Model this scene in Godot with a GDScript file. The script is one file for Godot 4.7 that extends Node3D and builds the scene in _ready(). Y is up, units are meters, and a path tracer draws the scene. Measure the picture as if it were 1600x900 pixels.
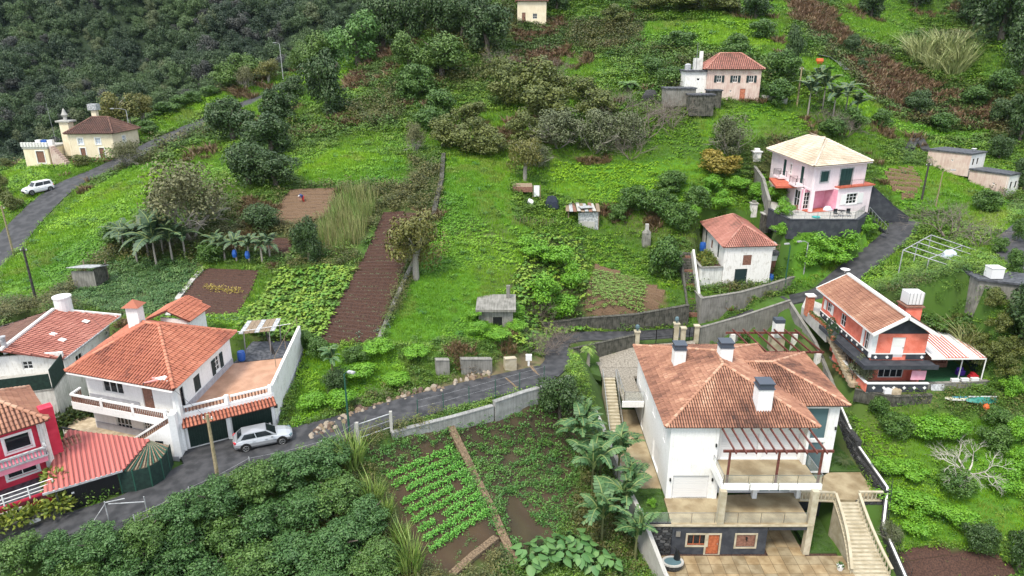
extends Node3D

# ---------------------------------------------------------------- mesh builder
class MB:
	var v := PackedVector3Array()
	var n := PackedVector3Array()
	var c := PackedColorArray()
	var ix := PackedInt32Array()
	var col := Color.WHITE
	func vert(p: Vector3, nn: Vector3) -> void:
		v.append(p); n.append(nn); c.append(col)
	func tri(a: Vector3, b: Vector3, d: Vector3) -> void:
		var k := v.size()
		var nn := (b - a).cross(d - a).normalized()
		vert(a, nn); vert(b, nn); vert(d, nn)
		ix.append_array([k, k + 2, k + 1])
	func quad(a: Vector3, b: Vector3, d: Vector3, e: Vector3) -> void:
		var k := v.size()
		var nn := (d - a).cross(e - b).normalized()
		vert(a, nn); vert(b, nn); vert(d, nn); vert(e, nn)
		ix.append_array([k, k + 2, k + 1, k, k + 3, k + 2])
	func box(ctr: Vector3, s: Vector3, bs := Basis()) -> MB:
		var x := bs.x * s.x / 2.0
		var y := bs.y * s.y / 2.0
		var z := bs.z * s.z / 2.0
		var a := ctr - x - y - z
		var b := ctr + x - y - z
		var d := ctr + x + y - z
		var e := ctr - x + y - z
		quad(b, a, e, d)
		quad(a + z * 2, b + z * 2, d + z * 2, e + z * 2)
		quad(a, a + z * 2, e + z * 2, e)
		quad(b + z * 2, b, d, d + z * 2)
		quad(e + z * 2, d + z * 2, d, e)
		quad(a, b, b + z * 2, a + z * 2)
		return self
	# a straight bar from p to q, w wide and h high
	func bar(p: Vector3, q: Vector3, w: float, h: float) -> MB:
		var x := (q - p).normalized()
		var u := Vector3.UP if absf(x.y) < 0.95 else Vector3.BACK
		var z := x.cross(u).normalized()
		var y := z.cross(x).normalized()
		return box((p + q) / 2.0, Vector3(p.distance_to(q), h, w), Basis(x, y, z))
	# a slab: polygon (world, xz, seen from above counter-clockwise or not) from y0 up to y1
	func slab(poly: Array, y0: float, y1: float) -> MB:
		var p2 := PackedVector2Array()
		for p in poly:
			p2.append(Vector2(p.x, p.z))
		var t := Geometry2D.triangulate_polygon(p2)
		for i in range(0, t.size(), 3):
			var a := Vector3(p2[t[i]].x, y1, p2[t[i]].y)
			var b := Vector3(p2[t[i + 1]].x, y1, p2[t[i + 1]].y)
			var d := Vector3(p2[t[i + 2]].x, y1, p2[t[i + 2]].y)
			if (b - a).cross(d - a).y < 0.0:
				tri(a, d, b)
			else:
				tri(a, b, d)
		var area := 0.0
		for i in p2.size():
			area += p2[i].cross(p2[(i + 1) % p2.size()])
		for i in p2.size():
			var a := p2[i]
			var b := p2[(i + 1) % p2.size()]
			if area > 0.0:
				var s := a
				a = b
				b = s
			quad(Vector3(a.x, y0, a.y), Vector3(b.x, y0, b.y), Vector3(b.x, y1, b.y), Vector3(a.x, y1, a.y))
		return self
	func tube(pts: Array, rads: Array, ns := 6) -> MB:
		var base := v.size()
		for i in pts.size():
			var p: Vector3 = pts[i]
			var d: Vector3 = (pts[mini(i + 1, pts.size() - 1)] - pts[maxi(i - 1, 0)]).normalized()
			var u := d.cross(Vector3(0.31, 0.2, 0.93) if absf(d.y) > 0.8 else Vector3.UP).normalized()
			var w := d.cross(u)
			for k in ns:
				var a := TAU * k / ns
				var o := u * cos(a) + w * sin(a)
				vert(p + o * rads[i], o)
		for i in pts.size() - 1:
			for k in ns:
				var a := base + i * ns + k
				var b := base + i * ns + (k + 1) % ns
				ix.append_array([a, a + ns, b, b, a + ns, b + ns])
		for e in [0, pts.size() - 1]:
			var k0 := v.size()
			var nn: Vector3 = (pts[e] - pts[1 if e == 0 else e - 1]).normalized()
			for k in ns:
				vert(v[base + e * ns + k], nn)
			for k in range(1, ns - 1):
				if e == 0:
					ix.append_array([k0, k0 + k, k0 + k + 1])
				else:
					ix.append_array([k0, k0 + k + 1, k0 + k])
		return self
	func cyl(p: Vector3, q: Vector3, r0: float, r1: float, ns := 8) -> MB:
		return tube([p, q], [r0, r1], ns)
	# profile of [radius, height] turned round the upright axis at o
	func lathe(o: Vector3, prof: Array, ns := 14, sx := 1.0, sz := 1.0) -> MB:
		for i in prof.size() - 1:
			for k in ns:
				var a := TAU * k / ns
				var b := TAU * (k + 1) / ns
				var r0: float = prof[i][0]
				var r1: float = prof[i + 1][0]
				quad(o + Vector3(cos(b) * r0 * sx, prof[i][1], sin(b) * r0 * sz), o + Vector3(cos(a) * r0 * sx, prof[i][1], sin(a) * r0 * sz), o + Vector3(cos(a) * r1 * sx, prof[i + 1][1], sin(a) * r1 * sz), o + Vector3(cos(b) * r1 * sx, prof[i + 1][1], sin(b) * r1 * sz))
		return self
	# a folded, pointed leaf of four corners
	func leaf(p: Vector3, d: Vector3, nn: Vector3, l: float, w: float) -> void:
		var s := d.cross(nn).normalized() * w * 0.5
		var k := v.size()
		var m := p + d * l * 0.45
		var up := s.cross(d).normalized()
		vert(p, up); vert(m + s - up * w * 0.16, (up + s.normalized() * 0.35).normalized()); vert(p + d * l - up * l * 0.12, up); vert(m - s - up * w * 0.16, (up - s.normalized() * 0.35).normalized())
		ix.append_array([k, k + 2, k + 1, k, k + 3, k + 2])
	func mesh() -> ArrayMesh:
		var arr := []
		arr.resize(Mesh.ARRAY_MAX)
		arr[Mesh.ARRAY_VERTEX] = v
		arr[Mesh.ARRAY_NORMAL] = n
		arr[Mesh.ARRAY_COLOR] = c
		arr[Mesh.ARRAY_INDEX] = ix
		var m := ArrayMesh.new()
		m.add_surface_from_arrays(Mesh.PRIMITIVE_TRIANGLES, arr)
		return m

var M := {}
var used := {}
var rng := RandomNumberGenerator.new()
var nz := FastNoiseLite.new()

func numbered(called: String) -> String:
	if not used.has(called):
		used[called] = 0
		return called
	used[called] += 1
	return "%s_%03d" % [called, used[called]]

func tag(o: Node, label: String, category: String, group := "") -> void:
	o.set_meta("label", label)
	o.set_meta("category", category)
	if group != "":
		o.set_meta("group", group)

func thing(called: String, label: String, category: String, at := Vector3.ZERO, group := "") -> Node3D:
	var o := Node3D.new()
	o.name = numbered(called)
	add_child(o)
	o.position = at
	tag(o, label, category, group)
	return o

# a part whose mesh is given in world metres
func part(par: Node3D, called: String, b: MB, mat: Material, label := "") -> MeshInstance3D:
	var o := MeshInstance3D.new()
	o.name = called
	o.mesh = b.mesh()
	o.material_override = mat
	par.add_child(o, true)
	o.position = -par.global_position
	if label != "":
		o.set_meta("label", label)
	return o

# a thing that is one mesh; its shape is given in world metres and set about its own base
func single(called: String, label: String, category: String, b: MB, mat: Material, group := "") -> MeshInstance3D:
	var o := MeshInstance3D.new()
	o.name = numbered(called)
	var lo := b.v[0]
	var hi := b.v[0]
	for p in b.v:
		lo = lo.min(p)
		hi = hi.max(p)
	var at := Vector3((lo.x + hi.x) / 2.0, lo.y, (lo.z + hi.z) / 2.0)
	for i in b.v.size():
		b.v[i] -= at
	o.mesh = b.mesh()
	o.material_override = mat
	add_child(o)
	o.position = at
	tag(o, label, category, group)
	return o

func struct(called: String, b: MB, mat: Material) -> MeshInstance3D:
	var o := MeshInstance3D.new()
	o.name = numbered(called)
	o.mesh = b.mesh()
	o.material_override = mat
	add_child(o)
	o.set_meta("kind", "structure")
	return o

# ---------------------------------------------------------------- materials
func s2(c: Color) -> Color:
	return c.linear_to_srgb()

func noise_tex(seed_: int, freq: float, a: Color, b: Color, lo := 0.25, hi := 0.75, streak := false, size := 256, oct := 5) -> ImageTexture:
	var f := FastNoiseLite.new()
	f.seed = seed_
	f.frequency = freq
	f.fractal_octaves = oct
	var im := f.get_seamless_image(size, size)
	f.frequency = 0.16
	f.seed += 5
	var im2 := f.get_seamless_image(size, size)
	var out := Image.create(size, size, true, Image.FORMAT_RGB8)
	for y in size:
		for x in size:
			var t := smoothstep(lo, hi, im.get_pixel(x, y).r)
			if streak:
				t = clampf(t * 0.5 + smoothstep(lo, hi, im2.get_pixel(x, int(pingpong(y, size / 2.0) / 9.0)).r) * 0.6, 0.0, 1.0)
			var g := 1.0 + 0.16 * (im2.get_pixel(x, y).r - 0.5)
			out.set_pixel(x, y, s2(a.lerp(b, t) * g))
	out.generate_mipmaps()
	return ImageTexture.create_from_image(out)

# colours are linear base colours; scale is repeats per metre
func mat(key: String, a: Color, b: Color, rough := 0.9, scale := 0.25, freq := 0.02, lo := 0.25, hi := 0.75, streak := false) -> StandardMaterial3D:
	var m := StandardMaterial3D.new()
	m.roughness = rough
	m.albedo_texture = noise_tex(key.hash() % 1000, freq, a, b, lo, hi, streak)
	m.uv1_triplanar = true
	m.uv1_world_triplanar = true
	m.uv1_scale = Vector3.ONE * scale
	M[key] = m
	return m

func flat(key: String, a: Color, rough := 0.6, metal := 0.0) -> StandardMaterial3D:
	var m := StandardMaterial3D.new()
	m.albedo_color = s2(a)
	m.roughness = rough
	m.metallic = metal
	M[key] = m
	return m

func vcol(key: String, rough := 0.7, tint := Color.WHITE) -> StandardMaterial3D:
	var m := StandardMaterial3D.new()
	m.vertex_color_use_as_albedo = true
	m.albedo_color = s2(tint)
	m.roughness = rough
	M[key] = m
	return m

func materials() -> void:
	mat("white", Color(0.66, 0.66, 0.63), Color(0.8, 0.8, 0.79), 0.85, 0.11, 0.02, 0.05, 0.5, true)
	mat("white_old", Color(0.48, 0.46, 0.41), Color(0.77, 0.76, 0.73), 0.9, 0.17, 0.025, 0.12, 0.5, true)
	mat("white_stain", Color(0.36, 0.36, 0.32), Color(0.7, 0.7, 0.66), 0.9, 0.12, 0.025, 0.15, 0.7, true)
	mat("cream", Color(0.7, 0.6, 0.42), Color(0.8, 0.71, 0.53), 0.9, 0.12, 0.02, 0.2, 0.8, true)
	mat("pink", Color(0.68, 0.56, 0.59), Color(0.8, 0.69, 0.71), 0.85, 0.12, 0.02, 0.1, 0.6, true)
	mat("pink_deep", Color(0.7, 0.3, 0.4), Color(0.76, 0.38, 0.48), 0.85, 0.2)
	mat("pink_old", Color(0.5, 0.34, 0.29), Color(0.66, 0.54, 0.47), 0.9, 0.1, 0.025, 0.2, 0.8, true)
	mat("crimson", Color(0.5, 0.02, 0.05), Color(0.62, 0.04, 0.08), 0.75, 0.2)
	mat("rose", Color(0.66, 0.18, 0.26), Color(0.74, 0.26, 0.34), 0.8, 0.2)
	mat("coral", Color(0.68, 0.16, 0.1), Color(0.78, 0.22, 0.15), 0.8, 0.2)
	mat("charcoal", Color(0.028, 0.032, 0.042), Color(0.05, 0.055, 0.065), 0.8, 0.2)
	mat("grey_base", Color(0.32, 0.32, 0.35), Color(0.4, 0.4, 0.43), 0.85, 0.3)
	mat("concrete", Color(0.12, 0.118, 0.1), Color(0.27, 0.26, 0.235), 0.95, 0.11, 0.025, 0.15, 0.85, true)
	mat("concrete_dark", Color(0.018, 0.02, 0.014), Color(0.12, 0.115, 0.095), 0.95, 0.16, 0.03, 0.25, 0.75, true)
	mat("concrete_light", Color(0.33, 0.32, 0.29), Color(0.47, 0.46, 0.43), 0.9, 0.15, 0.025, 0.1, 0.9, true)
	mat("stone", Color(0.012, 0.013, 0.015), Color(0.07, 0.07, 0.07), 0.9, 0.5, 0.05)
	mat("paving", Color(0.24, 0.18, 0.1), Color(0.4, 0.33, 0.21), 0.6, 0.1, 0.02, 0.1, 0.9)
	mat("tile_terrace", Color(0.38, 0.21, 0.13), Color(0.5, 0.29, 0.19), 0.5, 0.12, 0.02, 0.1, 0.9)
	mat("tile_beige", Color(0.38, 0.3, 0.2), Color(0.52, 0.43, 0.3), 0.6, 0.3)
	mat("red_floor", Color(0.4, 0.08, 0.04), Color(0.5, 0.13, 0.07), 0.7, 0.3)
	mat("beige_stone", Color(0.36, 0.31, 0.21), Color(0.5, 0.45, 0.34), 0.85, 0.2, 0.02, 0.1, 0.9)
	mat("asphalt", Color(0.026, 0.027, 0.03), Color(0.06, 0.06, 0.064), 0.75, 0.1, 0.03, 0.2, 0.8)
	mat("soil", Color(0.026, 0.012, 0.008), Color(0.085, 0.042, 0.028), 0.95, 0.35, 0.06, 0.25, 0.75)
	mat("soil_dry", Color(0.06, 0.032, 0.018), Color(0.2, 0.13, 0.075), 0.95, 0.4, 0.08, 0.3, 0.7)
	mat("dirt", Color(0.09, 0.06, 0.035), Color(0.25, 0.18, 0.11), 0.95, 0.4, 0.05)
	mat("wood", Color(0.16, 0.11, 0.07), Color(0.32, 0.25, 0.17), 0.85, 0.6, 0.05)
	mat("wood_red", Color(0.1, 0.028, 0.02), Color(0.17, 0.05, 0.038), 0.6, 0.5)
	mat("wood_orange", Color(0.34, 0.09, 0.035), Color(0.46, 0.14, 0.06), 0.5, 0.6)
	mat("wood_brown", Color(0.16, 0.075, 0.05), Color(0.26, 0.13, 0.09), 0.7, 0.7)
	mat("door_red", Color(0.4, 0.12, 0.06), Color(0.5, 0.19, 0.11), 0.7, 0.6)
	mat("bark", Color(0.05, 0.04, 0.03), Color(0.19, 0.16, 0.13), 0.95, 0.9, 0.06)
	mat("bark_pale", Color(0.2, 0.18, 0.15), Color(0.42, 0.39, 0.34), 0.95, 0.9, 0.06)
	mat("pole_wood", Color(0.22, 0.18, 0.1), Color(0.34, 0.28, 0.17), 0.9, 0.6)
	mat("pole_dark", Color(0.03, 0.028, 0.025), Color(0.07, 0.065, 0.06), 0.9, 0.6)
	mat("zinc", Color(0.26, 0.27, 0.28), Color(0.5, 0.51, 0.52), 0.5, 0.4, 0.03)
	mat("flat_roof", Color(0.03, 0.033, 0.04), Color(0.1, 0.105, 0.12), 0.6, 0.3, 0.03)
	mat("red_sheet", Color(0.45, 0.085, 0.07), Color(0.58, 0.15, 0.12), 0.5, 0.25, 0.03)
	mat("turf", Color(0.012, 0.085, 0.03), Color(0.02, 0.12, 0.045), 0.95, 0.6)
	mat("lawn", Color(0.03, 0.07, 0.012), Color(0.05, 0.1, 0.016), 0.95, 0.7, 0.06)
	mat("green_net", Color(0.005, 0.022, 0.016), Color(0.012, 0.04, 0.03), 0.8, 0.6)
	mat("green_door", Color(0.006, 0.022, 0.017), Color(0.012, 0.034, 0.026), 0.5, 0.4)
	mat("cobble", Color(0.17, 0.15, 0.12), Color(0.34, 0.31, 0.26), 0.85, 0.3, 0.05, 0.15, 0.85)
	mat("kerb", Color(0.17, 0.17, 0.16), Color(0.32, 0.32, 0.31), 0.9, 0.15, 0.025, 0.15, 0.85, true)
	flat("shutter_green", Color(0.008, 0.05, 0.045), 0.55)
	flat("shutter_dark", Color(0.01, 0.028, 0.03), 0.55)
	flat("black", Color(0.012, 0.012, 0.014), 0.5)
	flat("navy", Color(0.014, 0.02, 0.04), 0.5)
	flat("iron", Color(0.03, 0.033, 0.035), 0.5, 0.6)
	flat("steel", Color(0.42, 0.43, 0.44), 0.35, 0.8)
	flat("green_paint", Color(0.02, 0.09, 0.06), 0.5)
	flat("frame", Color(0.78, 0.78, 0.76), 0.5)
	flat("shut_white", Color(0.7, 0.7, 0.7), 0.6)
	flat("pane", Color(0.012, 0.016, 0.02), 0.07)
	flat("pane_sky", Color(0.09, 0.15, 0.17), 0.06)
	flat("curtain", Color(0.5, 0.56, 0.66), 0.6)
	flat("blue", Color(0.02, 0.1, 0.4), 0.4)
	flat("plastic_white", Color(0.74, 0.74, 0.74), 0.4)
	flat("orange", Color(0.7, 0.14, 0.04), 0.5)
	flat("yellow", Color(0.75, 0.6, 0.1), 0.5)
	flat("purple", Color(0.09, 0.03, 0.35), 0.5)
	flat("red", Color(0.55, 0.03, 0.04), 0.5)
	flat("teal", Color(0.02, 0.2, 0.16), 0.5)
	flat("terracotta", Color(0.42, 0.14, 0.07), 0.8)
	flat("chimney_cap", Color(0.06, 0.075, 0.1), 0.5)
	flat("tyre", Color(0.012, 0.012, 0.012), 0.85)
	vcol("tiles", 0.75)
	vcol("leaf", 0.55)
	vcol("painted", 0.6)
	var g := flat("glass", Color(0.6, 0.72, 0.7), 0.03)
	g.transparency = BaseMaterial3D.TRANSPARENCY_ALPHA
	g.albedo_color.a = 0.16
	var cs := flat("car_silver", Color(0.5, 0.52, 0.55), 0.3, 0.55)
	cs.clearcoat_enabled = true
	var cw := flat("car_white", Color(0.75, 0.75, 0.75), 0.3)
	cw.clearcoat_enabled = true

# ---------------------------------------------------------------- terrain
const S := 50.0
var ctrl := [[-33.22, 6.7, -31.87], [-31.14, 6.8, -33.72], [-29.78, 6.8, -35.21], [-25.55, 6.9, -37.9], [-22.28, 7, -42.27], [-18.95, 7, -45.02], [-16.12, 7, -46.74], [-12.58, 6.9, -49.04], [-5.66, 6.7, -53.73], [0, 6.5, -57.05], [3.57, 6.3, -59.16], [3.19, 6.32, -58.92], [4.55, 6.05, -62.3], [4.65, 5.8, -66], [5.4, 5.3, -69.2], [8.5, 4.9, -71.4], [14.5, 4.5, -72.5], [22.5, 4.7, -73.5], [28, 5.7, -75.2], [33.3, 7.3, -76.8], [33.3, 7.3, -76.8], [37.03, 8.8, -75.9], [40.91, 10.4, -78.3], [45.28, 11.9, -81.38], [49.92, 13.3, -85.36], [52.13, 14.2, -88.22], [-65.19, 9, -76.25], [-65.25, 11.1, -83.51], [-66.64, 13.2, -91.18], [-67.59, 15.9, -102.17], [-65.83, 17.4, -111.68], [-62.56, 19.8, -120.71], [-60.69, 21.6, -132.3], [-56.67, 24, -141.53], [-51.17, 26.5, -149.05], [-43.87, 28.5, -147.83], [54.78, 14, -66.03], [54.84, 14.6, -70.8], [58.13, 15.6, -75.02], [63.88, 16.8, -79.28], [-21.02, 3.2, -35.96], [-29.87, 4.5, -34.54], [-8.61, 2.8, -36.99], [-14.12, 4.6, -42.15], [-21.24, 5, -40.17], [-9.2, 5.5, -47.07], [-5.49, 5.5, -51.29], [0, 5.2, -55.75], [4.02, 4.9, -58.94], [-7.08, 3.6, -41.98], [0, 0.2, -40.21], [-3.59, 1.6, -38.64], [4.57, 2.2, -52.68], [7.09, 3, -58.1], [5.43, 0.3, -48.79], [8.32, -2.6, -45.16], [10.11, -3.2, -43.32], [4.86, -1.5, -41.78], [30.38, -2.8, -43.58], [39.18, -2, -42.68], [33.74, 0.2, -48.92], [41.02, 1, -48.71], [37.6, 3.4, -53.93], [44.68, 4.8, -53.79], [34.05, 2.6, -59.81], [32.67, 1.4, -54.99], [32.56, 0.7, -49.12], [34.29, 5.4, -57.87], [45.62, 5, -56.97], [33.33, 7.4, -66.56], [39.38, 4.6, -57.45], [41.92, 4.4, -56.59], [-11.76, 7.3, -56.39], [-16.61, 7.4, -52.56], [-15.85, 9.4, -59.59], [-6.21, 9.2, -60.8], [2.58, 7.6, -62.84], [8.16, 6.4, -72.02], [12.13, 6.5, -72.74], [17.41, 6.9, -75.37], [20.51, 7.3, -76.46], [-23.3, 10.6, -62.29], [-11.01, 11.5, -69.19], [-14.51, 16.03, -84.16], [-5.03, 17.98, -88.57], [-9.28, 20.45, -99.52], [-16.17, 24.03, -117.76], [-24.37, 29.36, -135.56], [-4.8, 29.46, -133.47], [-5.44, 37.56, -154.37], [4.5, 44.08, -172.6], [23.99, 32.85, -134.67], [20.24, 25.71, -110.93], [9.47, 20.13, -101.53], [18.37, 18.01, -97.59], [8.96, 13.5, -88.57], [11.42, 9.26, -82.83], [14.17, 7.96, -79.18], [21.79, 13.99, -90.87], [20.38, 10.03, -83.1], [10.97, 11.13, -86.67], [-1.41, 11.63, -70.93], [-1.32, 8.73, -65.13], [38.99, 24.25, -106.17], [28.4, 22.81, -102.47], [33.56, 28.06, -112.29], [26.44, 28.54, -112.46], [40.86, 28.02, -112.81], [35.61, 17.64, -99.58], [59.04, 20.43, -105.88], [56.98, 17.72, -94.31], [64.55, 17.33, -96.29], [66.64, 15.5, -88.22], [82.01, 24.09, -128.39], [78.73, 32.56, -147.3], [65.6, 37.5, -149.05], [52.78, 35.11, -135.47], [123.71, 31.94, -173.6], [112.7, 42.89, -198.7], [175.45, 47.06, -258.52], [69.59, 46.52, -178.76], [43.58, 44.51, -167.45], [29.05, 43.14, -166.96], [-14.06, 42.91, -161.57], [-22.19, 37.59, -157.57], [-31.49, 31.32, -146.86], [37.29, 16.3, -84.79], [42.72, 16.03, -84.16], [35.09, 14.56, -94.25], [43.49, 13.08, -68.8], [48.5, 14.28, -71.87], [47.01, 13.39, -62.01], [41.99, 11.81, -59.33], [39.36, 10.19, -79.97], [37.79, 14.71, -79.77], [0, 57.6, -203.91], [73.1, 58.77, -214.93], [177.13, 67.52, -297.59], [34.68, 57.6, -203.91], [-69.07, 23, -137.55], [-73.1, 21.32, -132.71], [-65.14, 24.97, -143.55], [-63.37, 26.28, -152.5], [-61.01, 28.35, -161.72], [-48.45, 18.72, -110.57], [-39.81, 22.67, -120.46], [-28.49, 18.56, -94.6], [-22.04, 19.74, -98.2], [-41.24, 15.95, -86.26], [-54.55, 16.47, -95.99], [-58.63, 13.82, -89.75], [-55.48, 11.42, -76.16], [-44.42, 11.72, -75.21], [-32.39, 11.33, -67.64], [-45.08, 11.3, -69.76], [-27.55, 10.78, -65.33], [-49.86, 11.4, -65.55], [-35.05, 11.5, -63.46], [-32.05, 16.29, -88.5], [-77, 15.98, -103.24], [-71.75, 17.57, -116.53], [-80.45, 17.26, -116.42], [-30, 2, -26], [0, 0.5, -26], [-55, 4, -30], [-60, 6.5, -45], [25, -3.6, -34], [45, -3.5, -36], [60, 0, -42], [62, 8, -56], [70, 14, -70], [-60, 8, -60], [-70, 9, -75], [-92, 13, -108], [-108, 2, -112], [-135, -20, -120], [-110, 2, -150], [-85, 14, -150], [-140, -24, -190], [-70, 10, -180], [-45, 24, -185], [-30, 30, -215], [-95, -15, -240], [-75, 10, -88], [-100, -6, -75], [0, 55, -230], [60, 62, -240], [110, 40, -150], [150, 60, -200], [150, 75, -290], [0, 70, -290], [95, 20, -105], [110, 22, -90], [-50, 30, -290], [30, -3.6, -44], [20, -3.6, -40]]
var roads := [[[Vector3(-33.22, 6.7, -31.87), Vector3(-31.14, 6.8, -33.72), Vector3(-29.78, 6.8, -35.21), Vector3(-25.55, 6.9, -37.9), Vector3(-22.28, 7, -42.27), Vector3(-18.95, 7, -45.02), Vector3(-16.12, 7, -46.74), Vector3(-12.58, 6.9, -49.04), Vector3(-5.66, 6.7, -53.73), Vector3(0, 6.5, -57.05), Vector3(3.57, 6.3, -59.16)], 3.9], [[Vector3(3.19, 6.32, -58.92), Vector3(4.55, 6.05, -62.3), Vector3(4.65, 5.8, -66), Vector3(5.4, 5.3, -69.2), Vector3(8.5, 4.9, -71.4), Vector3(14.5, 4.5, -72.5), Vector3(22.5, 4.7, -73.5), Vector3(28, 5.7, -75.2), Vector3(33.3, 7.3, -76.8)], 2.6], [[Vector3(33.3, 7.3, -76.8), Vector3(37.03, 8.8, -75.9), Vector3(40.91, 10.4, -78.3), Vector3(45.28, 11.9, -81.38), Vector3(49.92, 13.3, -85.36), Vector3(52.13, 14.2, -88.22)], 3.4], [[Vector3(-65.19, 9, -76.25), Vector3(-65.25, 11.1, -83.51), Vector3(-66.64, 13.2, -91.18), Vector3(-67.59, 15.9, -102.17), Vector3(-65.83, 17.4, -111.68), Vector3(-62.56, 19.8, -120.71), Vector3(-60.69, 21.6, -132.3), Vector3(-56.67, 24, -141.53), Vector3(-51.17, 26.5, -149.05), Vector3(-43.87, 28.5, -147.83)], 4], [[Vector3(54.78, 14, -66.03), Vector3(54.84, 14.6, -70.8), Vector3(58.13, 15.6, -75.02), Vector3(63.88, 16.8, -79.28)], 4.2]]
var pads := [[PackedVector2Array([Vector2(-25.4, -44.5), Vector2(-19, -48.5), Vector2(-17.2, -46.2), Vector2(-23.9, -42.6)]), 7.1], [PackedVector2Array([Vector2(8.9, -64.6), Vector2(10.6, -45.3), Vector2(24.2, -45.3), Vector2(24.2, -47.9), Vector2(31.3, -47.9), Vector2(31.5, -53), Vector2(32, -63), Vector2(13.4, -63), Vector2(13.4, -64.6)]), 0], [PackedVector2Array([Vector2(20.4, -50.2), Vector2(27.2, -50.2), Vector2(27.2, -45.2), Vector2(20.4, -45.2)]), -3], [PackedVector2Array([Vector2(6.4, -66.6), Vector2(8, -65.4), Vector2(13.4, -65.4), Vector2(13.4, -63.4), Vector2(30, -63.4), Vector2(32.2, -74), Vector2(20.5, -70.6), Vector2(13.9, -69.4), Vector2(6.5, -67.2)]), 3.5], [PackedVector2Array([Vector2(10.9, -46.4), Vector2(27.3, -46.4), Vector2(27.3, -41), Vector2(12.2, -41)]), -3], [PackedVector2Array([Vector2(-47, -62), Vector2(-47, -38), Vector2(-36.5, -33.5), Vector2(-30.6, -38), Vector2(-26.3, -41.5), Vector2(-24.7, -44.7), Vector2(-19.1, -48.3), Vector2(-19.6, -58.5), Vector2(-24, -58.7), Vector2(-24, -57.6), Vector2(-37.8, -57.6), Vector2(-38, -61.3)]), 6.9], [PackedVector2Array([Vector2(22.6, -76), Vector2(28, -77.4), Vector2(36.3, -81.8), Vector2(36.2, -91.5), Vector2(26, -91.5), Vector2(23, -83.5)]), 8.4], [PackedVector2Array([Vector2(33.6, -81.3), Vector2(42.2, -81.3), Vector2(46.5, -87.5), Vector2(46, -100), Vector2(35.5, -100)]), 16], [PackedVector2Array([Vector2(32.9, -69.8), Vector2(32.9, -57.2), Vector2(38.5, -56.6), Vector2(46, -57), Vector2(45.3, -59.5), Vector2(45.3, -64.2), Vector2(39.4, -64.4), Vector2(39, -69.8)]), 5.8], [PackedVector2Array([Vector2(30.5, -112.5), Vector2(39.6, -111.8), Vector2(39.3, -119.5), Vector2(27, -119.5), Vector2(27, -113)]), 28], [PackedVector2Array([Vector2(-75, -115), Vector2(-66.5, -115.5), Vector2(-65.5, -124), Vector2(-75, -124)]), 18]]
var wts := PackedFloat64Array()
var cx := PackedFloat64Array()
var cz := PackedFloat64Array()

func solve_terrain() -> void:
	var n := ctrl.size()
	var a := []
	for i in n:
		cx.append(ctrl[i][0] / S)
		cz.append(ctrl[i][2] / S)
	for i in n + 3:
		var row := PackedFloat64Array()
		row.resize(n + 4)
		a.append(row)
	for i in n:
		for j in n:
			var r2 := (cx[i] - cx[j]) ** 2 + (cz[i] - cz[j]) ** 2
			a[i][j] = (r2 * log(r2) if r2 > 1e-12 else 0.0) + (0.004 if i == j else 0.0)
		a[i][n] = 1.0; a[i][n + 1] = cx[i]; a[i][n + 2] = cz[i]
		a[n][i] = 1.0; a[n + 1][i] = cx[i]; a[n + 2][i] = cz[i]
		a[i][n + 3] = ctrl[i][1]
	var m := n + 3
	for k in m:
		var best := k
		for i in range(k + 1, m):
			if absf(a[i][k]) > absf(a[best][k]):
				best = i
		var sw = a[k]; a[k] = a[best]; a[best] = sw
		var pk: PackedFloat64Array = a[k]
		for i in range(k + 1, m):
			var f: float = a[i][k] / pk[k]
			if f == 0.0:
				continue
			var ri: PackedFloat64Array = a[i]
			for j in range(k, m + 1):
				ri[j] -= f * pk[j]
			a[i] = ri
	wts.resize(m)
	for i in range(m - 1, -1, -1):
		var s: float = a[i][m]
		for j in range(i + 1, m):
			s -= a[i][j] * wts[j]
		wts[i] = s / a[i][i]

func tps(x: float, z: float) -> float:
	var qx := x / S
	var qz := z / S
	var n := cx.size()
	var h := wts[n] + wts[n + 1] * qx + wts[n + 2] * qz
	for i in n:
		var dx := cx[i] - qx
		var dz := cz[i] - qz
		var r2 := dx * dx + dz * dz
		if r2 > 1e-12:
			h += wts[i] * r2 * log(r2)
	return h

# distance from a road's middle and its height there
func road_at(x: float, z: float, r: Array) -> Vector2:
	var best := Vector2(1e9, 0)
	var q := Vector2(x, z)
	for i in r.size() - 1:
		var a := Vector2(r[i].x, r[i].z)
		var b := Vector2(r[i + 1].x, r[i + 1].z)
		var t := clampf((q - a).dot(b - a) / (b - a).length_squared(), 0.0, 1.0)
		var d := q.distance_to(a.lerp(b, t))
		if d < best.x:
			best = Vector2(d, lerpf(r[i].y, r[i + 1].y, t))
	return best

func shape(x: float, z: float) -> float:
	var h := tps(x, z)
	for r in roads:
		var s := road_at(x, z, r[0])
		var e0: float = r[1] / 2.0 + 0.5
		if s.x < e0 + 2.5:
			var t := smoothstep(e0, e0 + 2.5, s.x)
			h = lerpf(s.y - 0.06, h, t)
	for p in pads:
		if Geometry2D.is_point_in_polygon(Vector2(x, z), p[0]):
			h = p[1] - 0.35
	return h

var gx := PackedFloat32Array()
var gz := PackedFloat32Array()
var gh := PackedFloat32Array()

func grid_terrain() -> void:
	var x := -175.0
	while x <= 190.0:
		gx.append(x)
		x += 1.0 if x >= -62.0 and x < 60.0 else 3.0
	var z := -22.0
	while z >= -300.0:
		gz.append(z)
		z -= 1.0 if z > -104.0 else 2.5
	for j in gz.size():
		for i in gx.size():
			gh.append(shape(gx[i], gz[j]))

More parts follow.
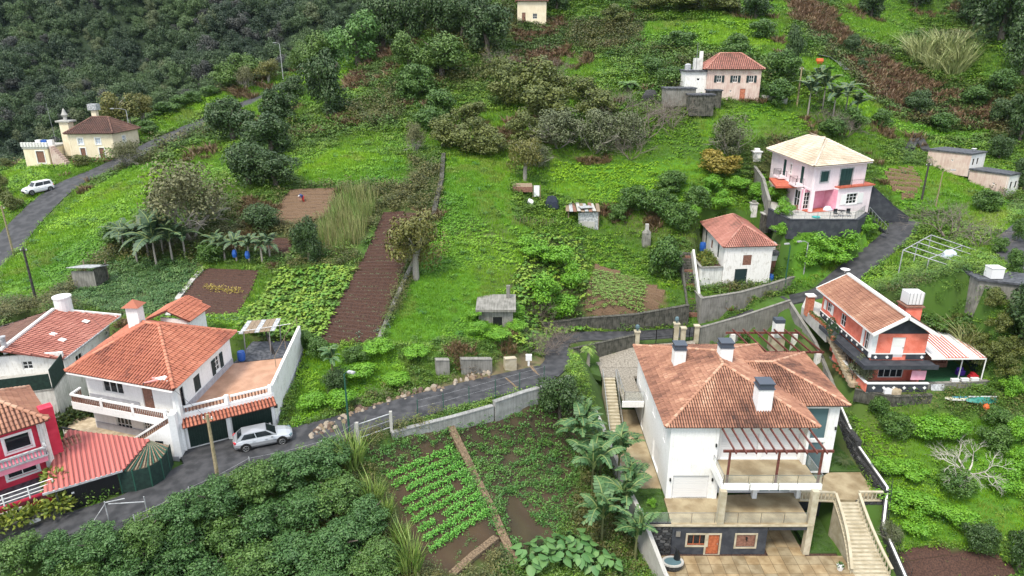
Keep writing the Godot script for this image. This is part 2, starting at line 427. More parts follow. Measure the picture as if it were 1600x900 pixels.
func ground_y(x: float, z: float) -> float:
	var i := clampi(gx.bsearch(x) - 1, 0, gx.size() - 2)
	var lo := 0
	var hi := gz.size() - 2
	while lo < hi:
		var m := (lo + hi + 1) >> 1
		if gz[m] >= z:
			lo = m
		else:
			hi = m - 1
	var j := lo
	var u := clampf((x - gx[i]) / (gx[i + 1] - gx[i]), 0, 1)
	var w := clampf((z - gz[j]) / (gz[j + 1] - gz[j]), 0, 1)
	var k := gx.size()
	return lerpf(lerpf(gh[j * k + i], gh[j * k + i + 1], u), lerpf(gh[(j + 1) * k + i], gh[(j + 1) * k + i + 1], u), w)

func on(x: float, z: float) -> Vector3:
	return Vector3(x, ground_y(x, z), z)


# ---------------------------------------------------------------- building pieces
# a wall from a to b as seen from outside, left to right; openings are [u, v, w, h, kind, material, ...]
func wall(par: Node3D, a: Vector3, b: Vector3, y0: float, y1: float, ops: Array, m: Material, called := "wall", t := 0.22) -> MeshInstance3D:
	a.y = 0.0
	b.y = 0.0
	var d := (b - a).normalized()
	var nn := d.cross(Vector3.UP)
	var L := a.distance_to(b)
	var H := y1 - y0
	var us := [0.0, L]
	var vs := [0.0, H]
	for o in ops:
		us.append_array([o[0], o[0] + o[2]])
		vs.append_array([maxf(o[1], 0.0), o[1] + o[3]])
	us.sort()
	vs.sort()
	var mb := MB.new()
	var at := func(u: float, v: float, k: float) -> Vector3: return a + d * u + Vector3.UP * (y0 + v) - nn * k
	for i in us.size() - 1:
		for j in vs.size() - 1:
			if us[i + 1] - us[i] < 0.002 or vs[j + 1] - vs[j] < 0.002:
				continue
			var mu: float = (us[i] + us[i + 1]) / 2.0
			var mv: float = (vs[j] + vs[j + 1]) / 2.0
			var open := false
			for o in ops:
				if mu > o[0] and mu < o[0] + o[2] and mv > o[1] and mv < o[1] + o[3]:
					open = true
			if open:
				continue
			mb.quad(at.call(us[i], vs[j], 0.0), at.call(us[i + 1], vs[j], 0.0), at.call(us[i + 1], vs[j + 1], 0.0), at.call(us[i], vs[j + 1], 0.0))
			mb.quad(at.call(us[i + 1], vs[j], t), at.call(us[i], vs[j], t), at.call(us[i], vs[j + 1], t), at.call(us[i + 1], vs[j + 1], t))
	mb.quad(at.call(0.0, H, 0.0), at.call(L, H, 0.0), at.call(L, H, t), at.call(0.0, H, t))
	mb.quad(at.call(0.005, 0.0, t), at.call(0.005, 0.0, 0.005), at.call(0.005, H, 0.005), at.call(0.005, H, t))
	mb.quad(at.call(L - 0.005, 0.0, 0.005), at.call(L - 0.005, 0.0, t), at.call(L - 0.005, H, t), at.call(L - 0.005, H, 0.005))
	for o in ops:
		var u0: float = o[0]
		var u1: float = o[0] + o[2]
		var v0: float = maxf(o[1], 0.0)
		var v1: float = o[1] + o[3]
		mb.quad(at.call(u0, v0, 0.0), at.call(u0, v0, t), at.call(u0, v1, t), at.call(u0, v1, 0.0))
		mb.quad(at.call(u1, v0, t), at.call(u1, v0, 0.0), at.call(u1, v1, 0.0), at.call(u1, v1, t))
		mb.quad(at.call(u0, v0, 0.0), at.call(u1, v0, 0.0), at.call(u1, v0, t), at.call(u0, v0, t))
		mb.quad(at.call(u0, v1, t), at.call(u1, v1, t), at.call(u1, v1, 0.0), at.call(u0, v1, 0.0))
	var w := part(par, called, mb, m)
	for o in ops:
		var p: Vector3 = at.call(o[0] + o[2] / 2.0, o[1], 0.0)
		filling(par, p, d, nn, o)
	return w

# what stands in an opening: p is the middle of its sill on the outer face, d to the right, nn outwards
func filling(par: Node3D, p: Vector3, d: Vector3, nn: Vector3, o: Array) -> void:
	var w: float = o[2]
	var h: float = o[3]
	var kind: String = o[4]
	var bs := Basis(d, Vector3.UP, nn)
	var q := p + Vector3.UP * h / 2.0
	if kind == "void":
		return
	if kind == "win" or kind == "glass":
		# [.., "win", shutter material or "", columns, rows, surround material or "", frame material]
		var nx: int = o[6] if o.size() > 6 else 2
		var ny: int = o[7] if o.size() > 7 else 2
		var fm: Material = M[o[9]] if o.size() > 9 else M.frame
		var f := MB.new()
		var e := 0.07
		var zz := -nn * 0.1
		f.box(q + zz - d * (w / 2 - e / 2), Vector3(e, h, 0.07), bs)
		f.box(q + zz + d * (w / 2 - e / 2), Vector3(e, h, 0.07), bs)
		f.box(q + zz + Vector3.UP * (h / 2 - e / 2), Vector3(w - 2 * e, e, 0.066), bs)
		f.box(q + zz - Vector3.UP * (h / 2 - e / 2), Vector3(w - 2 * e, e, 0.066), bs)
		for i in range(1, nx):
			f.box(q + zz + d * (w * (float(i) / nx - 0.5)), Vector3(0.05, h - 2 * e, 0.06), bs)
		for j in range(1, ny):
			f.box(q + zz + Vector3.UP * (h * (float(j) / ny - 0.5)), Vector3(w - 2 * e, 0.045, 0.052), bs)
		var win := part(par, "window", f, fm)
		win.position = -par.global_position
		sub(win, "pane", MB.new().box(q - nn * 0.13, Vector3(w - 0.02, h - 0.02, 0.02), bs), M[o[10]] if o.size() > 10 else M.pane)
		if o.size() > 5 and o[5] is String and o[5] != "":
			for s in [-1, 1]:
				var sb := MB.new()
				var sw := w / 2.0
				var c: Vector3 = q + d * s * (w / 2 + sw / 2 + 0.03) + nn * 0.05
				slatted(sb, c, sw, h, bs)
				sub(win, "shutter", sb, M[o[5]])
		if o.size() > 8 and o[8] is String and o[8] != "":
			surround(win, q, w, h, bs, nn, M[o[8]], p.y)
	elif kind == "shut":
		# closed slatted shutters: [.., "shut", material, leaves, surround]
		var leaves: int = o[6] if o.size() > 6 else 2
		var first: Node3D = null
		for i in leaves:
			var sb := MB.new()
			slatted(sb, q + d * (w * ((i + 0.5) / leaves - 0.5)) - nn * 0.06, w / leaves - 0.03, h - 0.02, bs)
			var s := part(par, "shutter", sb, M[o[5]])
			if first == null:
				first = s
		if o.size() > 7:
			surround(first, q, w, h, bs, nn, M[o[7]], p.y)
	elif kind == "door":
		var mb := MB.new()
		mb.box(q - nn * 0.1, Vector3(w - 0.02, h - 0.02, 0.06), bs)
		for j in [0.28, 0.72]:
			mb.box(p + Vector3.UP * h * j - nn * 0.068, Vector3(w * 0.66, h * 0.3, 0.03), bs)
		var dr := part(par, "door", mb, M[o[5]])
		sub(dr, "handle", MB.new().box(p + Vector3.UP * 1.0 + d * (w / 2 - 0.12) - nn * 0.04, Vector3(0.05, 0.14, 0.08), bs), M.steel)
		if o.size() > 6:
			surround(dr, q, w, h, bs, nn, M[o[6]], p.y)
	elif kind == "roller":
		var mb := MB.new()
		mb.box(q - nn * 0.19, Vector3(w - 0.02, h - 0.02, 0.05), bs)
		var rows := int(h / 0.22)
		for j in rows:
			mb.box(p + Vector3.UP * (h * (j + 0.5) / rows) - nn * 0.16, Vector3(w - 0.04, h / rows - 0.025, 0.03), bs)
		part(par, "garage_door", mb, M[o[5]])
	elif kind == "gate":
		var mb := MB.new()
		mb.box(q - nn * 0.19, Vector3(w - 0.02, h - 0.02, 0.04), bs)
		var cols := int(w / 0.18)
		for j in cols:
			mb.box(q + d * (w * ((j + 0.5) / cols - 0.5)) - nn * 0.15, Vector3(w / cols * 0.5, h - 0.06, 0.05), bs)
		part(par, "garage_door", mb, M[o[5]])

func sub(par: Node3D, called: String, b: MB, m: Material) -> MeshInstance3D:
	var o := MeshInstance3D.new()
	o.name = called
	o.mesh = b.mesh()
	o.material_override = m
	par.add_child(o, true)
	o.position = -par.global_position
	return o

func slatted(mb: MB, c: Vector3, w: float, h: float, bs: Basis) -> void:
	mb.box(c, Vector3(w, h, 0.03), bs)
	var rows := maxi(3, int(h / 0.14))
	for j in rows:
		mb.box(c + bs.y * (h * ((j + 0.5) / rows - 0.5)) + bs.z * 0.022, Vector3(w - 0.12, h / rows * 0.55, 0.02), bs)
	for s in [-1, 1]:
		mb.box(c + bs.x * s * (w / 2 - 0.03) + bs.z * 0.024, Vector3(0.06, h - 0.01, 0.024), bs)

func surround(par: Node3D, q: Vector3, w: float, h: float, bs: Basis, nn: Vector3, m: Material, _y: float) -> void:
	var f := MB.new()
	var e := 0.14
	var z := nn * 0.02
	f.box(q + z - bs.x * (w / 2 + e / 2), Vector3(e, h + 2 * e, 0.06), bs)
	f.box(q + z + bs.x * (w / 2 + e / 2), Vector3(e, h + 2 * e, 0.06), bs)
	f.box(q + z + bs.y * (h / 2 + e / 2), Vector3(w, e, 0.056), bs)
	f.box(q + z - bs.y * (h / 2 + e / 2), Vector3(w, e, 0.056), bs)
	sub(par, "surround", f, m)

# clay tiles laid in columns on a planar, convex polygon whose first two corners are the eave, left to right from outside
func tile_plane(par: Node3D, poly: Array, pal: Array, pitch := 0.24, called := "roof", tl := 0.4, amp := 0.095) -> MeshInstance3D:
	var a: Vector3 = poly[0]
	var e: Vector3 = (poly[1] - poly[0]).normalized()
	var nrm: Vector3 = (poly[1] - poly[0]).cross(poly[poly.size() - 1] - poly[0]).normalized()
	if nrm.y < 0:
		nrm = -nrm
	var s := nrm.cross(e).normalized()
	if s.y < 0:
		s = -s
	var p2 := []
	var lo := 1e9
	var hi := -1e9
	for p in poly:
		var q := Vector2((p - a).dot(e), (p - a).dot(s))
		p2.append(q)
		lo = minf(lo, q.x)
		hi = maxf(hi, q.x)
	var mb := MB.new()
	mb.col = pal[0] * 0.6
	for i in range(1, poly.size() - 1):
		mb.tri(poly[0], poly[i], poly[i + 1])
	# underside
	mb.col = Color(0.4, 0.38, 0.35)
	for i in range(1, poly.size() - 1):
		mb.tri(poly[0] - nrm * 0.12, poly[i + 1] - nrm * 0.12, poly[i] - nrm * 0.12)
	mb.col = pal[0] * 0.7
	for i in poly.size():
		var p: Vector3 = poly[i]
		var q: Vector3 = poly[(i + 1) % poly.size()]
		mb.quad(p - nrm * 0.12, q - nrm * 0.12, q, p)
	var cols := int((hi - lo) / pitch)
	var pw := (hi - lo) / cols
	for k in cols:
		var u := lo + (k + 0.5) * pw
		var v0 := 1e9
		var v1 := -1e9
		for i in p2.size():
			var p: Vector2 = p2[i]
			var q: Vector2 = p2[(i + 1) % p2.size()]
			if (p.x <= u) != (q.x <= u):
				var y := lerpf(p.y, q.y, (u - p.x) / (q.x - p.x))
				v0 = minf(v0, y)
				v1 = maxf(v1, y)
		if v1 - v0 < 0.1:
			continue
		var y0 := v0 - 0.08
		while y0 < v1 - 0.06:
			var y1 := minf(y0 + tl + 0.05, v1)
			var w := a + e * u + s * y0
			var t := nz.get_noise_3d(w.x * 14.0, w.y * 14.0, w.z * 14.0) * 0.9 + nz.get_noise_2d(u * 70.0 + w.x * 3.0, y0 * 40.0 + w.z) * 0.7 + rng.randf_range(-0.25, 0.25)
			var f := clampf(t * 0.5 + 0.5, 0.0, 0.999) * (pal.size() - 1)
			mb.col = pal[int(f)].lerp(pal[int(f) + 1], f - int(f))
			var r0 := pw * 0.38
			var r1 := pw * 0.31
			var b0 := mb.v.size()
			var jx := rng.randf_range(-0.012, 0.012)
			var sag := nz.get_noise_2d(w.x * 25.0, w.z * 25.0) * 0.03 + rng.randf_range(-0.006, 0.006)
			for g in 5:
				var an := PI * g / 4.0
				var o := e * -cos(an)
				mb.vert(a + e * (u + jx) + s * y0 + o * r0 + nrm * (sin(an) * amp + 0.045 + sag), (o + nrm * sin(an) * 1.2).normalized())
				mb.vert(a + e * (u + jx) + s * y1 + o * r1 + nrm * (sin(an) * amp * 0.85 + 0.012 + sag), (o + nrm * sin(an) * 1.2).normalized())
			for g in 4:
				var i0 := b0 + g * 2
				mb.ix.append_array([i0, i0 + 1, i0 + 2, i0 + 1, i0 + 3, i0 + 2])
			# the open lower end
			mb.tri(mb.v[b0], mb.v[b0 + 8], mb.v[b0 + 4])
			y0 += tl
	return part(par, called, mb, M.tiles)

# a row of rounded cap tiles from p to q
func ridge(par: Node3D, p: Vector3, q: Vector3, pal: Array, r := 0.15) -> void:
	var mb := MB.new()
	var L := p.distance_to(q)
	var nseg := maxi(1, int(L / 0.42))
	var d := (q - p).normalized()
	var sd := d.cross(Vector3.UP).normalized()
	var up := sd.cross(d).normalized()
	for i in nseg:
		mb.col = pal[rng.randi_range(pal.size() - 2, pal.size() - 1)]
		var a := p.lerp(q, float(i) / nseg) + up * 0.05
		var b := p.lerp(q, (i + 1.12) / nseg) + up * 0.02
		var b0 := mb.v.size()
		for g in 6:
			var an := PI * g / 5.0
			var o := sd * -cos(an) + up * sin(an)
			mb.vert(a + o * r, o)
			mb.vert(b + o * r * 0.86, o)
		for g in 5:
			var k := b0 + g * 2
			mb.ix.append_array([k, k + 1, k + 2, k + 1, k + 3, k + 2])
	part(par, "ridge_cap", mb, M.tiles)

# a hip roof over four eave corners (front left, front right, back right, back left, seen from the front) with ridge ends p and q
func hip(par: Node3D, fl: Vector3, fr: Vector3, br: Vector3, bl: Vector3, p: Vector3, q: Vector3, along: bool, pal: Array, pitch := 0.24, amp := 0.085, tl := 0.4) -> void:
	if along: # ridge runs from front (p) to back (q)
		tile_plane(par, [fl, fr, p], pal, pitch, "roof", tl, amp)
		tile_plane(par, [fr, br, q, p], pal, pitch, "roof", tl, amp)
		tile_plane(par, [br, bl, q], pal, pitch, "roof", tl, amp)
		tile_plane(par, [bl, fl, p, q], pal, pitch, "roof", tl, amp)
		ridge(par, fl, p, pal); ridge(par, fr, p, pal); ridge(par, br, q, pal); ridge(par, bl, q, pal)
	else: # ridge runs from left (p) to right (q)
		tile_plane(par, [fl, fr, q, p], pal, pitch, "roof", tl, amp)
		tile_plane(par, [fr, br, q], pal, pitch, "roof", tl, amp)
		tile_plane(par, [br, bl, p, q], pal, pitch, "roof", tl, amp)
		tile_plane(par, [bl, fl, p], pal, pitch, "roof", tl, amp)
		ridge(par, fl, p, pal); ridge(par, fr, q, pal); ridge(par, br, q, pal); ridge(par, bl, p, pal)
	if p.distance_to(q) > 0.3:
		ridge(par, p, q, pal)

# closed box of four walls between corners given like hip()'s; ops per side: front, right, back, left
func four_walls(par: Node3D, fl: Vector3, fr: Vector3, br: Vector3, bl: Vector3, y0: float, y1: float, m: Material, ops: Array) -> void:
	wall(par, fl, fr, y0, y1, ops[0], m)
	wall(par, fr, br, y0, y1, ops[1], m)
	wall(par, br, bl, y0, y1, ops[2], m)
	wall(par, bl, fl, y0, y1, ops[3], m)

# posts and rails; posts every step metres, n rails
func railing(par: Node3D, called: String, pts: Array, h: float, step: float, rails: Array, m: Material, r := 0.02, bal := 0.0) -> void:
	for i in pts.size() - 1:
		var a: Vector3 = pts[i]
		var b: Vector3 = pts[i + 1]
		var mb := MB.new()
		var k := maxi(1, int(round(a.distance_to(b) / step)))
		for j in k + 1:
			var p := a.lerp(b, float(j) / k)
			mb.cyl(p, p + Vector3.UP * h, r * 1.3, r * 1.3, 5)
		for t in rails:
			mb.cyl(a + Vector3.UP * h * t, b + Vector3.UP * h * t, r, r, 5)
		if bal > 0.0:
			var kk := int(a.distance_to(b) / bal)
			for j in kk:
				var p := a.lerp(b, (j + 0.5) / kk)
				mb.cyl(p + Vector3.UP * 0.06, p + Vector3.UP * h * 0.98, r * 0.55, r * 0.55, 4)
		part(par, called, mb, m)

# stone balusters between a base strip and a hand rail
func balustrade(par: Node3D, a: Vector3, b: Vector3, h: float, m: Material, step := 0.3, bm: Material = null, w := 0.16) -> void:
	var rail := MB.new()
	rail.bar(a + Vector3.UP * (h - 0.06), b + Vector3.UP * (h - 0.06), w + 0.06, 0.12)
	rail.bar(a + Vector3.UP * 0.05, b + Vector3.UP * 0.05, w + 0.04, 0.1)
	var o := part(par, "balustrade", rail, m)
	var k := maxi(1, int(a.distance_to(b) / step))
	for i in k:
		var p := a.lerp(b, (i + 0.5) / k)
		var mb := MB.new()
		if bm == null:
			mb.tube([p + Vector3.UP * 0.1, p + Vector3.UP * h * 0.3, p + Vector3.UP * h * 0.6, p + Vector3.UP * (h - 0.12)], [w * 0.3, w * 0.5, w * 0.3, w * 0.36], 6)
			sub(o, "baluster", mb, m)
		else:
			mb.box(p + Vector3.UP * h / 2, Vector3(w * 0.6, h - 0.22, w * 0.6))
			sub(o, "baluster", mb, bm)


# ---------------------------------------------------------------- plants
func rdir(up := 0.0) -> Vector3:
	var d := Vector3(rng.randfn(), rng.randfn() + up, rng.randfn())
	return d.normalized()

func mix(a: Color, b: Color) -> Color:
	return a.lerp(b, rng.randf())

# a crown of leaves on many uneven clumps: about 2 wide, from y = low to 2
func crown(nblob: int, nleaf: int, ll: float, lw: float, a: Color, b: Color, low := 0.5, rough := 0.34) -> ArrayMesh:
	var mb := MB.new()
	var blobs := []
	var cy := (low + 2.0) / 2.0
	var ry := (2.0 - low) / 2.0
	for i in nblob:
		var d := rdir(0.25)
		var r := sqrt(rng.randf()) * 0.74
		var rad := rng.randf_range(rough * 0.7, rough * 1.3)
		blobs.append([Vector3(d.x * r, cy + d.y * r * ry, d.z * r), rad, mix(a, b), rng.randf_range(0.75, 1.0)])
	for i in nleaf:
		var bl = blobs[rng.randi_range(0, nblob - 1)]
		var d := rdir(0.35)
		var p: Vector3 = bl[0] + Vector3(d.x, d.y * bl[3], d.z) * bl[1] * rng.randf_range(0.62, 1.08)
		var nn := (d + rdir() * 0.75).normalized()
		var dir := nn.cross(rdir()).normalized()
		if dir.y > 0.2:
			dir = -dir
		mb.col = bl[2].lerp(mix(a, b), 0.6)
		mb.leaf(p, dir, nn, ll * rng.randf_range(0.7, 1.3), lw * rng.randf_range(0.7, 1.3))
	return mb.mesh()

# trunk and limbs for that crown
func trunk(h := 1.5, r := 0.09, limbs := 6) -> ArrayMesh:
	var mb := MB.new()
	var top := Vector3(rng.randf_range(-0.15, 0.15), h * 0.6, rng.randf_range(-0.15, 0.15))
	mb.tube([Vector3(0, -0.25, 0), Vector3(0.02, h * 0.3, 0), top], [r * 1.2, r, r * 0.75], 7)
	for i in limbs:
		var a := TAU * i / limbs + rng.randf() * 0.6
		var s := Vector3(0, h * 0.25, 0).lerp(top, rng.randf_range(0.4, 1.0))
		var e := s + Vector3(cos(a) * 0.5, rng.randf_range(0.3, 0.75), sin(a) * 0.5)
		mb.tube([s, s.lerp(e, 0.5) + Vector3.UP * 0.06, e], [r * 0.55, r * 0.38, r * 0.16], 5)
	return mb.mesh()

# bare twiggy shrub: branches that fork
func bare(levels: int, n0: int, spread: float, r0: float, a: Color, b: Color, len0 := 0.62) -> ArrayMesh:
	var mb := MB.new()
	var todo := []
	for i in n0:
		var an := TAU * i / n0 + rng.randf()
		var d := Vector3(cos(an) * spread, 1.0, sin(an) * spread).normalized()
		todo.append([Vector3(cos(an), 0, sin(an)) * 0.06, d, len0, r0, 0])
	while todo.size() > 0:
		var t = todo.pop_back()
		var p: Vector3 = t[0]
		var e: Vector3 = p + t[1] * t[2]
		mb.col = mix(a, b)
		var m = p.lerp(e, 0.5) + rdir() * t[2] * 0.12
		mb.tube([p, m, e], [t[3], t[3] * 0.82, t[3] * 0.62], 4 if t[4] > 0 else 5)
		if t[4] < levels:
			var kids := 3 if rng.randf() < 0.6 else 2
			for k in kids:
				var d: Vector3 = (t[1] + rdir(0.1) * 0.75).normalized()
				todo.append([m if k == 2 else e, d, t[2] * rng.randf_range(0.6, 0.8), t[3] * 0.6, t[4] + 1])
	return mb.mesh()

func blades(n: int, h: float, spread: float, w: float, lean: float, a: Color, b: Color) -> ArrayMesh:
	var mb := MB.new()
	for i in n:
		var an := rng.randf() * TAU
		var o := Vector3(cos(an), 0, sin(an))
		var p := o * spread * sqrt(rng.randf())
		var an2 := rng.randf() * TAU
		var ln := Vector3(cos(an2), 0, sin(an2)) * lean * rng.randf() + o * lean * 0.5
		var hh := h * rng.randf_range(0.6, 1.2)
		var s := Vector3(-sin(an2 + 0.7), 0, cos(an2 + 0.7)) * w * 0.5
		mb.col = mix(a, b)
		var m := p + Vector3.UP * hh * 0.6 + ln * hh * 0.35
		var t := p + Vector3.UP * hh + ln * hh
		mb.quad(p - s, p + s, m + s * 0.8, m - s * 0.8)
		mb.tri(m - s * 0.8, m + s * 0.8, t)
	return mb.mesh()

func rosette(n: int, h: float, spread: float, l: float, w: float, a: Color, b: Color) -> ArrayMesh:
	var mb := MB.new()
	for i in n:
		var an := rng.randf() * TAU
		var o := Vector3(cos(an), 0, sin(an))
		var p := o * spread * sqrt(rng.randf()) + Vector3.UP * h * rng.randf_range(0.15, 1.0)
		var nn := (Vector3.UP + rdir() * 0.6).normalized()
		var d := nn.cross(rdir()).normalized()
		mb.col = mix(a, b)
		mb.leaf(p, d, nn, l * rng.randf_range(0.7, 1.3), w * rng.randf_range(0.7, 1.3))
	return mb.mesh()

# broad heart-shaped leaves on stalks
func stalk_leaves(n: int, h: float, spread: float, l: float, a: Color, b: Color) -> ArrayMesh:
	var mb := MB.new()
	for i in n:
		var an := rng.randf() * TAU
		var o := Vector3(cos(an), 0, sin(an))
		var hh := h * rng.randf_range(0.6, 1.15)
		var tip := o * spread * rng.randf_range(0.4, 1.0) + Vector3.UP * hh
		mb.col = b * 0.8
		mb.tube([o * 0.04, tip * 0.55 + Vector3.UP * hh * 0.12, tip], [0.018, 0.014, 0.01], 3)
		mb.col = mix(a, b)
		var s := Vector3(-o.z, 0, o.x)
		var d := (o + Vector3.DOWN * rng.randf_range(0.2, 0.9)).normalized()
		var ls := l * rng.randf_range(0.7, 1.2)
		var up := s.cross(d).normalized()
		if up.y < 0:
			up = -up
		var k := mb.v.size()
		for q in [[-0.25, 0.3], [0.1, 0.48], [0.5, 0.36], [1.0, 0.0], [0.5, -0.36], [0.1, -0.48], [-0.25, -0.3], [0.0, 0.0]]:
			mb.vert(tip + d * ls * q[0] + s * ls * q[1] - up * absf(q[1]) * ls * 0.25, (up + s * q[1] * 0.6).normalized())
		for q in 7:
			mb.ix.append_array([k + 7, k + (q + 1) % 7, k + q])
	return mb.mesh()

func feather(mb: MB, p: Vector3, o: Vector3, l: float, rise: float, fall: float, w: float, n: int) -> void:
	# an arching frond with narrow leaflets on both sides
	var last := p
	var s := Vector3(-o.z, 0, o.x)
	for i in n:
		var t := float(i + 1) / n
		var q := p + o * l * t * (1.0 - 0.15 * t) + Vector3.UP * (rise * t - fall * t * t)
		var d := (q - last).normalized()
		for k in [-1, 1]:
			var dir: Vector3 = (s * k + d * 0.7 + Vector3.DOWN * 0.25).normalized()
			mb.leaf(last.lerp(q, 0.5), dir, (Vector3.UP + o * 0.3).normalized(), w * sin(PI * clampf(t * 0.85 + 0.12, 0, 1)), w * 0.22)
		last = q

# a long, arching, ragged banana leaf
func banana_leaf(l: float, w: float, rise: float, fall: float, a: Color, b: Color) -> ArrayMesh:
	var mb := MB.new()
	var n := 11
	var mid := []
	for i in n + 1:
		var t := float(i) / n
		mid.append(Vector3(0, rise * t * l - fall * t * t * l, l * t * (1.0 - 0.2 * t * fall)))
	mb.col = Color(0.2, 0.26, 0.09)
	mb.tube(mid, range(n + 1).map(func(i): return 0.028 * (1.0 - 0.8 * i / n)), 4)
	for i in range(1, n):
		var t0 := float(i) / n
		for s in [-1, 1]:
			if rng.randf() < 0.06:
				continue
			var p: Vector3 = mid[i]
			var q: Vector3 = mid[i + 1]
			var w0 := w * 0.5 * sin(PI * clampf(t0 * 0.86 + 0.12, 0, 1)) * rng.randf_range(0.85, 1.1)
			var droop := rng.randf_range(0.15, 0.5)
			var o := Vector3(s, -droop, 0.3).normalized() * w0
			mb.col = mix(a, b)
			if s > 0:
				mb.quad(p, q.lerp(p, 0.08), q.lerp(p, 0.16) + o, p + o)
			else:
				mb.quad(q.lerp(p, 0.08), p, p + o, q.lerp(p, 0.16) + o)
	return mb.mesh()

# ---------------------------------------------------------------- things that grow, from shared meshes
var kinds := {}

func kind(key: String, variants: int, make: Callable, trunk_make, tm: String, called: String) -> void:
	var cr := []
	var tr := []
	for i in variants:
		cr.append(make.call())
		tr.append(trunk_make.call() if trunk_make != null else null)
	kinds[key] = {"crowns": cr, "trunks": tr, "bark": tm, "called": called}

# things one can find, by which look-alikes are told apart
const MARKS := {"the hill house": Vector2(35, -113), "the cottage": Vector2(29, -80), "the pink house": Vector2(42, -86), "the stone hut": Vector2(-1.6, -65), "the shack": Vector2(9.5, -90), "the stone oven": Vector2(17, -86), "the silver hatchback": Vector2(-19, -46), "the field gate": Vector2(-12, -48), "the steel frame": Vector2(48, -73), "the yellow house": Vector2(-70, -116), "the tin shelter": Vector2(-47, -77), "the outbuildings": Vector2(67, -98), "the garden stairs": Vector2(28.5, -45), "the hilltop house": Vector2(4.5, -163), "the striped awning": Vector2(42, -60), "the ploughed strip": Vector2(-14, -72), "the reeds": Vector2(-21, -85), "the potato rows": Vector2(-7, -41), "the wooden pole": Vector2(-21.5, -41), "the carport": Vector2(-28, -39)}
const RANKS := ["nearest", "second nearest", "third nearest", "fourth nearest", "fifth nearest", "sixth nearest", "seventh nearest", "eighth nearest", "ninth nearest", "tenth nearest"]

func apart(label: String, list: Array) -> Array:
	var out := []
	for t in list:
		var p := Vector2(t[0], t[1])
		var best := ""
		for m in MARKS:
			if best == "" or p.distance_to(MARKS[m]) < p.distance_to(MARKS[best]):
				best = m
		var rank := 0
		for q in list:
			if Vector2(q[0], q[1]).distance_to(MARKS[best]) < p.distance_to(MARKS[best]) - 0.001:
				rank += 1
		out.append(label if list.size() < 2 or rank > 9 else "%s, %s %s" % [label, RANKS[rank], best])
	return out

# list of [x, z, width, height]
func grow(key: String, list: Array, label: String, category: String, group: String, crown_name := "crown", sink := 0.0) -> void:
	var k = kinds[key]
	var labels := apart(label, list)
	for n in list.size():
		var t = list[n]
		var i := rng.randi_range(0, k.crowns.size() - 1)
		var o := Node3D.new()
		o.name = numbered(k.called)
		add_child(o)
		o.position = on(t[0], t[1]) - Vector3.UP * sink
		o.rotation.y = rng.randf() * TAU
		o.scale = Vector3(t[2] / 2.0, t[3] / 2.0, t[2] / 2.0 * rng.randf_range(0.9, 1.1))
		tag(o, labels[n], category, group)
		if k.trunks[i] != null:
			var tr := MeshInstance3D.new()
			tr.name = "trunk"
			tr.mesh = k.trunks[i]
			tr.material_override = M[k.bark]
			o.add_child(tr)
		var c := MeshInstance3D.new()
		c.name = crown_name
		c.mesh = k.crowns[i]
		c.material_override = M.leaf
		o.add_child(c)

func scatter(called: String, label: String, category: String, m: Mesh, xf: Array, cols: Array) -> void:
	if xf.is_empty():
		return
	var mm := MultiMesh.new()
	mm.transform_format = MultiMesh.TRANSFORM_3D
	mm.use_colors = true
	mm.mesh = m
	mm.instance_count = xf.size()
	for i in xf.size():
		mm.set_instance_transform(i, xf[i])
		mm.set_instance_color(i, cols[i])
	var o := MultiMeshInstance3D.new()
	o.name = numbered(called)
	o.multimesh = mm
	o.material_override = M.leaf
	add_child(o)
	tag(o, label, category)
	o.set_meta("kind", "stuff")


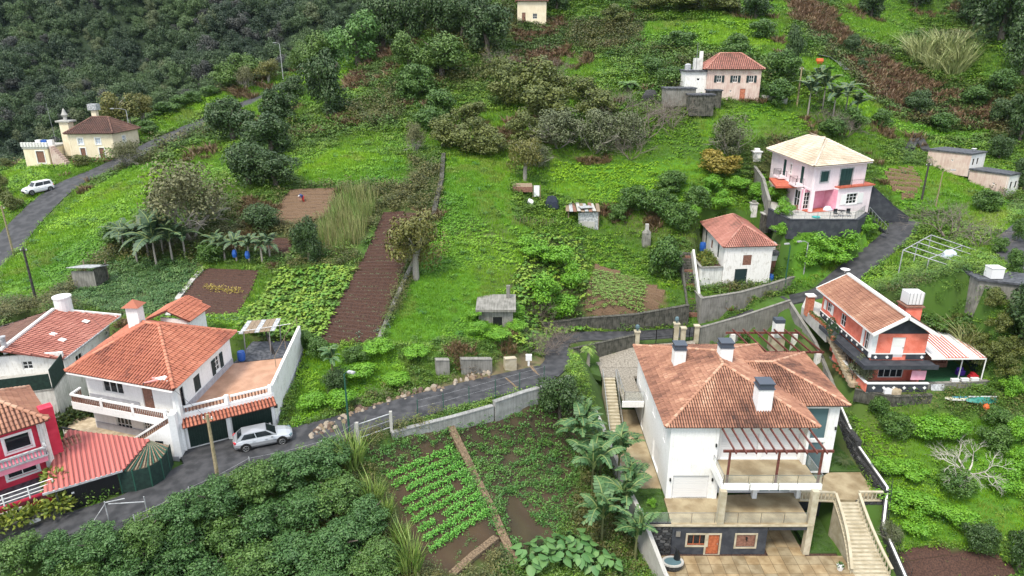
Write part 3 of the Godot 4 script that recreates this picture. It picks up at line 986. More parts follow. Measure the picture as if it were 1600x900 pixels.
# ---------------------------------------------------------------- ground, roads, beds
var zones := [
	["soil", PackedVector2Array([Vector2(-16.21, -84.69), Vector2(-11.64, -83.87), Vector2(-11.79, -75.44), Vector2(-12.37, -69.14), Vector2(-13.06, -60.18), Vector2(-18.34, -59.15), Vector2(-17.73, -68.46), Vector2(-16.83, -76.72)])],
	["soil", PackedVector2Array([Vector2(-33.33, -61.41), Vector2(-35.1, -70.83), Vector2(-34.57, -73.94), Vector2(-28.49, -73.17), Vector2(-28, -69.53), Vector2(-27.42, -63.59)])],
	["soil_dry", PackedVector2Array([Vector2(-30.71, -86.81), Vector2(-30.04, -92.07), Vector2(-23.6, -91.39), Vector2(-23.28, -85.31), Vector2(-26.42, -83.16), Vector2(-29.94, -84.17)])],
	["soil", PackedVector2Array([Vector2(-33.21, -80.63), Vector2(-26.7, -80.31), Vector2(-25.75, -76.32), Vector2(-31.38, -78.61)])],
	["soil_dry", PackedVector2Array([Vector2(8.41, -74.52), Vector2(10.61, -83.04), Vector2(13.05, -82.8), Vector2(18.64, -77.97), Vector2(17.63, -76.28), Vector2(12.51, -74.99)])],
	["soil", PackedVector2Array([Vector2(31.23, -44.82), Vector2(34.26, -44.5), Vector2(38.21, -43.55), Vector2(39.07, -41.71), Vector2(29.86, -41.4)])],
	["crop", PackedVector2Array([Vector2(-10.18, -44.39), Vector2(-5.77, -48.43), Vector2(-3.02, -45.1), Vector2(-0.48, -41.38), Vector2(-4.15, -37.35), Vector2(-6.17, -38.02), Vector2(-7.78, -40.21)])],
	["field", PackedVector2Array([Vector2(-11.86, -45.5), Vector2(-5.86, -49.88), Vector2(3.54, -56.21), Vector2(6.26, -55.98), Vector2(5.77, -49.56), Vector2(3.5, -43.61), Vector2(0, -39.87), Vector2(-3.02, -45.1), Vector2(-5.77, -48.35), Vector2(-9.85, -44.75)])],
	["taro", PackedVector2Array([Vector2(-26.4, -61.33), Vector2(-26.26, -69.51), Vector2(-25.88, -72.91), Vector2(-21.63, -73.25), Vector2(-17.34, -73.53), Vector2(-17.52, -69.1), Vector2(-18.34, -59.15), Vector2(-23.91, -58.53)])],
	["taro", PackedVector2Array([Vector2(2.42, -83.5), Vector2(9.25, -86.69), Vector2(9.45, -75.54), Vector2(7.35, -68.31), Vector2(0, -62.07), Vector2(0.36, -72.75)])],
	["reed", PackedVector2Array([Vector2(-23.37, -78.87), Vector2(-22.75, -90.64), Vector2(-17.33, -87.55), Vector2(-18.12, -77.56), Vector2(-20.77, -75.85)])],
	["garden", PackedVector2Array([Vector2(-45.69, -65.21), Vector2(-48.8, -75.11), Vector2(-45.38, -77.22), Vector2(-35.54, -75.46), Vector2(-35.05, -69.13), Vector2(-33.33, -61.41), Vector2(-37.24, -60.49)])],
	["bright", PackedVector2Array([Vector2(5.64, -100.81), Vector2(27.47, -99.89), Vector2(28.23, -96.45), Vector2(22.84, -91.88), Vector2(12.42, -93.07), Vector2(5.3, -93.26)])],
	["bright", PackedVector2Array([Vector2(-10.33, -100.84), Vector2(0, -100.63), Vector2(0, -85.13), Vector2(4.86, -83.41), Vector2(0, -73.55), Vector2(-0.63, -61.74), Vector2(-12.41, -59.95), Vector2(-11, -69.12), Vector2(-10.22, -74.66), Vector2(-8.71, -82.54)])],
	["bright", PackedVector2Array([Vector2(-54.12, -67.6), Vector2(-62.78, -79.58), Vector2(-62.2, -86.65), Vector2(-62.07, -108.52), Vector2(-57.86, -112.83), Vector2(-49.28, -96.65), Vector2(-48.69, -85.89), Vector2(-49.65, -76.67), Vector2(-48.43, -65.39)])],
	["bright", PackedVector2Array([Vector2(-30.97, -97.09), Vector2(-27.43, -105.55), Vector2(-15.07, -101.19), Vector2(-13.76, -91.08), Vector2(-20.87, -92.12), Vector2(-28.05, -92.83)])],
	["bright", PackedVector2Array([Vector2(-21.29, -57.62), Vector2(-11.02, -59.65), Vector2(-9.39, -56.31), Vector2(-13.47, -53.26), Vector2(-17.73, -47.88), Vector2(-18.73, -53.43)])],
	["bright", PackedVector2Array([Vector2(34.83, -81.73), Vector2(46.83, -86.62), Vector2(45.68, -83.06), Vector2(36.5, -78.12), Vector2(34.43, -80.14)])],
	["bright", PackedVector2Array([Vector2(32.57, -57.81), Vector2(38.78, -56.23), Vector2(45.75, -53.52), Vector2(40.55, -44.22), Vector2(38.42, -43.92), Vector2(34.39, -44.78), Vector2(31.14, -45.19), Vector2(31.49, -49.84)])],
	["bright", PackedVector2Array([Vector2(27.46, -107.49), Vector2(40.6, -111.92), Vector2(45.83, -108.87), Vector2(45.74, -105.51), Vector2(38.67, -104.82), Vector2(28.35, -102.13)])],
	["bright", PackedVector2Array([Vector2(-67.79, -129.34), Vector2(-64.36, -148.05), Vector2(-61.41, -149.26), Vector2(-62.16, -135.84), Vector2(-66.26, -121.29)])],
	["bright", PackedVector2Array([Vector2(-51.24, -154.09), Vector2(-42.31, -152.38), Vector2(-41.22, -142.89), Vector2(-48.37, -144.67)])],
	["bright", PackedVector2Array([Vector2(-84.1, -112.01), Vector2(-75.58, -111.29), Vector2(-69.15, -100.7), Vector2(-71.79, -93.4)])],
	["bright", PackedVector2Array([Vector2(53.12, -99.59), Vector2(68.29, -104.25), Vector2(67.44, -90.71), Vector2(56.71, -75.55), Vector2(57.51, -88.45), Vector2(52.6, -91.99)])],
	["bright", PackedVector2Array([Vector2(29.44, -160.44), Vector2(49.51, -153.12), Vector2(50.51, -139.73), Vector2(45.51, -135.44), Vector2(34.82, -140.85), Vector2(25.56, -144.55)])],
	["bright", PackedVector2Array([Vector2(50.34, -131.82), Vector2(60.64, -136.35), Vector2(65.17, -118.68), Vector2(85.4, -122.4), Vector2(81.24, -119.03), Vector2(60.29, -113.05), Vector2(51.96, -123.01)])],
	["bracken", PackedVector2Array([Vector2(-33.06, -140.4), Vector2(-29.16, -156.82), Vector2(-18.93, -153.4), Vector2(-23.03, -143.39), Vector2(-25.15, -132.83), Vector2(-31.02, -134.85)])],
	["bracken", PackedVector2Array([Vector2(0.72, -165.82), Vector2(11.7, -167.69), Vector2(11.94, -150.07), Vector2(7.4, -138.08), Vector2(0.64, -142.67)])],
	["bracken", PackedVector2Array([Vector2(64.61, -175.73), Vector2(76.15, -179.12), Vector2(72.22, -154.79), Vector2(77.9, -145.54), Vector2(86.07, -136.4), Vector2(90.97, -124.63), Vector2(88.79, -120.89), Vector2(77.07, -123.64), Vector2(64.94, -120.63), Vector2(64, -135.16), Vector2(60.36, -145.88)])],
	["bracken", PackedVector2Array([Vector2(36.73, -104.8), Vector2(46.35, -109.78), Vector2(45.83, -104.28), Vector2(40.28, -103.49)])],
	["bracken", PackedVector2Array([Vector2(11.86, -91.92), Vector2(16.8, -96.04), Vector2(18.67, -93.3), Vector2(13.9, -90.28)])],
	["verge", PackedVector2Array([Vector2(-17.96, -46.19), Vector2(-13.08, -51.38), Vector2(-2.46, -59.33), Vector2(6.13, -66.36), Vector2(5.89, -63.4), Vector2(-5.79, -55.19), Vector2(-12.85, -50.29), Vector2(-17.32, -45.74)])],
]
var zone_boxes := []

func zone_at(p: Vector2) -> String:
	if zone_boxes.is_empty():
		for z in zones:
			var r := Rect2(z[1][0], Vector2.ZERO)
			for q in z[1]:
				r = r.expand(q)
			zone_boxes.append(r)
	for i in zones.size():
		if zone_boxes[i].has_point(p) and Geometry2D.is_point_in_polygon(p, zones[i][1]):
			return zones[i][0]
	return "mixed"

const UNDER := {
	"soil": Color(0.05, 0.026, 0.017), "soil_dry": Color(0.12, 0.07, 0.042), "crop": Color(0.06, 0.032, 0.02), "field": Color(0.05, 0.032, 0.02),
	"taro": Color(0.05, 0.06, 0.015), "reed": Color(0.09, 0.09, 0.035), "garden": Color(0.05, 0.06, 0.02), "bright": Color(0.07, 0.19, 0.01),
	"mixed": Color(0.05, 0.11, 0.012), "bracken": Color(0.12, 0.06, 0.035), "verge": Color(0.16, 0.12, 0.07),
}

func build_ground() -> void:
	solve_terrain()
	grid_terrain()
	var mb := MB.new()
	var nx := gx.size()
	for j in gz.size():
		for i in nx:
			var x := gx[i]
			var z := gz[j]
			var h := gh[j * nx + i]
			var i0 := maxi(i - 1, 0)
			var i1 := mini(i + 1, nx - 1)
			var j0 := maxi(j - 1, 0)
			var j1 := mini(j + 1, gz.size() - 1)
			var nn := Vector3(-(gh[j * nx + i1] - gh[j * nx + i0]) / (gx[i1] - gx[i0]), 1.0, -(gh[j1 * nx + i] - gh[j0 * nx + i]) / (gz[j1] - gz[j0])).normalized()
			var kd := zone_at(Vector2(x, z))
			var c: Color = UNDER[kd]
			if kd != "mixed":
				c = c.lerp(UNDER.mixed, 0.25 if kd in ["bright", "bracken"] else 0.08)
			c = c.lerp(Color(0.09, 0.06, 0.035), clampf(nz.get_noise_2d(x * 6.0, z * 6.0) * 0.9, 0.0, 0.5))
			mb.col = c * rng.randf_range(0.8, 1.2)
			mb.vert(Vector3(x, h, z), nn)
	for j in gz.size() - 1:
		for i in nx - 1:
			var a := j * nx + i
			mb.ix.append_array([a, a + nx, a + 1, a + 1, a + nx, a + nx + 1])
	var m := vcol("ground", 0.95)
	m.detail_enabled = false
	struct("ground", mb, m)
	# the wooded slope across the ravine
	var fb := MB.new()
	var cols := 60
	var rows := 34
	for j in rows + 1:
		for i in cols + 1:
			var x := -420.0 + 9.0 * i
			var z := -205.0 - 9.0 * j
			fb.col = Color(0.014, 0.03, 0.01)
			fb.vert(Vector3(x, far_y(x, z), z), Vector3(0, 0.8, 0.6))
	for j in rows:
		for i in cols:
			var a := j * (cols + 1) + i
			fb.ix.append_array([a, a + cols + 1, a + 1, a + 1, a + cols + 1, a + cols + 2])
	struct("hillside", fb, M.ground)

func far_y(x: float, z: float) -> float:
	var d := -z - 205.0
	return -34.0 + d * 0.62 + nz.get_noise_2d(x * 0.9, z * 0.9) * 16.0 + nz.get_noise_2d(x * 3.0, z * 3.0) * 5.0 + (x + 140.0) * 0.02

func smooth_path(pts: Array, n := 6) -> Array:
	var out := []
	for i in pts.size() - 1:
		var p0: Vector3 = pts[maxi(i - 1, 0)]
		var p3: Vector3 = pts[mini(i + 2, pts.size() - 1)]
		for k in n:
			out.append(pts[i].cubic_interpolate(pts[i + 1], p0, p3, float(k) / n))
	out.append(pts[-1])
	return out

func strip(mb: MB, pts: Array, w: float, lift: float, drop := 0.0) -> void:
	for i in pts.size() - 1:
		var a: Vector3 = pts[i]
		var b: Vector3 = pts[i + 1]
		var d0: Vector3 = pts[mini(i + 1, pts.size() - 1)] - pts[maxi(i - 1, 0)]
		var d1: Vector3 = pts[mini(i + 2, pts.size() - 1)] - pts[i]
		var s0 := Vector3(-d0.z, 0, d0.x).normalized() * w / 2.0
		var s1 := Vector3(-d1.z, 0, d1.x).normalized() * w / 2.0
		var u := Vector3.UP * lift
		mb.quad(a - s0 + u, a + s0 + u, b + s1 + u, b - s1 + u)
		if drop > 0.0:
			var dn := Vector3.DOWN * drop
			mb.quad(a + s0 + u + dn, b + s1 + u + dn, b + s1 + u, a + s0 + u)
			mb.quad(b - s1 + u + dn, a - s0 + u + dn, a - s0 + u, b - s1 + u)

func build_roads() -> void:
	for r in roads:
		var mb := MB.new()
		var pts := []
		for p in smooth_path(r[0], 5):
			pts.append(Vector3(p.x, maxf(p.y, p.y), p.z))
		strip(mb, pts, r[1], 0.06, 0.35)
		struct("road", mb, M.asphalt)

# a bed of furrowed soil: ridges across the polygon, running along dir
func furrows(called: String, poly: PackedVector2Array, dir: Vector2, gap: float, hgt: float, m: Material, label: String) -> void:
	var d := dir.normalized()
	var s := Vector2(-d.y, d.x)
	var lo := 1e9
	var hi := -1e9
	for p in poly:
		lo = minf(lo, p.dot(s))
		hi = maxf(hi, p.dot(s))
	var root := thing(called, label, "soil bed")
	root.set_meta("kind", "structure")
	var k := 0
	var t := lo + gap / 2
	while t < hi:
		var cuts := []
		for i in poly.size():
			var a := poly[i]
			var b := poly[(i + 1) % poly.size()]
			var da := a.dot(s) - t
			var db := b.dot(s) - t
			if (da < 0) != (db < 0):
				cuts.append(a.lerp(b, da / (da - db)).dot(d))
		cuts.sort()
		for c in range(0, cuts.size() - 1, 2):
			var mb := MB.new()
			var n := maxi(2, int((cuts[c + 1] - cuts[c]) / 0.6))
			var prev := []
			for i in n + 1:
				var q := s * (t + nz.get_noise_2d(t * 30.0, i * 25.0) * 0.12) + d * lerpf(cuts[c], cuts[c + 1], float(i) / n)
				var row := []
				for e in [[-0.5, -0.06], [-0.22, 0.75], [0.15, 1.0], [0.5, -0.06]]:
					var w: Vector2 = q + s * e[0] * gap
					row.append(on(w.x, w.y) + Vector3.UP * (0.05 + e[1] * hgt + rng.randf_range(-0.02, 0.02)))
				if prev:
					for e in 3:
						mb.quad(prev[e], prev[e + 1], row[e + 1], row[e])
				prev = row
			if mb.v.size() > 0:
				part(root, "furrow", mb, m)
				k += 1
		t += gap


# ---------------------------------------------------------------- the white villa and its plot
var pal_villa := [Color(0.07, 0.035, 0.025), Color(0.17, 0.075, 0.048), Color(0.29, 0.135, 0.085), Color(0.38, 0.19, 0.12), Color(0.5, 0.3, 0.2)]
var pal_bright := [Color(0.15, 0.05, 0.035), Color(0.34, 0.11, 0.065), Color(0.42, 0.145, 0.085), Color(0.5, 0.2, 0.125)]
var pal_old := [Color(0.13, 0.07, 0.05), Color(0.3, 0.12, 0.09), Color(0.38, 0.16, 0.12), Color(0.44, 0.22, 0.17)]
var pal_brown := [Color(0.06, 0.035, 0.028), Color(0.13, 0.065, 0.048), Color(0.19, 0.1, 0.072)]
var pal_straw := [Color(0.4, 0.32, 0.23), Color(0.54, 0.45, 0.34), Color(0.64, 0.55, 0.44), Color(0.7, 0.62, 0.52)]

func vx(x: float, y: float, z: float) -> Vector3:
	return Vector3(x, y, z)

func build_villa() -> void:
	var v := thing("villa", "large white villa with hipped clay roof, balcony pergola and dark grey basement", "house", vx(19, -3, -52))
	var E := 7.05
	# roof: main hip and the wing on the right
	hip(v, vx(12.37, E, -48.1), vx(24.84, E, -48.1), vx(25.2, E, -64.3), vx(12.47, E, -64.05), vx(18.5, 9.75, -54.2), vx(18.6, 9.75, -56.9), true, pal_villa, 0.215)
	var wf := vx(28.9, E, -51.6)
	var wb := vx(29.2, E, -62.2)
	var w1 := vx(18.8, 8.62, -56.9)
	var w2 := vx(24.0, 8.62, -56.9)
	tile_plane(v, [vx(22.4, E, -51.6), wf, w2, w1], pal_villa, 0.215)
	tile_plane(v, [wf, wb, w2], pal_villa, 0.215)
	tile_plane(v, [wb, vx(22.4, E, -62.2), w1, w2], pal_villa, 0.215)
	ridge(v, wf, w2, pal_villa); ridge(v, wb, w2, pal_villa); ridge(v, w1, w2, pal_villa)
	for c in [[vx(15.42, 7.6, -57.4), 1.05, 2.2, 1.0], [vx(19.1, 8.6, -55.8), 1.1, 2.15, 1.0], [vx(20.7, 7.3, -50.1), 1.2, 2.4, 1.05]]:
		var ch := part(v, "chimney", MB.new().box(c[0] + vx(0, c[2] / 2, 0), vx(c[1], c[2], c[1])), M.white)
		var cap := MB.new()
		cap.box(c[0] + vx(0, c[2] + 0.05, 0), vx(c[1] + 0.16, 0.08, c[1] + 0.16))
		cap.box(c[0] + vx(0, c[2] + 0.28, 0), vx(c[1] - 0.02, 0.36, c[1] - 0.02))
		cap.box(c[0] + vx(0, c[2] + 0.5, 0), vx(c[1] + 0.12, 0.09, c[1] + 0.12))
		sub(ch, "cap", cap, M.chimney_cap)
	# walls
	var FL := vx(12.95, 0, -48.45)
	var FR := vx(24.3, 0, -48.45)
	var W: Material = M.white
	wall(v, FL, vx(16.9, 0, -48.45), 0, 6.95, [[0.5, 0.0, 3.0, 2.25, "roller", "shut_white"]], W)
	# upper front set back behind the balcony, lower set back behind the piers
	wall(v, vx(16.9, 0, -48.45), vx(16.9, 0, -49.2), 0, 6.95, [], W)
	wall(v, vx(16.9, 0, -49.2), vx(24.3, 0, -49.2), 3.3, 6.95, [[0.5, 0.1, 3.1, 2.4, "roller", "shut_white"], [4.0, 0.1, 3.0, 2.4, "roller", "shut_white"]], W)
	wall(v, vx(16.9, 0, -49.2), vx(24.3, 0, -49.2), 0, 3.1, [[0.45, 0.0, 3.0, 2.25, "roller", "shut_white"], [4.2, 0.0, 2.7, 2.25, "glass", "", 3, 1, "", "frame", "pane_sky"]], W)
	for x in [17.05, 20.45, 24.15]:
		part(v, "pier", MB.new().box(vx(x, 1.52, -48.6), vx(0.36, 3.04, 0.42)), W)
	wall(v, vx(24.3, 0, -48.45), vx(24.3, 0, -52.1), 0, 6.95, [[1.4, 3.5, 1.6, 2.2, "glass", "", 2, 1, "", "frame", "pane_sky"]], W)
	wall(v, vx(24.3, 0, -52.1), vx(28.35, 0, -52.1), 0, 6.95, [[0.5, 0.05, 2.7, 3.1, "glass", "", 2, 1, "", "frame", "pane_sky"], [0.5, 3.45, 2.7, 3.1, "glass", "", 1, 1, "", "frame", "pane_sky"]], W)
	wall(v, vx(28.35, 0, -52.1), vx(28.7, 0, -61.7), 0, 6.95, [[3.0, 4.2, 1.4, 1.2, "win", "", 2, 2], [6.0, 4.2, 1.4, 1.2, "win", "", 2, 2]], W)
	wall(v, vx(28.7, 0, -61.7), vx(24.7, 0, -61.7), 0, 6.95, [], W)
	wall(v, vx(24.7, 0, -61.7), vx(24.7, 0, -63.8), 0, 6.95, [], W)
	wall(v, vx(24.7, 0, -63.8), vx(12.95, 0, -63.6), 0, 6.95, [[3.0, 3.5, 1.2, 2.1, "door", "wood_brown"]], W)
	wall(v, vx(12.95, 0, -63.6), FL, 0, 6.95, [[1.2, 3.6, 1.0, 2.2, "shut", "shut_white"], [4.6, 4.2, 1.3, 1.3, "shut", "shut_white"], [8.0, 4.2, 1.3, 1.3, "shut", "shut_white"], [9.2, 0.1, 2.6, 2.2, "roller", "shut_white"], [12.6, 4.3, 0.9, 1.1, "shut", "shut_white"], [3.5, 0.1, 1.0, 2.1, "door", "shut_white"]], W)
	# soffit under the eaves
	part(v, "soffit", MB.new().slab([vx(12.5, 0, -48.2), vx(24.7, 0, -48.2), vx(24.7, 0, -51.7), vx(28.8, 0, -51.7), vx(29.05, 0, -62.1), vx(25.0, 0, -62.2), vx(25.1, 0, -64.2), vx(12.6, 0, -63.95)], 6.88, 6.95), M.white)
	# balcony
	part(v, "balcony_floor", MB.new().slab([vx(16.62, 0, -45.7), vx(24.35, 0, -45.7), vx(24.35, 0, -49.2), vx(16.62, 0, -49.2)], 3.05, 3.3), M.paving)
	for g in [[16.5, 18.72], [18.82, 20.98], [21.08, 24.45]]:
		part(v, "edge_beam", MB.new().box(vx((g[0] + g[1]) / 2, 3.2, -45.62), vx(g[1] - g[0], 0.52, 0.2)), M.white)
	part(v, "side_parapet", MB.new().bar(vx(16.55, 3.35, -45.75), vx(16.55, 3.35, -48.45), 0.18, 0.75), M.white)
	glass_rail(v, [vx(16.65, 3.35, -48.4), vx(16.65, 3.35, -45.55), vx(24.4, 3.35, -45.55), vx(24.4, 3.35, -48.4)], 0.95, 2.0)
	# pergola over the balcony
	for x in [17.0, 20.85, 24.2]:
		part(v, "pergola_post", MB.new().box(vx(x, 4.75, -45.85), vx(0.15, 2.95, 0.15)), M.wood_red)
	part(v, "pergola_beam", MB.new().box(vx(20.75, 6.3, -45.85), vx(8.6, 0.2, 0.14)), M.wood_red)
	for i in 10:
		var x := 17.0 + 0.78 * i
		part(v, "rafter", MB.new().bar(vx(x, 6.86, -48.35), vx(x + 0.28, 6.45, -45.3), 0.09, 0.17), M.wood_red)
	# ground-floor terrace
	part(v, "terrace_floor", MB.new().slab([vx(12.75, 0, -45.15), vx(24.0, 0, -45.15), vx(24.0, 0, -48.4), vx(31.0, 0, -48.2), vx(31.2, 0, -52.2), vx(28.4, 0, -52.15), vx(24.2, 0, -49.3), vx(12.85, 0, -48.5)], -0.3, 0.0), M.paving)
	part(v, "terrace_floor", MB.new().slab([vx(9.2, 0, -63.4), vx(9.5, 0, -49.8), vx(12.9, 0, -49.8), vx(12.9, 0, -63.4)], -0.3, 0.0), M.paving)
	for x in [[16.64, -0.02, 3.05], [23.9, -3.0, 3.05]]:
		part(v, "column", MB.new().box(vx(x[0], (x[1] + x[2]) / 2, -45.35), vx(0.5, x[2] - x[1], 0.5)), M.beige_stone)
	glass_rail(v, [vx(10.65, 0.02, -45.28), vx(23.6, 0.02, -45.28)], 0.95, 1.75)
	# basement
	wall(v, vx(12.9, 0, -45.2), vx(20.55, 0, -45.2), -3.02, -0.3, [[1.25, 0.9, 1.55, 1.05, "win", "", 3, 1, "beige_stone", "wood_orange"], [2.8, 0.0, 1.05, 1.95, "door", "wood_orange", "beige_stone"], [5.2, 0.75, 1.55, 1.2, "shut", "wood_brown", 1, "beige_stone"]], M.charcoal)
	wall(v, vx(20.55, 0, -45.2), vx(20.55, 0, -50.0), -3.02, -0.3, [], M.charcoal)
	wall(v, vx(20.55, 0, -50.0), vx(27.0, 0, -50.0), -3.02, -0.3, [], M.charcoal)
	part(v, "lintel", MB.new().box(vx(22.3, -0.45, -45.3), vx(3.4, 0.3, 0.3)), M.charcoal)
	part(v, "slab_edge", MB.new().box(vx(17.3, -0.12, -45.12), vx(13.4, 0.14, 0.14)), M.beige_stone)
	# wall lamps
	for p in [vx(13.2, 1.9, -48.36), vx(16.72, 1.9, -48.36), vx(16.72, 5.2, -48.36), vx(28.2, 4.6, -52.0), vx(18.9, -1.4, -45.12)]:
		part(v, "wall_lamp", MB.new().box(p, vx(0.11, 0.28, 0.12)), M.iron)
	part(v, "meter_box", MB.new().box(vx(13.35, -0.95, -45.14), vx(0.35, 0.5, 0.1)), M.steel)

	# paved patio below
	var pt := thing("patio", "stained ochre paved patio in front of the dark grey villa basement", "patio", vx(19, -3.3, -43))
	part(pt, "paving_base", MB.new().slab([vx(10.8, 0, -46.4), vx(26.4, 0, -46.4), vx(26.8, 0, -40), vx(12.3, 0, -40)], -3.4, -3.035), M.soil)
	part(pt, "paving_base", MB.new().slab([vx(20.6, 0, -49.9), vx(23.6, 0, -49.9), vx(23.6, 0, -45.2), vx(20.6, 0, -45.2)], -3.4, -3.03), M.soil)
	var vars := []
	for k in 5:
		var m := StandardMaterial3D.new()
		m.albedo_texture = M.paving.albedo_texture
		m.uv1_triplanar = true
		m.uv1_world_triplanar = true
		m.uv1_scale = Vector3.ONE * 0.14
		m.roughness = 0.55
		m.albedo_color = Color.from_hsv(0.09, 0.02 * k, 0.9 + 0.025 * k)
		vars.append(m)
	var slabm := BoxMesh.new()
	slabm.size = vx(0.97, 0.06, 0.97)
	for i in 16:
		for j in 10:
			var x := 11.3 + i
			var z := -40.5 - j
			var inside := z > -45.1 and x < 26.6 and x > 10.9 + (z + 45.2) * 0.28
			if z <= -45.1:
				inside = x > 20.9 and x < 23.6
			if not inside:
				continue
			var o := MeshInstance3D.new()
			o.name = "paving_slab"
			o.mesh = slabm
			o.material_override = vars[rng.randi_range(0, 4)]
			pt.add_child(o, true)
			o.position = vx(x, -3.02 + rng.randf_range(-0.004, 0.004), z) - pt.position

	# rock wall beside the basement
	stone_wall("stone_wall", "dark rubble stone wall left of the basement window", vx(10.75, 0, -45.2), vx(12.88, 0, -45.2), -3.2, -0.02, 0.4)
	stone_wall("stone_wall", "dark rubble stone wall under the short balustrade by the garden stairs", vx(28.95, 0, -48.05), vx(31.2, 0, -48.05), -2.9, -0.02, 0.4)
	stone_wall("stone_wall", "tall dark rubble retaining wall along the narrow lawn beside the villa wing", vx(31.45, 0, -54.0), vx(31.25, 0, -48.1), -0.4, 0.95, 0.4)
	stone_wall("stone_wall", "dark rubble retaining wall running uphill behind the villa wing", vx(31.9, 0, -61.5), vx(31.45, 0, -54.0), -0.4, 2.1, 0.4)

	# lawns
	single("lawn", "small rectangular lawn with a pale bush beside the villa garage", "lawn", MB.new().slab([vx(10.75, 0, -45.45), vx(12.7, 0, -45.45), vx(12.8, 0, -49.75), vx(9.7, 0, -49.75)], -0.3, 0.03), M.lawn)
	single("lawn", "narrow strip of lawn with a spiky cycad along the stone wall", "lawn", MB.new().slab([vx(28.6, 0, -52.3), vx(31.5, 0, -52.3), vx(31.7, 0, -61.5), vx(29.0, 0, -61.5)], -0.3, 0.02), M.lawn)
	single("lawn", "upper lawn with shrubs under the wooden garden pergola", "lawn", MB.new().slab([vx(20.8, 0, -65.5), vx(32.1, 0, -64.5), vx(32.2, 0, -74.3), vx(21.0, 0, -70.8)], 3.2, 3.6), M.lawn)
	single("lawn", "tiny lawn with a young palm beside the driveway landing", "lawn", MB.new().slab([vx(6.7, 0, -66.0), vx(9.3, 0, -64.0), vx(9.3, 0, -67.9), vx(6.5, 0, -67.3)], 3.0, 3.54), M.lawn)
	single("lawn", "sunken grass bed between the patio and the garden stairs", "lawn", MB.new().slab([vx(24.3, 0, -45.3), vx(26.5, 0, -45.3), vx(26.9, 0, -49.8), vx(24.3, 0, -49.8)], -3.4, -2.95), M.lawn)

	# driveway and its landing
	single("driveway", "cobbled driveway landing reached through the black iron gates", "driveway", MB.new().slab([vx(9.4, 0, -68.0), vx(9.4, 0, -63.95), vx(10.8, 0, -63.95), vx(10.8, 0, -58.9), vx(12.7, 0, -58.9), vx(12.7, 0, -64.2), vx(20.6, 0, -64.6), vx(20.6, 0, -66.2), vx(12.5, 0, -66.2), vx(9.4, 0, -67.6)], 3.2, 3.5), M.cobble)
	var rp := MB.new()
	rp.quad(vx(9.4, 3.52, -66.2), vx(20.6, 3.52, -66.2), vx(20.6, 4.6, -70.9), vx(13.6, 4.45, -69.6))
	rp.tri(vx(9.4, 3.52, -66.2), vx(13.6, 4.45, -69.6), vx(9.0, 3.6, -68.1))
	single("driveway_ramp", "sloping cobbled ramp from the iron gates to the villa", "driveway", rp, M.cobble)
	single("landing_parapet", "white concrete edge of the driveway landing above the side passage", "parapet", MB.new().box(vx(11.75, 3.2, -58.8), vx(2.1, 0.62, 0.16)), M.white)
	var sg := thing("glass_railing", "glass railing on the driveway landing beside the long stairs", "railing", vx(11, 3.5, -60))
	glass_rail(sg, [vx(10.9, 3.5, -63.9), vx(10.9, 3.5, -58.95), vx(12.8, 3.5, -58.95)], 0.95, 1.6)

	# side stairs
	var ss := thing("side_stairs", "long straight stone stairs with glass railings down the villa side passage", "stairs", vx(10.1, 0, -60))
	for i in 20:
		var t := (i + 0.5) / 20.0
		var yt := 3.5 * (1.0 - i / 20.0)
		part(ss, "step", MB.new().box(vx(10.05, yt / 2 - 0.05, -63.85 + 7.1 * t), vx(1.25, yt + 0.1, 0.36)), M.beige_stone)
	glass_rail(ss, [vx(9.4, 3.5, -63.85), vx(9.4, 0.1, -56.8)], 0.95, 1.6)
	glass_rail(ss, [vx(10.75, 3.5, -63.85), vx(10.75, 0.1, -56.8)], 0.95, 1.6)

	# garden stairs with balustrades
	var gs := thing("garden_stairs", "wide sandy stone stairs with curved balustrades down to the patio", "stairs", vx(28, -3.3, -45))
	var n := 19
	for i in n:
		var t := float(i) / n
		var yt := -3.4 * t
		var xl := 27.0 - 0.45 * t + 0.25 * sin(t * PI)
		var xr := 28.9 + 0.75 * t * t
		part(gs, "step", MB.new().box(vx((xl + xr) / 2, (yt - 3.6) / 2, -47.95 + 5.0 * (t + 0.5 / n)), vx(xr - xl, yt + 3.6, 5.0 / n + 0.02)), M.beige_stone)
	for sd in 2:
		var prev := Vector3.ZERO
		for i in 7:
			var t := i / 6.0
			var x := (27.0 - 0.45 * t + 0.25 * sin(t * PI)) if sd == 0 else (28.9 + 0.75 * t * t + 0.05)
			var p := vx(x, -3.4 * t, -47.95 + 5.0 * t)
			if i > 0:
				balustrade(gs, prev, p, 0.95, M.beige_stone, 0.27)
			prev = p
	balustrade(gs, vx(29.0, 0, -48.1), vx(31.0, 0, -48.1), 0.95, M.beige_stone, 0.3)
	balustrade(gs, vx(24.2, 0, -48.2), vx(27.0, 0, -48.0), 0.95, M.beige_stone, 0.3)

	# boundary walls
	wall_run("boundary_wall", "pale rendered boundary wall stepping down past the banana plants", [vx(6.25, 4.3, -67.0), vx(6.9, 3.9, -63.4), vx(8.6, 2.2, -56.0), vx(9.9, 0.9, -48.0), vx(10.6, 0.3, -45.1), vx(11.7, -2.0, -42.0), vx(12.6, -2.6, -39.0)], 0.26, 3.2, M.concrete_light, "wall")
	wall_run("boundary_wall", "dark boundary wall between the road and the driveway landing", [vx(6.25, 5.0, -67.0), vx(6.5, 5.1, -67.5), vx(13.6, 5.8, -69.6)], 0.26, 2.2, M.concrete_dark, "wall")
	wall_run("boundary_wall", "tall grey block wall with stained coping behind the garden pergola", [vx(20.8, 6.0, -71.0), vx(26.5, 6.9, -72.6), vx(32.4, 8.1, -74.5)], 0.24, 3.4, M.concrete, "wall")
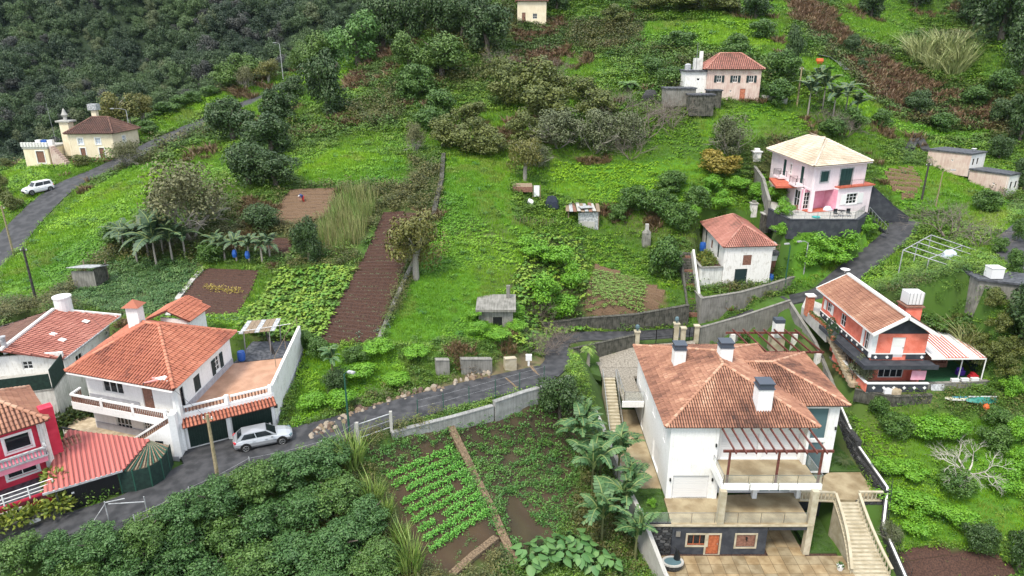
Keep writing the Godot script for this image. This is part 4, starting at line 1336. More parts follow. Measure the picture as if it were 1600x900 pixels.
	wall_run("boundary_wall", "long grey wall from the road corner down beside the coral house stairs", [vx(32.4, 7.9, -74.6), vx(32.3, 6.3, -66.5), vx(32.25, 4.2, -61.8), vx(32.2, 3.6, -60.5)], 0.24, 4.0, M.concrete, "wall")
	var cp := wall_run("boundary_wall", "dark stone boundary wall with white coping right of the garden stairs", [vx(32.2, 3.4, -60.8), vx(31.75, 1.4, -54.2), vx(31.5, 1.0, -48.4), vx(30.6, -1.3, -46.5), vx(30.3, -2.6, -42.0), vx(30.6, -3.2, -38.5)], 0.3, 3.0, M.stone, "wall")
	var cb := MB.new()
	for p in [[vx(32.2, 3.5, -60.8), vx(31.75, 1.5, -54.2)], [vx(31.75, 1.5, -54.2), vx(31.5, 1.1, -48.4)], [vx(31.5, 1.1, -48.4), vx(30.6, -1.25, -46.5)], [vx(30.6, -1.25, -46.5), vx(30.3, -2.55, -42.0)], [vx(30.3, -2.55, -42.0), vx(30.6, -3.15, -38.5)]]:
		cb.bar(p[0], p[1], 0.16, 0.08)
	part(cp, "coping", cb, M.frame)
	railing(cp, "wire_fence", [vx(32.2, 1.2, -54.2), vx(31.8, 0.9, -48.4), vx(30.9, -1.4, -46.5), vx(30.6, -2.7, -42.0)], 1.1, 2.0, [0.3, 0.6, 0.97], M.iron, 0.014)

	# gates and pillars
	for g in [[vx(13.9, 4.0, -69.8), 2.1, "stone gate pillar with globe lamp at the driveway corner"], [vx(18.35, 4.3, -70.4), 2.5, "tall stone gate pillar with globe lamp between the two iron gates"], [vx(19.2, 4.3, -70.6), 1.9, "plain stone gate pillar hinging the pedestrian gate"], [vx(20.8, 4.3, -70.95), 2.0, "plain stone gate pillar ending the grey block wall"]]:
		var pl := thing("gate_pillar", g[2], "pillar", g[0])
		part(pl, "shaft", MB.new().box(g[0] + vx(0, g[1] / 2, 0), vx(0.52, g[1], 0.52)), M.beige_stone)
		part(pl, "cap", MB.new().box(g[0] + vx(0, g[1] + 0.08, 0), vx(0.68, 0.15, 0.68)), M.beige_stone)
		if "globe" in g[2]:
			var lp := MB.new()
			lp.lathe(g[0] + vx(0, g[1] + 0.15, 0), [[0.08, 0], [0.07, 0.18], [0.2, 0.24], [0.26, 0.45], [0.2, 0.66], [0.05, 0.76], [0.0, 0.8]], 10)
			part(pl, "lamp", lp, M.pane_sky)
	for g in [[vx(14.2, 4.45, -69.85), vx(18.05, 4.6, -70.35), 1.75, "wide black wrought iron driveway gate"], [vx(19.5, 4.6, -70.65), vx(20.5, 4.6, -70.9), 1.7, "narrow black iron pedestrian gate"]]:
		var gt := thing("iron_gate", g[3], "gate", g[0])
		railing(gt, "leaf", [g[0], g[0].lerp(g[1], 0.5), g[1]], g[2], 3.0, [0.02, 0.5, 0.98], M.iron, 0.03, 0.13)

	# garden pergola with barbecue chimney
	var pg := thing("garden_pergola", "red-brown timber garden pergola on white pillars above the upper lawn", "pergola", vx(28, 3.6, -67))
	part(pg, "beam", MB.new().bar(vx(23.7, 6.05, -69.7), vx(32.2, 6.05, -69.7), 0.16, 0.2), M.wood_red)
	part(pg, "beam", MB.new().bar(vx(25.0, 6.05, -64.6), vx(32.4, 6.05, -64.6), 0.16, 0.2), M.wood_red)
	for i in 7:
		var x := 24.6 + 1.15 * i
		part(pg, "rafter", MB.new().bar(vx(x, 6.24, -70.2), vx(x + 0.55, 6.24, -64.0), 0.1, 0.18), M.wood_red)
	for p in [vx(24.5, 3.5, -69.7), vx(31.4, 3.5, -69.7), vx(26.2, 3.5, -64.6), vx(31.8, 3.5, -64.6)]:
		part(pg, "pillar", MB.new().box(p + vx(0, 1.22, 0), vx(0.5, 2.45, 0.5)), M.white_old)
	var bq := thing("barbecue", "stone barbecue with white dark-capped chimney under the garden pergola", "barbecue", vx(29.8, 3.6, -70.6))
	part(bq, "hearth", MB.new().box(vx(29.8, 4.4, -70.6), vx(1.5, 1.7, 1.1)), M.beige_stone)
	part(bq, "chimney", MB.new().box(vx(29.8, 6.1, -70.6), vx(1.0, 1.8, 0.95)), M.white)
	part(bq, "cap", MB.new().box(vx(29.8, 7.2, -70.6), vx(1.05, 0.42, 1.0)), M.chimney_cap)

	# fountain with a pump, flower pot
	var ft := thing("fountain", "oval stone basin with pale rim and dark hand pump on the patio", "fountain", Vector3(12.68, -3, -43.59))
	var fp := ft.position
	part(ft, "basin", MB.new().lathe(fp, [[0.0, 0.02], [0.55, 0.02], [0.68, 0.25], [0.72, 0.6], [0.0, 0.6]], 18, 1.15, 0.8), M.stone)
	var rim := MB.new()
	rim.lathe(fp, [[0.58, 0.6], [0.6, 0.72], [0.76, 0.72], [0.78, 0.6]], 20, 1.15, 0.8)
	part(ft, "rim", rim, M.concrete_light)
	part(ft, "water", MB.new().lathe(fp, [[0.0, 0.66], [0.59, 0.66]], 18, 1.15, 0.8), M.pane_sky)
	var pm := MB.new()
	pm.tube([fp + vx(0.42, 0.62, -0.35), fp + vx(0.42, 1.3, -0.35), fp + vx(0.38, 1.5, -0.35)], [0.3, 0.16, 0.08], 8)
	pm.tube([fp + vx(0.4, 1.4, -0.35), fp + vx(0.15, 1.75, -0.4)], [0.04, 0.03], 5)
	part(ft, "pump", pm, M.iron)
	pot("flower_pot", "white flower pot at the foot of the garden stairs", Vector3(25.9, -3, -43.45), 0.28, M.plastic_white)

func pot(called: String, label: String, p: Vector3, r: float, m: Material, group := "") -> void:
	var t := thing(called, label, "flower pot", p, group)
	part(t, "pot", MB.new().lathe(p, [[0.0, 0.0], [r * 0.7, 0.0], [r, r * 1.5], [r * 0.85, r * 1.5], [r * 0.8, r * 1.3], [0.0, r * 1.3]], 10), m)
	var lf := MB.new()
	for i in 40:
		var d := rdir(0.8)
		d.y = absf(d.y)
		lf.col = mix(Color(0.03, 0.1, 0.015), Color(0.08, 0.16, 0.03))
		lf.leaf(p + vx(0, r * 1.35, 0) + d * r * 0.5, d, rdir(0.5), r * 0.9, r * 0.35)
	part(t, "plant", lf, M.leaf)

func glass_rail(par: Node3D, pts: Array, h: float, step: float) -> void:
	for i in pts.size() - 1:
		var a: Vector3 = pts[i]
		var b: Vector3 = pts[i + 1]
		var k := maxi(1, int(round(a.distance_to(b) / step)))
		for j in k:
			var p := a.lerp(b, (j + 0.03) / k)
			var q := a.lerp(b, (j + 0.97) / k)
			var o := (q - p).cross(Vector3.UP).normalized() * 0.006
			var g := MB.new()
			g.quad(p - o, q - o, q - o + Vector3.UP * h, p - o + Vector3.UP * h)
			part(par, "glass_panel", g, M.glass)
		var mb := MB.new()
		for j in k + 1:
			var p := a.lerp(b, float(j) / k)
			mb.box(p + Vector3.UP * h * 0.5, Vector3(0.035, h, 0.035))
		mb.bar(a + Vector3.UP * h, b + Vector3.UP * h, 0.04, 0.03)
		part(par, "rail_frame", mb, M.steel)

# a wall of given top points, dropping by depth below the top
func wall_run(called: String, label: String, top: Array, w: float, depth: float, m: Material, _p: String) -> Node3D:
	var t := thing(called, label, "wall", top[0] - Vector3.UP * depth)
	for i in top.size() - 1:
		var a: Vector3 = top[i]
		var b: Vector3 = top[i + 1]
		var d := Vector3(b.x - a.x, 0, b.z - a.z).normalized()
		var s := Vector3(-d.z, 0, d.x) * w / 2.0
		var a2 := a - d * (w * 0.45 if i > 0 else 0.0)
		a2.y = a.y
		var dn := Vector3.DOWN * depth
		var mb := MB.new()
		mb.quad(a2 + s + dn, b + s + dn, b + s, a2 + s)
		mb.quad(b - s + dn, a2 - s + dn, a2 - s, b - s)
		mb.quad(a2 + s, b + s, b - s, a2 - s)
		mb.quad(a2 - s + dn, a2 + s + dn, a2 + s, a2 - s)
		mb.quad(b + s + dn, b - s + dn, b - s, b + s)
		part(t, "panel", mb, m)
		var c := MB.new()
		c.bar(a2 + Vector3.UP * 0.04, b + Vector3.UP * 0.04, w + 0.08, 0.08)
		part(t, "coping", c, m)
	return t

# rough stones laid in courses, each a piece of its own
func stone_wall(called: String, label: String, a: Vector3, b: Vector3, y0: float, y1: float, depth: float) -> void:
	var t := thing(called, label, "wall", vx((a.x + b.x) / 2, y0, (a.z + b.z) / 2))
	var d := (b - a).normalized()
	var nn := d.cross(Vector3.UP)
	var L := a.distance_to(b)
	var bs := Basis(d, Vector3.UP, nn)
	part(t, "core", MB.new().box((a + b) / 2 - nn * (depth / 2 + 0.03) + Vector3.UP * (y0 + y1) / 2, vx(L, y1 - y0, depth), bs), M.stone)
	var shapes := []
	for k in 4:
		var mb := MB.new()
		var c := []
		for i in 8:
			c.append(Vector3((0.5 if i & 1 else -0.5) * rng.randf_range(0.85, 1.0), (0.5 if i & 2 else -0.5) * rng.randf_range(0.8, 1.0), (0.5 if i & 4 else -0.5)) * (0.82 if i & 4 else 1.0))
		mb.quad(c[4], c[5], c[7], c[6]); mb.quad(c[0], c[4], c[6], c[2]); mb.quad(c[5], c[1], c[3], c[7]); mb.quad(c[6], c[7], c[3], c[2]); mb.quad(c[0], c[1], c[5], c[4])
		shapes.append(mb.mesh())
	var mats := [M.stone, flat("stone_b", Color(0.05, 0.052, 0.055), 0.85), flat("stone_c", Color(0.11, 0.11, 0.11), 0.85), flat("stone_d", Color(0.025, 0.026, 0.028), 0.85)]
	var y := y0
	while y < y1 - 0.1:
		var h := minf(rng.randf_range(0.22, 0.34), y1 - y)
		var u := 0.0
		while u < L - 0.08:
			var w := minf(rng.randf_range(0.3, 0.65), L - u)
			var o := MeshInstance3D.new()
			o.name = "stone"
			o.mesh = shapes[rng.randi_range(0, 3)]
			o.material_override = mats[[0, 0, 1, 1, 2, 3][rng.randi_range(0, 5)]]
			t.add_child(o, true)
			var p := a + d * (u + w / 2) - nn * rng.randf_range(0.0, 0.04)
			p.y = y + h / 2
			o.transform = Transform3D(bs * Basis.from_scale(vx(w * 0.95, h * 0.92, 0.22)), p - t.position)
			u += w
		y += h


# ---------------------------------------------------------------- houses on the left and the cars
func build_white_house() -> void:
	var h := thing("terrace_house", "white two-storey house with orange hipped roof, balcony and terracotta roof terrace", "house", vx(-29, 7, -50))
	var A := vx(-33.85, 12.8, -46.64)
	var B := vx(-24.2, 12.8, -43.6)
	var C := vx(-23.75, 12.8, -54.2)
	var D := vx(-33.8, 12.8, -57.0)
	hip(h, A, B, C, D, vx(-29.4, 15.0, -50.8), vx(-28.3, 15.0, -50.55), false, pal_bright, 0.26, 0.1)
	var W: Material = M.white
	var a := vx(-33.3, 0, -47.9)
	var b := vx(-24.95, 0, -45.3)
	var c := vx(-24.4, 0, -54.1)
	var d := vx(-33.2, 0, -56.4)
	wall(h, a, b, 7.2, 9.75, [[2.2, 0.05, 1.5, 2.05, "win", "", 4, 3], [4.9, 0.7, 0.8, 1.0, "win", "", 3, 3]], W)
	wall(h, a, b, 9.9, 12.7, [[1.6, 0.75, 2.0, 1.15, "win", "", 3, 1], [5.4, 0.0, 1.0, 2.1, "door", "wood_brown"]], W)
	wall(h, b, vx(-24.75, 0, -44.5), 7.2, 12.7, [], W)
	wall(h, vx(-24.75, 0, -44.5), c, 7.2, 12.7, [[0.4, 2.75, 0.95, 2.05, "win", "", 2, 4, "", "black"], [2.9, 3.3, 1.0, 1.3, "shut", "shutter_dark", 2], [6.4, 3.3, 0.95, 1.3, "win", "shutter_dark", 2, 3]], W)
	wall(h, c, d, 7.2, 12.7, [], W)
	wall(h, d, a, 7.2, 12.7, [[3.0, 3.2, 1.1, 1.2, "win", "", 2, 2]], W)
	# grey plinth bands
	part(h, "plinth", MB.new().bar(vx(-24.7, 10.15, -45.0), vx(-24.33, 10.15, -54.0), 0.05, 0.5), M.grey_base)
	part(h, "plinth", MB.new().bar(a + vx(0.1, 7.5, 0.05), b + vx(-3.6, 7.5, -1.05), 0.05, 0.6), M.grey_base)
	part(h, "plinth", MB.new().bar(a + vx(0.1, 10.1, 0.05), b + vx(-3.6, 10.1, -1.05), 0.05, 0.4), M.grey_base)
	part(h, "soffit", MB.new().slab([A + vx(0.1, 0, 0.1), B + vx(-0.1, 0, 0.1), C + vx(-0.1, 0, 0), D], 12.62, 12.7), W)
	# balcony along the front
	var b0 := vx(-33.9, 0, -46.7)
	var b1 := vx(-25.4, 0, -44.05)
	part(h, "balcony_floor", MB.new().slab([b0, b1, b + vx(0, 0, 0.05), a + vx(-0.5, 0, 0.1)], 9.55, 9.88), W)
	part(h, "balcony_beam", MB.new().bar(b0 + vx(0, 9.85, 0), b1 + vx(0, 9.85, 0), 0.16, 0.5), W)
	var prev := b0 + vx(0, 10.1, 0)
	for i in 3:
		var q := b0.lerp(b1, (i + 1) / 3.0) + vx(0, 10.1, 0)
		balustrade(h, prev, q, 0.75, W, 0.17, M.wood_brown, 0.12)
		part(h, "balcony_post", MB.new().box(q + vx(0, 0.4, 0), vx(0.2, 0.85, 0.2)), W)
		prev = q
	balustrade(h, a + vx(-0.5, 10.1, 0.1), b0 + vx(0, 10.1, 0), 0.75, W, 0.17, M.wood_brown, 0.12)
	# front yard
	part(h, "yard_floor", MB.new().slab([vx(-36.3, 0, -50), vx(-35.3, 0, -46.9), vx(-27.8, 0, -44.3), vx(-26.5, 0, -46.8), vx(-33.2, 0, -48.9)], 6.9, 7.22), M.tile_beige)
	# chimney with a little tiled cap
	var ch := part(h, "chimney", MB.new().box(vx(-31.2, 14.9, -52.6), vx(0.95, 1.9, 0.95)), W)
	var cap := vx(-31.2, 15.85, -52.6)
	var cm := MB.new()
	for k in 4:
		var u := TAU * k / 4.0 + PI / 4
		var w := TAU * (k + 1) / 4.0 + PI / 4
		cm.col = pal_bright[k % 3 + 1]
		cm.tri(cap + vx(cos(w), 0, sin(w)) * 1.0, cap + vx(cos(u), 0, sin(u)) * 1.0, cap + vx(0, 0.55, 0))
		cm.tri(cap + vx(cos(u), 0, sin(u)) * 1.0, cap + vx(cos(w), 0, sin(w)) * 1.0, cap)
	sub(ch, "cap", cm, M.tiles)
	# small back annexe roof
	var p := vx(-29.4, 0, -57.6)
	wall(h, vx(-28.6, 0, -55.6), vx(-28.3, 0, -58.6), 9, 13.3, [], W)
	wall(h, vx(-31.2, 0, -56.2), vx(-28.6, 0, -55.6), 9, 13.3, [], W)
	tile_plane(h, [vx(-28.2, 13.3, -55.3), vx(-27.9, 13.3, -59.0), vx(-30.0, 14.2, -59.4), vx(-30.2, 14.2, -55.6)], pal_bright, 0.26)
	tile_plane(h, [vx(-32.0, 13.3, -59.4), vx(-32.2, 13.3, -55.8), vx(-30.2, 14.2, -55.6), vx(-30.0, 14.2, -59.4)], pal_bright, 0.26)

	# garage block with roof terrace
	var g0 := vx(-24.85, 0, -44.95)
	var g1 := vx(-19.0, 0, -48.45)
	var g := thing("garage_block", "white double garage with dark green doors under a terracotta terrace", "garage", vx(-22, 7, -49))
	wall(g, g0, g1, 7.0, 9.75, [[0.35, 0.0, 2.75, 2.2, "gate", "green_door"], [3.45, 0.0, 3.05, 2.2, "gate", "green_door"]], W)
	var s0 := vx(-19.0, 0, -48.4)
	var s1 := vx(-19.6, 0, -58.4)
	var sw := MB.new()
	sw.quad(s0 + vx(0, 6.8, 0), s1 + vx(0, 8.6, 0), s1 + vx(0, 11.6, 0), s0 + vx(0, 10.6, 0))
	sw.quad(s1 + vx(-0.22, 8.6, 0), s0 + vx(-0.22, 6.8, 0), s0 + vx(-0.22, 10.6, 0), s1 + vx(-0.22, 11.6, 0))
	sw.quad(s0 + vx(0, 10.6, 0), s1 + vx(0, 11.6, 0), s1 + vx(-0.22, 11.6, 0), s0 + vx(-0.22, 10.6, 0))
	sw.quad(s0 + vx(-0.22, 6.8, 0), s0 + vx(0, 6.8, 0), s0 + vx(0, 10.6, 0), s0 + vx(-0.22, 10.6, 0))
	part(g, "side_wall", sw, M.white_old)
	part(g, "plinth", MB.new().bar(s0 + vx(0.03, 7.2, 0), s1 + vx(0.03, 9.0, 0), 0.06, 0.7), M.grey_base)
	part(g, "terrace_floor", MB.new().slab([g0 + vx(0.1, 0, -0.1), g1 + vx(-0.1, 0, 0), s1 + vx(-0.2, 0, 3.2), vx(-24.3, 0, -54.0)], 9.7, 9.9), M.tile_terrace)
	part(g, "rear_floor", MB.new().slab([s1 + vx(-0.2, 0, 3.15), s1 + vx(-0.2, 0, -0.3), vx(-24.3, 0, -58.6), vx(-24.3, 0, -54.05)], 9.6, 9.94), M.flat_roof)
	part(g, "fascia", MB.new().bar(g0 + vx(0, 9.85, 0), g1 + vx(0, 9.85, 0), 0.26, 0.35), W)
	var gd := (g1 - g0).normalized()
	for k in 2:
		var u0 := g0 + gd * (0.35 + 3.3 * k) + vx(0, 10.02, 0)
		balustrade(g, u0, u0 + gd * 2.9, 0.62, W, 0.24, M.wood_brown, 0.13)
	for u in [0.1, 3.35, 6.6]:
		part(g, "parapet_post", MB.new().box(g0 + gd * u + vx(0, 10.35, 0), vx(0.3, 0.75, 0.3)), W)
	part(g, "door_post", MB.new().box(g0 + gd * 3.27 + vx(0, 8.1, 0) + vx(0.05, 0, 0.06), vx(0.3, 2.3, 0.3)), W)
	var go := gd.cross(Vector3.UP)
	tile_plane(g, [g0 + go * 0.85 + vx(0, 9.3, 0), g1 + go * 0.85 + vx(0, 9.3, 0), g1 + vx(0, 9.72, 0), g0 + vx(0, 9.72, 0)], pal_bright, 0.26, "tile_awning")
	part(g, "letter_box", MB.new().box(g1 + vx(0.12, 8.9, 0.15), vx(0.25, 0.32, 0.12)), M.black)

	# outside flight of stairs with solid parapet
	var st := thing("front_stairs", "white outside stairs with stepped balustrade beside the garage block", "stairs", vx(-26.5, 7, -44.6))
	var f0 := vx(-29.0, 0, -44.1)
	var f1 := vx(-25.1, 0, -43.75)
	var fw := MB.new()
	fw.quad(f0 + vx(0, 6.9, 0), f1 + vx(0, 6.9, 0), f1 + vx(0, 9.9, 0), f0 + vx(0, 7.3, 0))
	fw.quad(f1 + vx(0, 6.9, -0.2), f0 + vx(0, 6.9, -0.2), f0 + vx(0, 7.3, -0.2), f1 + vx(0, 9.9, -0.2))
	fw.quad(f0 + vx(0, 7.3, 0), f1 + vx(0, 9.9, 0), f1 + vx(0, 9.9, -0.2), f0 + vx(0, 7.3, -0.2))
	part(st, "flank_wall", fw, W)
	part(st, "corner_wall", MB.new().slab([f1, vx(-24.7, 0, -44.0), vx(-24.8, 0, -44.9), vx(-25.3, 0, -44.7)], 6.9, 10.6), W)
	part(st, "plinth", MB.new().bar(f0 + vx(0, 7.0, 0.02), f1 + vx(0.3, 7.0, 0.02), 0.05, 0.4), M.grey_base)
	balustrade(st, f0 + vx(0, 7.3, -0.1), f1 + vx(0, 9.9, -0.1), 0.65, W, 0.2, M.wood_brown, 0.12)
	for i in 13:
		var t := (i + 0.5) / 13.0
		var q := f0.lerp(f1, t) + vx(0, 0, -0.75)
		part(st, "step", MB.new().box(q + vx(0, 6.95 + 1.45 * t, 0), vx(0.32, 0.3 + 2.9 * t, 1.0)), M.tile_beige)
	part(st, "small_window", MB.new().box(vx(-26.1, 8.2, -43.82), vx(0.6, 0.55, 0.06)), M.pane)

	# yard fence
	var yf := thing("yard_fence", "low dark and white picket fence in front of the tiled yard", "fence", vx(-31, 7, -45.5))
	balustrade(yf, vx(-35.2, 7.1, -46.7), vx(-30.2, 7.1, -44.9), 0.85, M.black, 0.24, M.frame, 0.1)
	part(yf, "gate_post", MB.new().box(vx(-29.9, 7.6, -44.75), vx(0.3, 1.1, 0.3)), W)
	part(yf, "gate_post", MB.new().box(vx(-28.9, 7.6, -44.4), vx(0.3, 1.1, 0.3)), W)

	struct("apron", MB.new().slab([vx(-25.3, 0, -44.6), vx(-19.0, 0, -48.35), vx(-17.3, 0, -46.4), vx(-23.8, 0, -42.6)], 6.7, 7.03), M.asphalt)
	# scrap-wood canopy at the back of the terrace
	var cn := thing("canopy", "makeshift grey board canopy on posts behind the roof terrace", "canopy", vx(-22.5, 9.9, -57))
	for i in 7:
		part(cn, "board", MB.new().bar(vx(-24.2 + 0.45 * i, 12.1 + 0.04 * i, -58.4), vx(-24.0 + 0.47 * i, 12.0 + 0.05 * i, -55.6), 0.4, 0.05), M.wood if i % 3 else M.zinc)
	for q in [vx(-23.9, 9.9, -55.8), vx(-21.6, 9.9, -55.7), vx(-21.5, 9.9, -58.2)]:
		part(cn, "post", MB.new().cyl(q, q + vx(0.1, 2.25, 0), 0.06, 0.05, 6), M.steel)
	part(cn, "trunk", MB.new().tube([vx(-21.4, 9.9, -55.9), vx(-21.7, 11.0, -56.0), vx(-22.1, 12.0, -56.4)], [0.13, 0.1, 0.08], 6), M.pole_dark)
	part(cn, "beam", MB.new().cyl(vx(-24.4, 12.2, -55.5), vx(-19.8, 12.6, -56.5), 0.04, 0.04, 5), M.steel)
	single("fence_frame", "bare wire and stick fence along the top of the white terrace wall", "fence", MB.new().cyl(vx(-19.6, 11.3, -54), vx(-19.6, 12.4, -54), 0.03, 0.03, 5).cyl(vx(-19.75, 11.5, -58), vx(-19.75, 12.6, -58), 0.03, 0.03, 5).cyl(vx(-19.5, 11.0, -51), vx(-19.5, 12.0, -51), 0.03, 0.03, 5).cyl(vx(-19.6, 12.4, -54), vx(-19.75, 12.5, -58), 0.02, 0.02, 5).cyl(vx(-19.5, 12.0, -51), vx(-19.6, 12.3, -54), 0.02, 0.02, 5), M.wood)
	single("barrel", "blue plastic drum at the back corner of the terrace", "barrel", MB.new().lathe(vx(-23.8, 9.92, -54.6), [[0, 0], [0.3, 0], [0.34, 0.3], [0.34, 0.6], [0.3, 0.85], [0, 0.85]], 12), M.blue)

func build_red_house() -> void:
	var h := thing("red_house", "crimson house with pink balcony slab and weathered tile roof", "house", vx(-35, 6.9, -41))
	var d := vx(0.72, 0, -0.69)      # along the facade, left to right
	var k := vx(-0.69, 0, -0.72)     # into the house
	var R := vx(-31.9, 0, -40.2)     # right front corner
	var L := R - d * 7.0
	var R2 := R + k * 5.2
	var L2 := L + k * 5.2
	wall(h, L, R, 8.2, 12.3, [[5.0, 2.45, 1.45, 1.1, "win", "", 1, 1, "frame", "frame"], [4.7, 0.55, 1.7, 0.95, "win", "", 2, 1, "frame", "frame"]], M.crimson)
	wall(h, R, R2, 6.8, 12.3, [], M.crimson)
	wall(h, R2, L2, 6.8, 12.3, [], M.crimson)
	var e := vx(0, 12.4, 0)
	var er := R + d * 0.6 - k * 0.6 + e
	var el := L - d * 0.6 - k * 0.6 + e
	var er2 := R2 + d * 0.6 + k * 0.6 + e
	var el2 := L2 - d * 0.6 + k * 0.6 + e
	hip(h, el, er, er2, el2, L + d * 2.5 + k * 2.6 + vx(0, 14.2, 0), R - d * 2.4 + k * 2.6 + vx(0, 14.2, 0), false, pal_villa.slice(1), 0.25, 0.1)
	# balcony
	var p0 := L - k * 1.1
	var p1 := R - k * 1.1
	part(h, "balcony_floor", MB.new().slab([p0, p1, R, L], 9.75, 10.15), M.rose)
	balustrade(h, p0 + vx(0, 10.15, 0), p1 + vx(0, 10.15, 0), 0.7, M.zinc, 0.2, M.zinc, 0.12)
	balustrade(h, p1 + vx(0, 10.15, 0), R + vx(0, 10.15, 0), 0.7, M.zinc, 0.2, M.zinc, 0.12)
	# terrace and low red wall over the road
	var q0 := vx(-34.4, 0, -34.6)
	var q1 := vx(-30.3, 0, -38.2)
	part(h, "terrace", MB.new().slab([q0, q1, R + d * 0.3, L], 7.9, 8.2), M.flat_roof)
	wall(h, q0, q1, 6.6, 8.3, [[2.2, 0.75, 1.2, 0.45, "win", "", 1, 1, "frame", "frame"]], M.crimson)
	railing(h, "terrace_railing", [q0 + vx(0, 8.3, 0), q1 + vx(0, 8.3, 0)], 0.85, 1.3, [0.35, 0.65, 1.0], M.frame, 0.035)
	# chimney stack and white pillar at the corner
	part(h, "chimney", MB.new().box(R + k * 0.6 + d * 0.7 + vx(0, 10.4, 0), vx(0.8, 5.0, 0.8), Basis(d, Vector3.UP, -k)), M.crimson)
	part(h, "corner_pillar", MB.new().bar(R + d * 0.15 - k * 0.2 + vx(0, 8.2, 0), R + d * 0.15 - k * 0.2 + vx(0, 12.2, 0), 0.36, 0.36), M.white_stain)
	part(h, "porch_block", MB.new().box(R + d * 1.4 + k * 0.7 + vx(0, 8.4, 0), vx(1.4, 1.4, 1.3), Basis(d, Vector3.UP, -k)), M.crimson)
	tile_plane(h, [R + d * 0.7 - k * 0.2 + vx(0, 9.15, 0), R + d * 2.4 - k * 0.2 + vx(0, 9.15, 0), R + d * 2.4 + k * 1.6 + vx(0, 9.6, 0), R + d * 0.7 + k * 1.6 + vx(0, 9.6, 0)], pal_villa, 0.25, "porch_roof")

	wall_run("retaining_wall", "low dark retaining wall with planting between the crimson house and the road", [vx(-35.2, 7.5, -32.6), vx(-32.25, 7.5, -35.3), vx(-29.6, 7.4, -37.75)], 0.4, 0.9, M.concrete_dark, "wall")
	single("house_plate", "small white plaque on the retaining wall by the crimson house", "plaque", MB.new().bar(vx(-30.95, 7.2, -36.25), vx(-30.5, 7.2, -36.65), 0.04, 0.28), M.frame)

	# carport of red ribbed sheet
	var c := thing("carport", "red ribbed sheet carport roof over a black gate by the road", "carport", vx(-29, 6.8, -41))
	var t := [vx(-30.3, 8.75, -37.15), vx(-26.5, 8.8, -39.7), vx(-26.2, 9.05, -42.9), vx(-32.3, 9.7, -43.4), vx(-31.8, 9.3, -40.8)]
	var pn: Vector3 = (t[1] - t[0]).cross(t[3] - t[0])
	for i in [2, 4]:
		t[i].y = t[0].y - (pn.x * (t[i].x - t[0].x) + pn.z * (t[i].z - t[0].z)) / pn.y
	tile_plane(c, t, [Color(0.5, 0.15, 0.125), Color(0.48, 0.135, 0.115), Color(0.53, 0.17, 0.145)], 0.3, "sheet", 30.0, 0.02)
	part(c, "fascia", MB.new().bar(t[0] + vx(0, -0.03, 0.06), t[1] + vx(0, -0.03, 0.06), 0.1, 0.14), M.zinc)
	for q in [vx(-29.9, 6.8, -37.7), vx(-26.9, 6.8, -39.8), vx(-26.4, 6.9, -42.6), vx(-31.9, 6.9, -42.9)]:
		part(c, "post", MB.new().box(q + vx(0, 1.0, 0), vx(0.12, 2.1, 0.12)), M.steel)
	var g := thing("sliding_gate", "black corrugated sliding gate under the red carport", "gate", vx(-28.2, 6.8, -38.9))
	var g0 := vx(-29.5, 0, -37.95)
	var g1 := vx(-27.0, 0, -39.75)
	part(g, "sheet", MB.new().bar(g0 + vx(0, 7.7, 0), g1 + vx(0, 7.7, 0), 0.05, 1.75), M.black)
	for i in 12:
		var q := g0.lerp(g1, (i + 0.5) / 12.0) + vx(0.03, 0, 0.045)
		part(g, "rib", MB.new().box(q + vx(0, 7.7, 0), vx(0.07, 1.68, 0.05), Basis(Vector3.UP, 0.62)), M.black)
	part(g, "notice", MB.new().box(vx(-29.1, 8.1, -38.12), vx(0.16, 0.12, 0.02), Basis(Vector3.UP, 0.62)), M.frame)
	# green fence that bends round the corner, with a thatch of old cane and net
	var f := thing("green_fence", "dark green sheet fence curving round the carport corner", "fence", vx(-25.5, 6.9, -40.5))
	var arc := [vx(-26.9, 0, -39.75), vx(-26.0, 0, -39.85), vx(-25.1, 0, -40.35), vx(-24.7, 0, -41.2), vx(-24.75, 0, -42.2), vx(-25.0, 0, -43.2)]
	for i in 5:
		part(f, "panel", MB.new().bar(arc[i] + vx(0, 7.75, 0), arc[i + 1] + vx(0, 7.75, 0), 0.05, 1.7), M.green_net)
		part(f, "post", MB.new().cyl(arc[i] + vx(0, 6.8, 0), arc[i] + vx(0, 8.75, 0), 0.05, 0.05, 6), M.green_paint)
	var r := thing("cane_roof", "fan of old canes and green netting beside the red carport", "roof", vx(-25.7, 8.6, -41.5))
	var apex := vx(-26.25, 9.1, -42.9)
	for i in 20:
		var u := i / 19.0 * 4.6
		var a0: Vector3 = arc[int(u)].lerp(arc[mini(int(u) + 1, 5)], u - int(u)) + vx(0, 8.62, 0)
		part(r, "cane", MB.new().cyl(apex, a0, 0.03, 0.06, 5), M.wood if i % 2 else M.green_paint)
	var tb := MB.new()
	for i in 5:
		tb.tri(apex - vx(0, 0.06, 0), arc[i] + vx(0, 8.52, 0), arc[i + 1] + vx(0, 8.52, 0))
	part(r, "thatch", tb, M.wood)

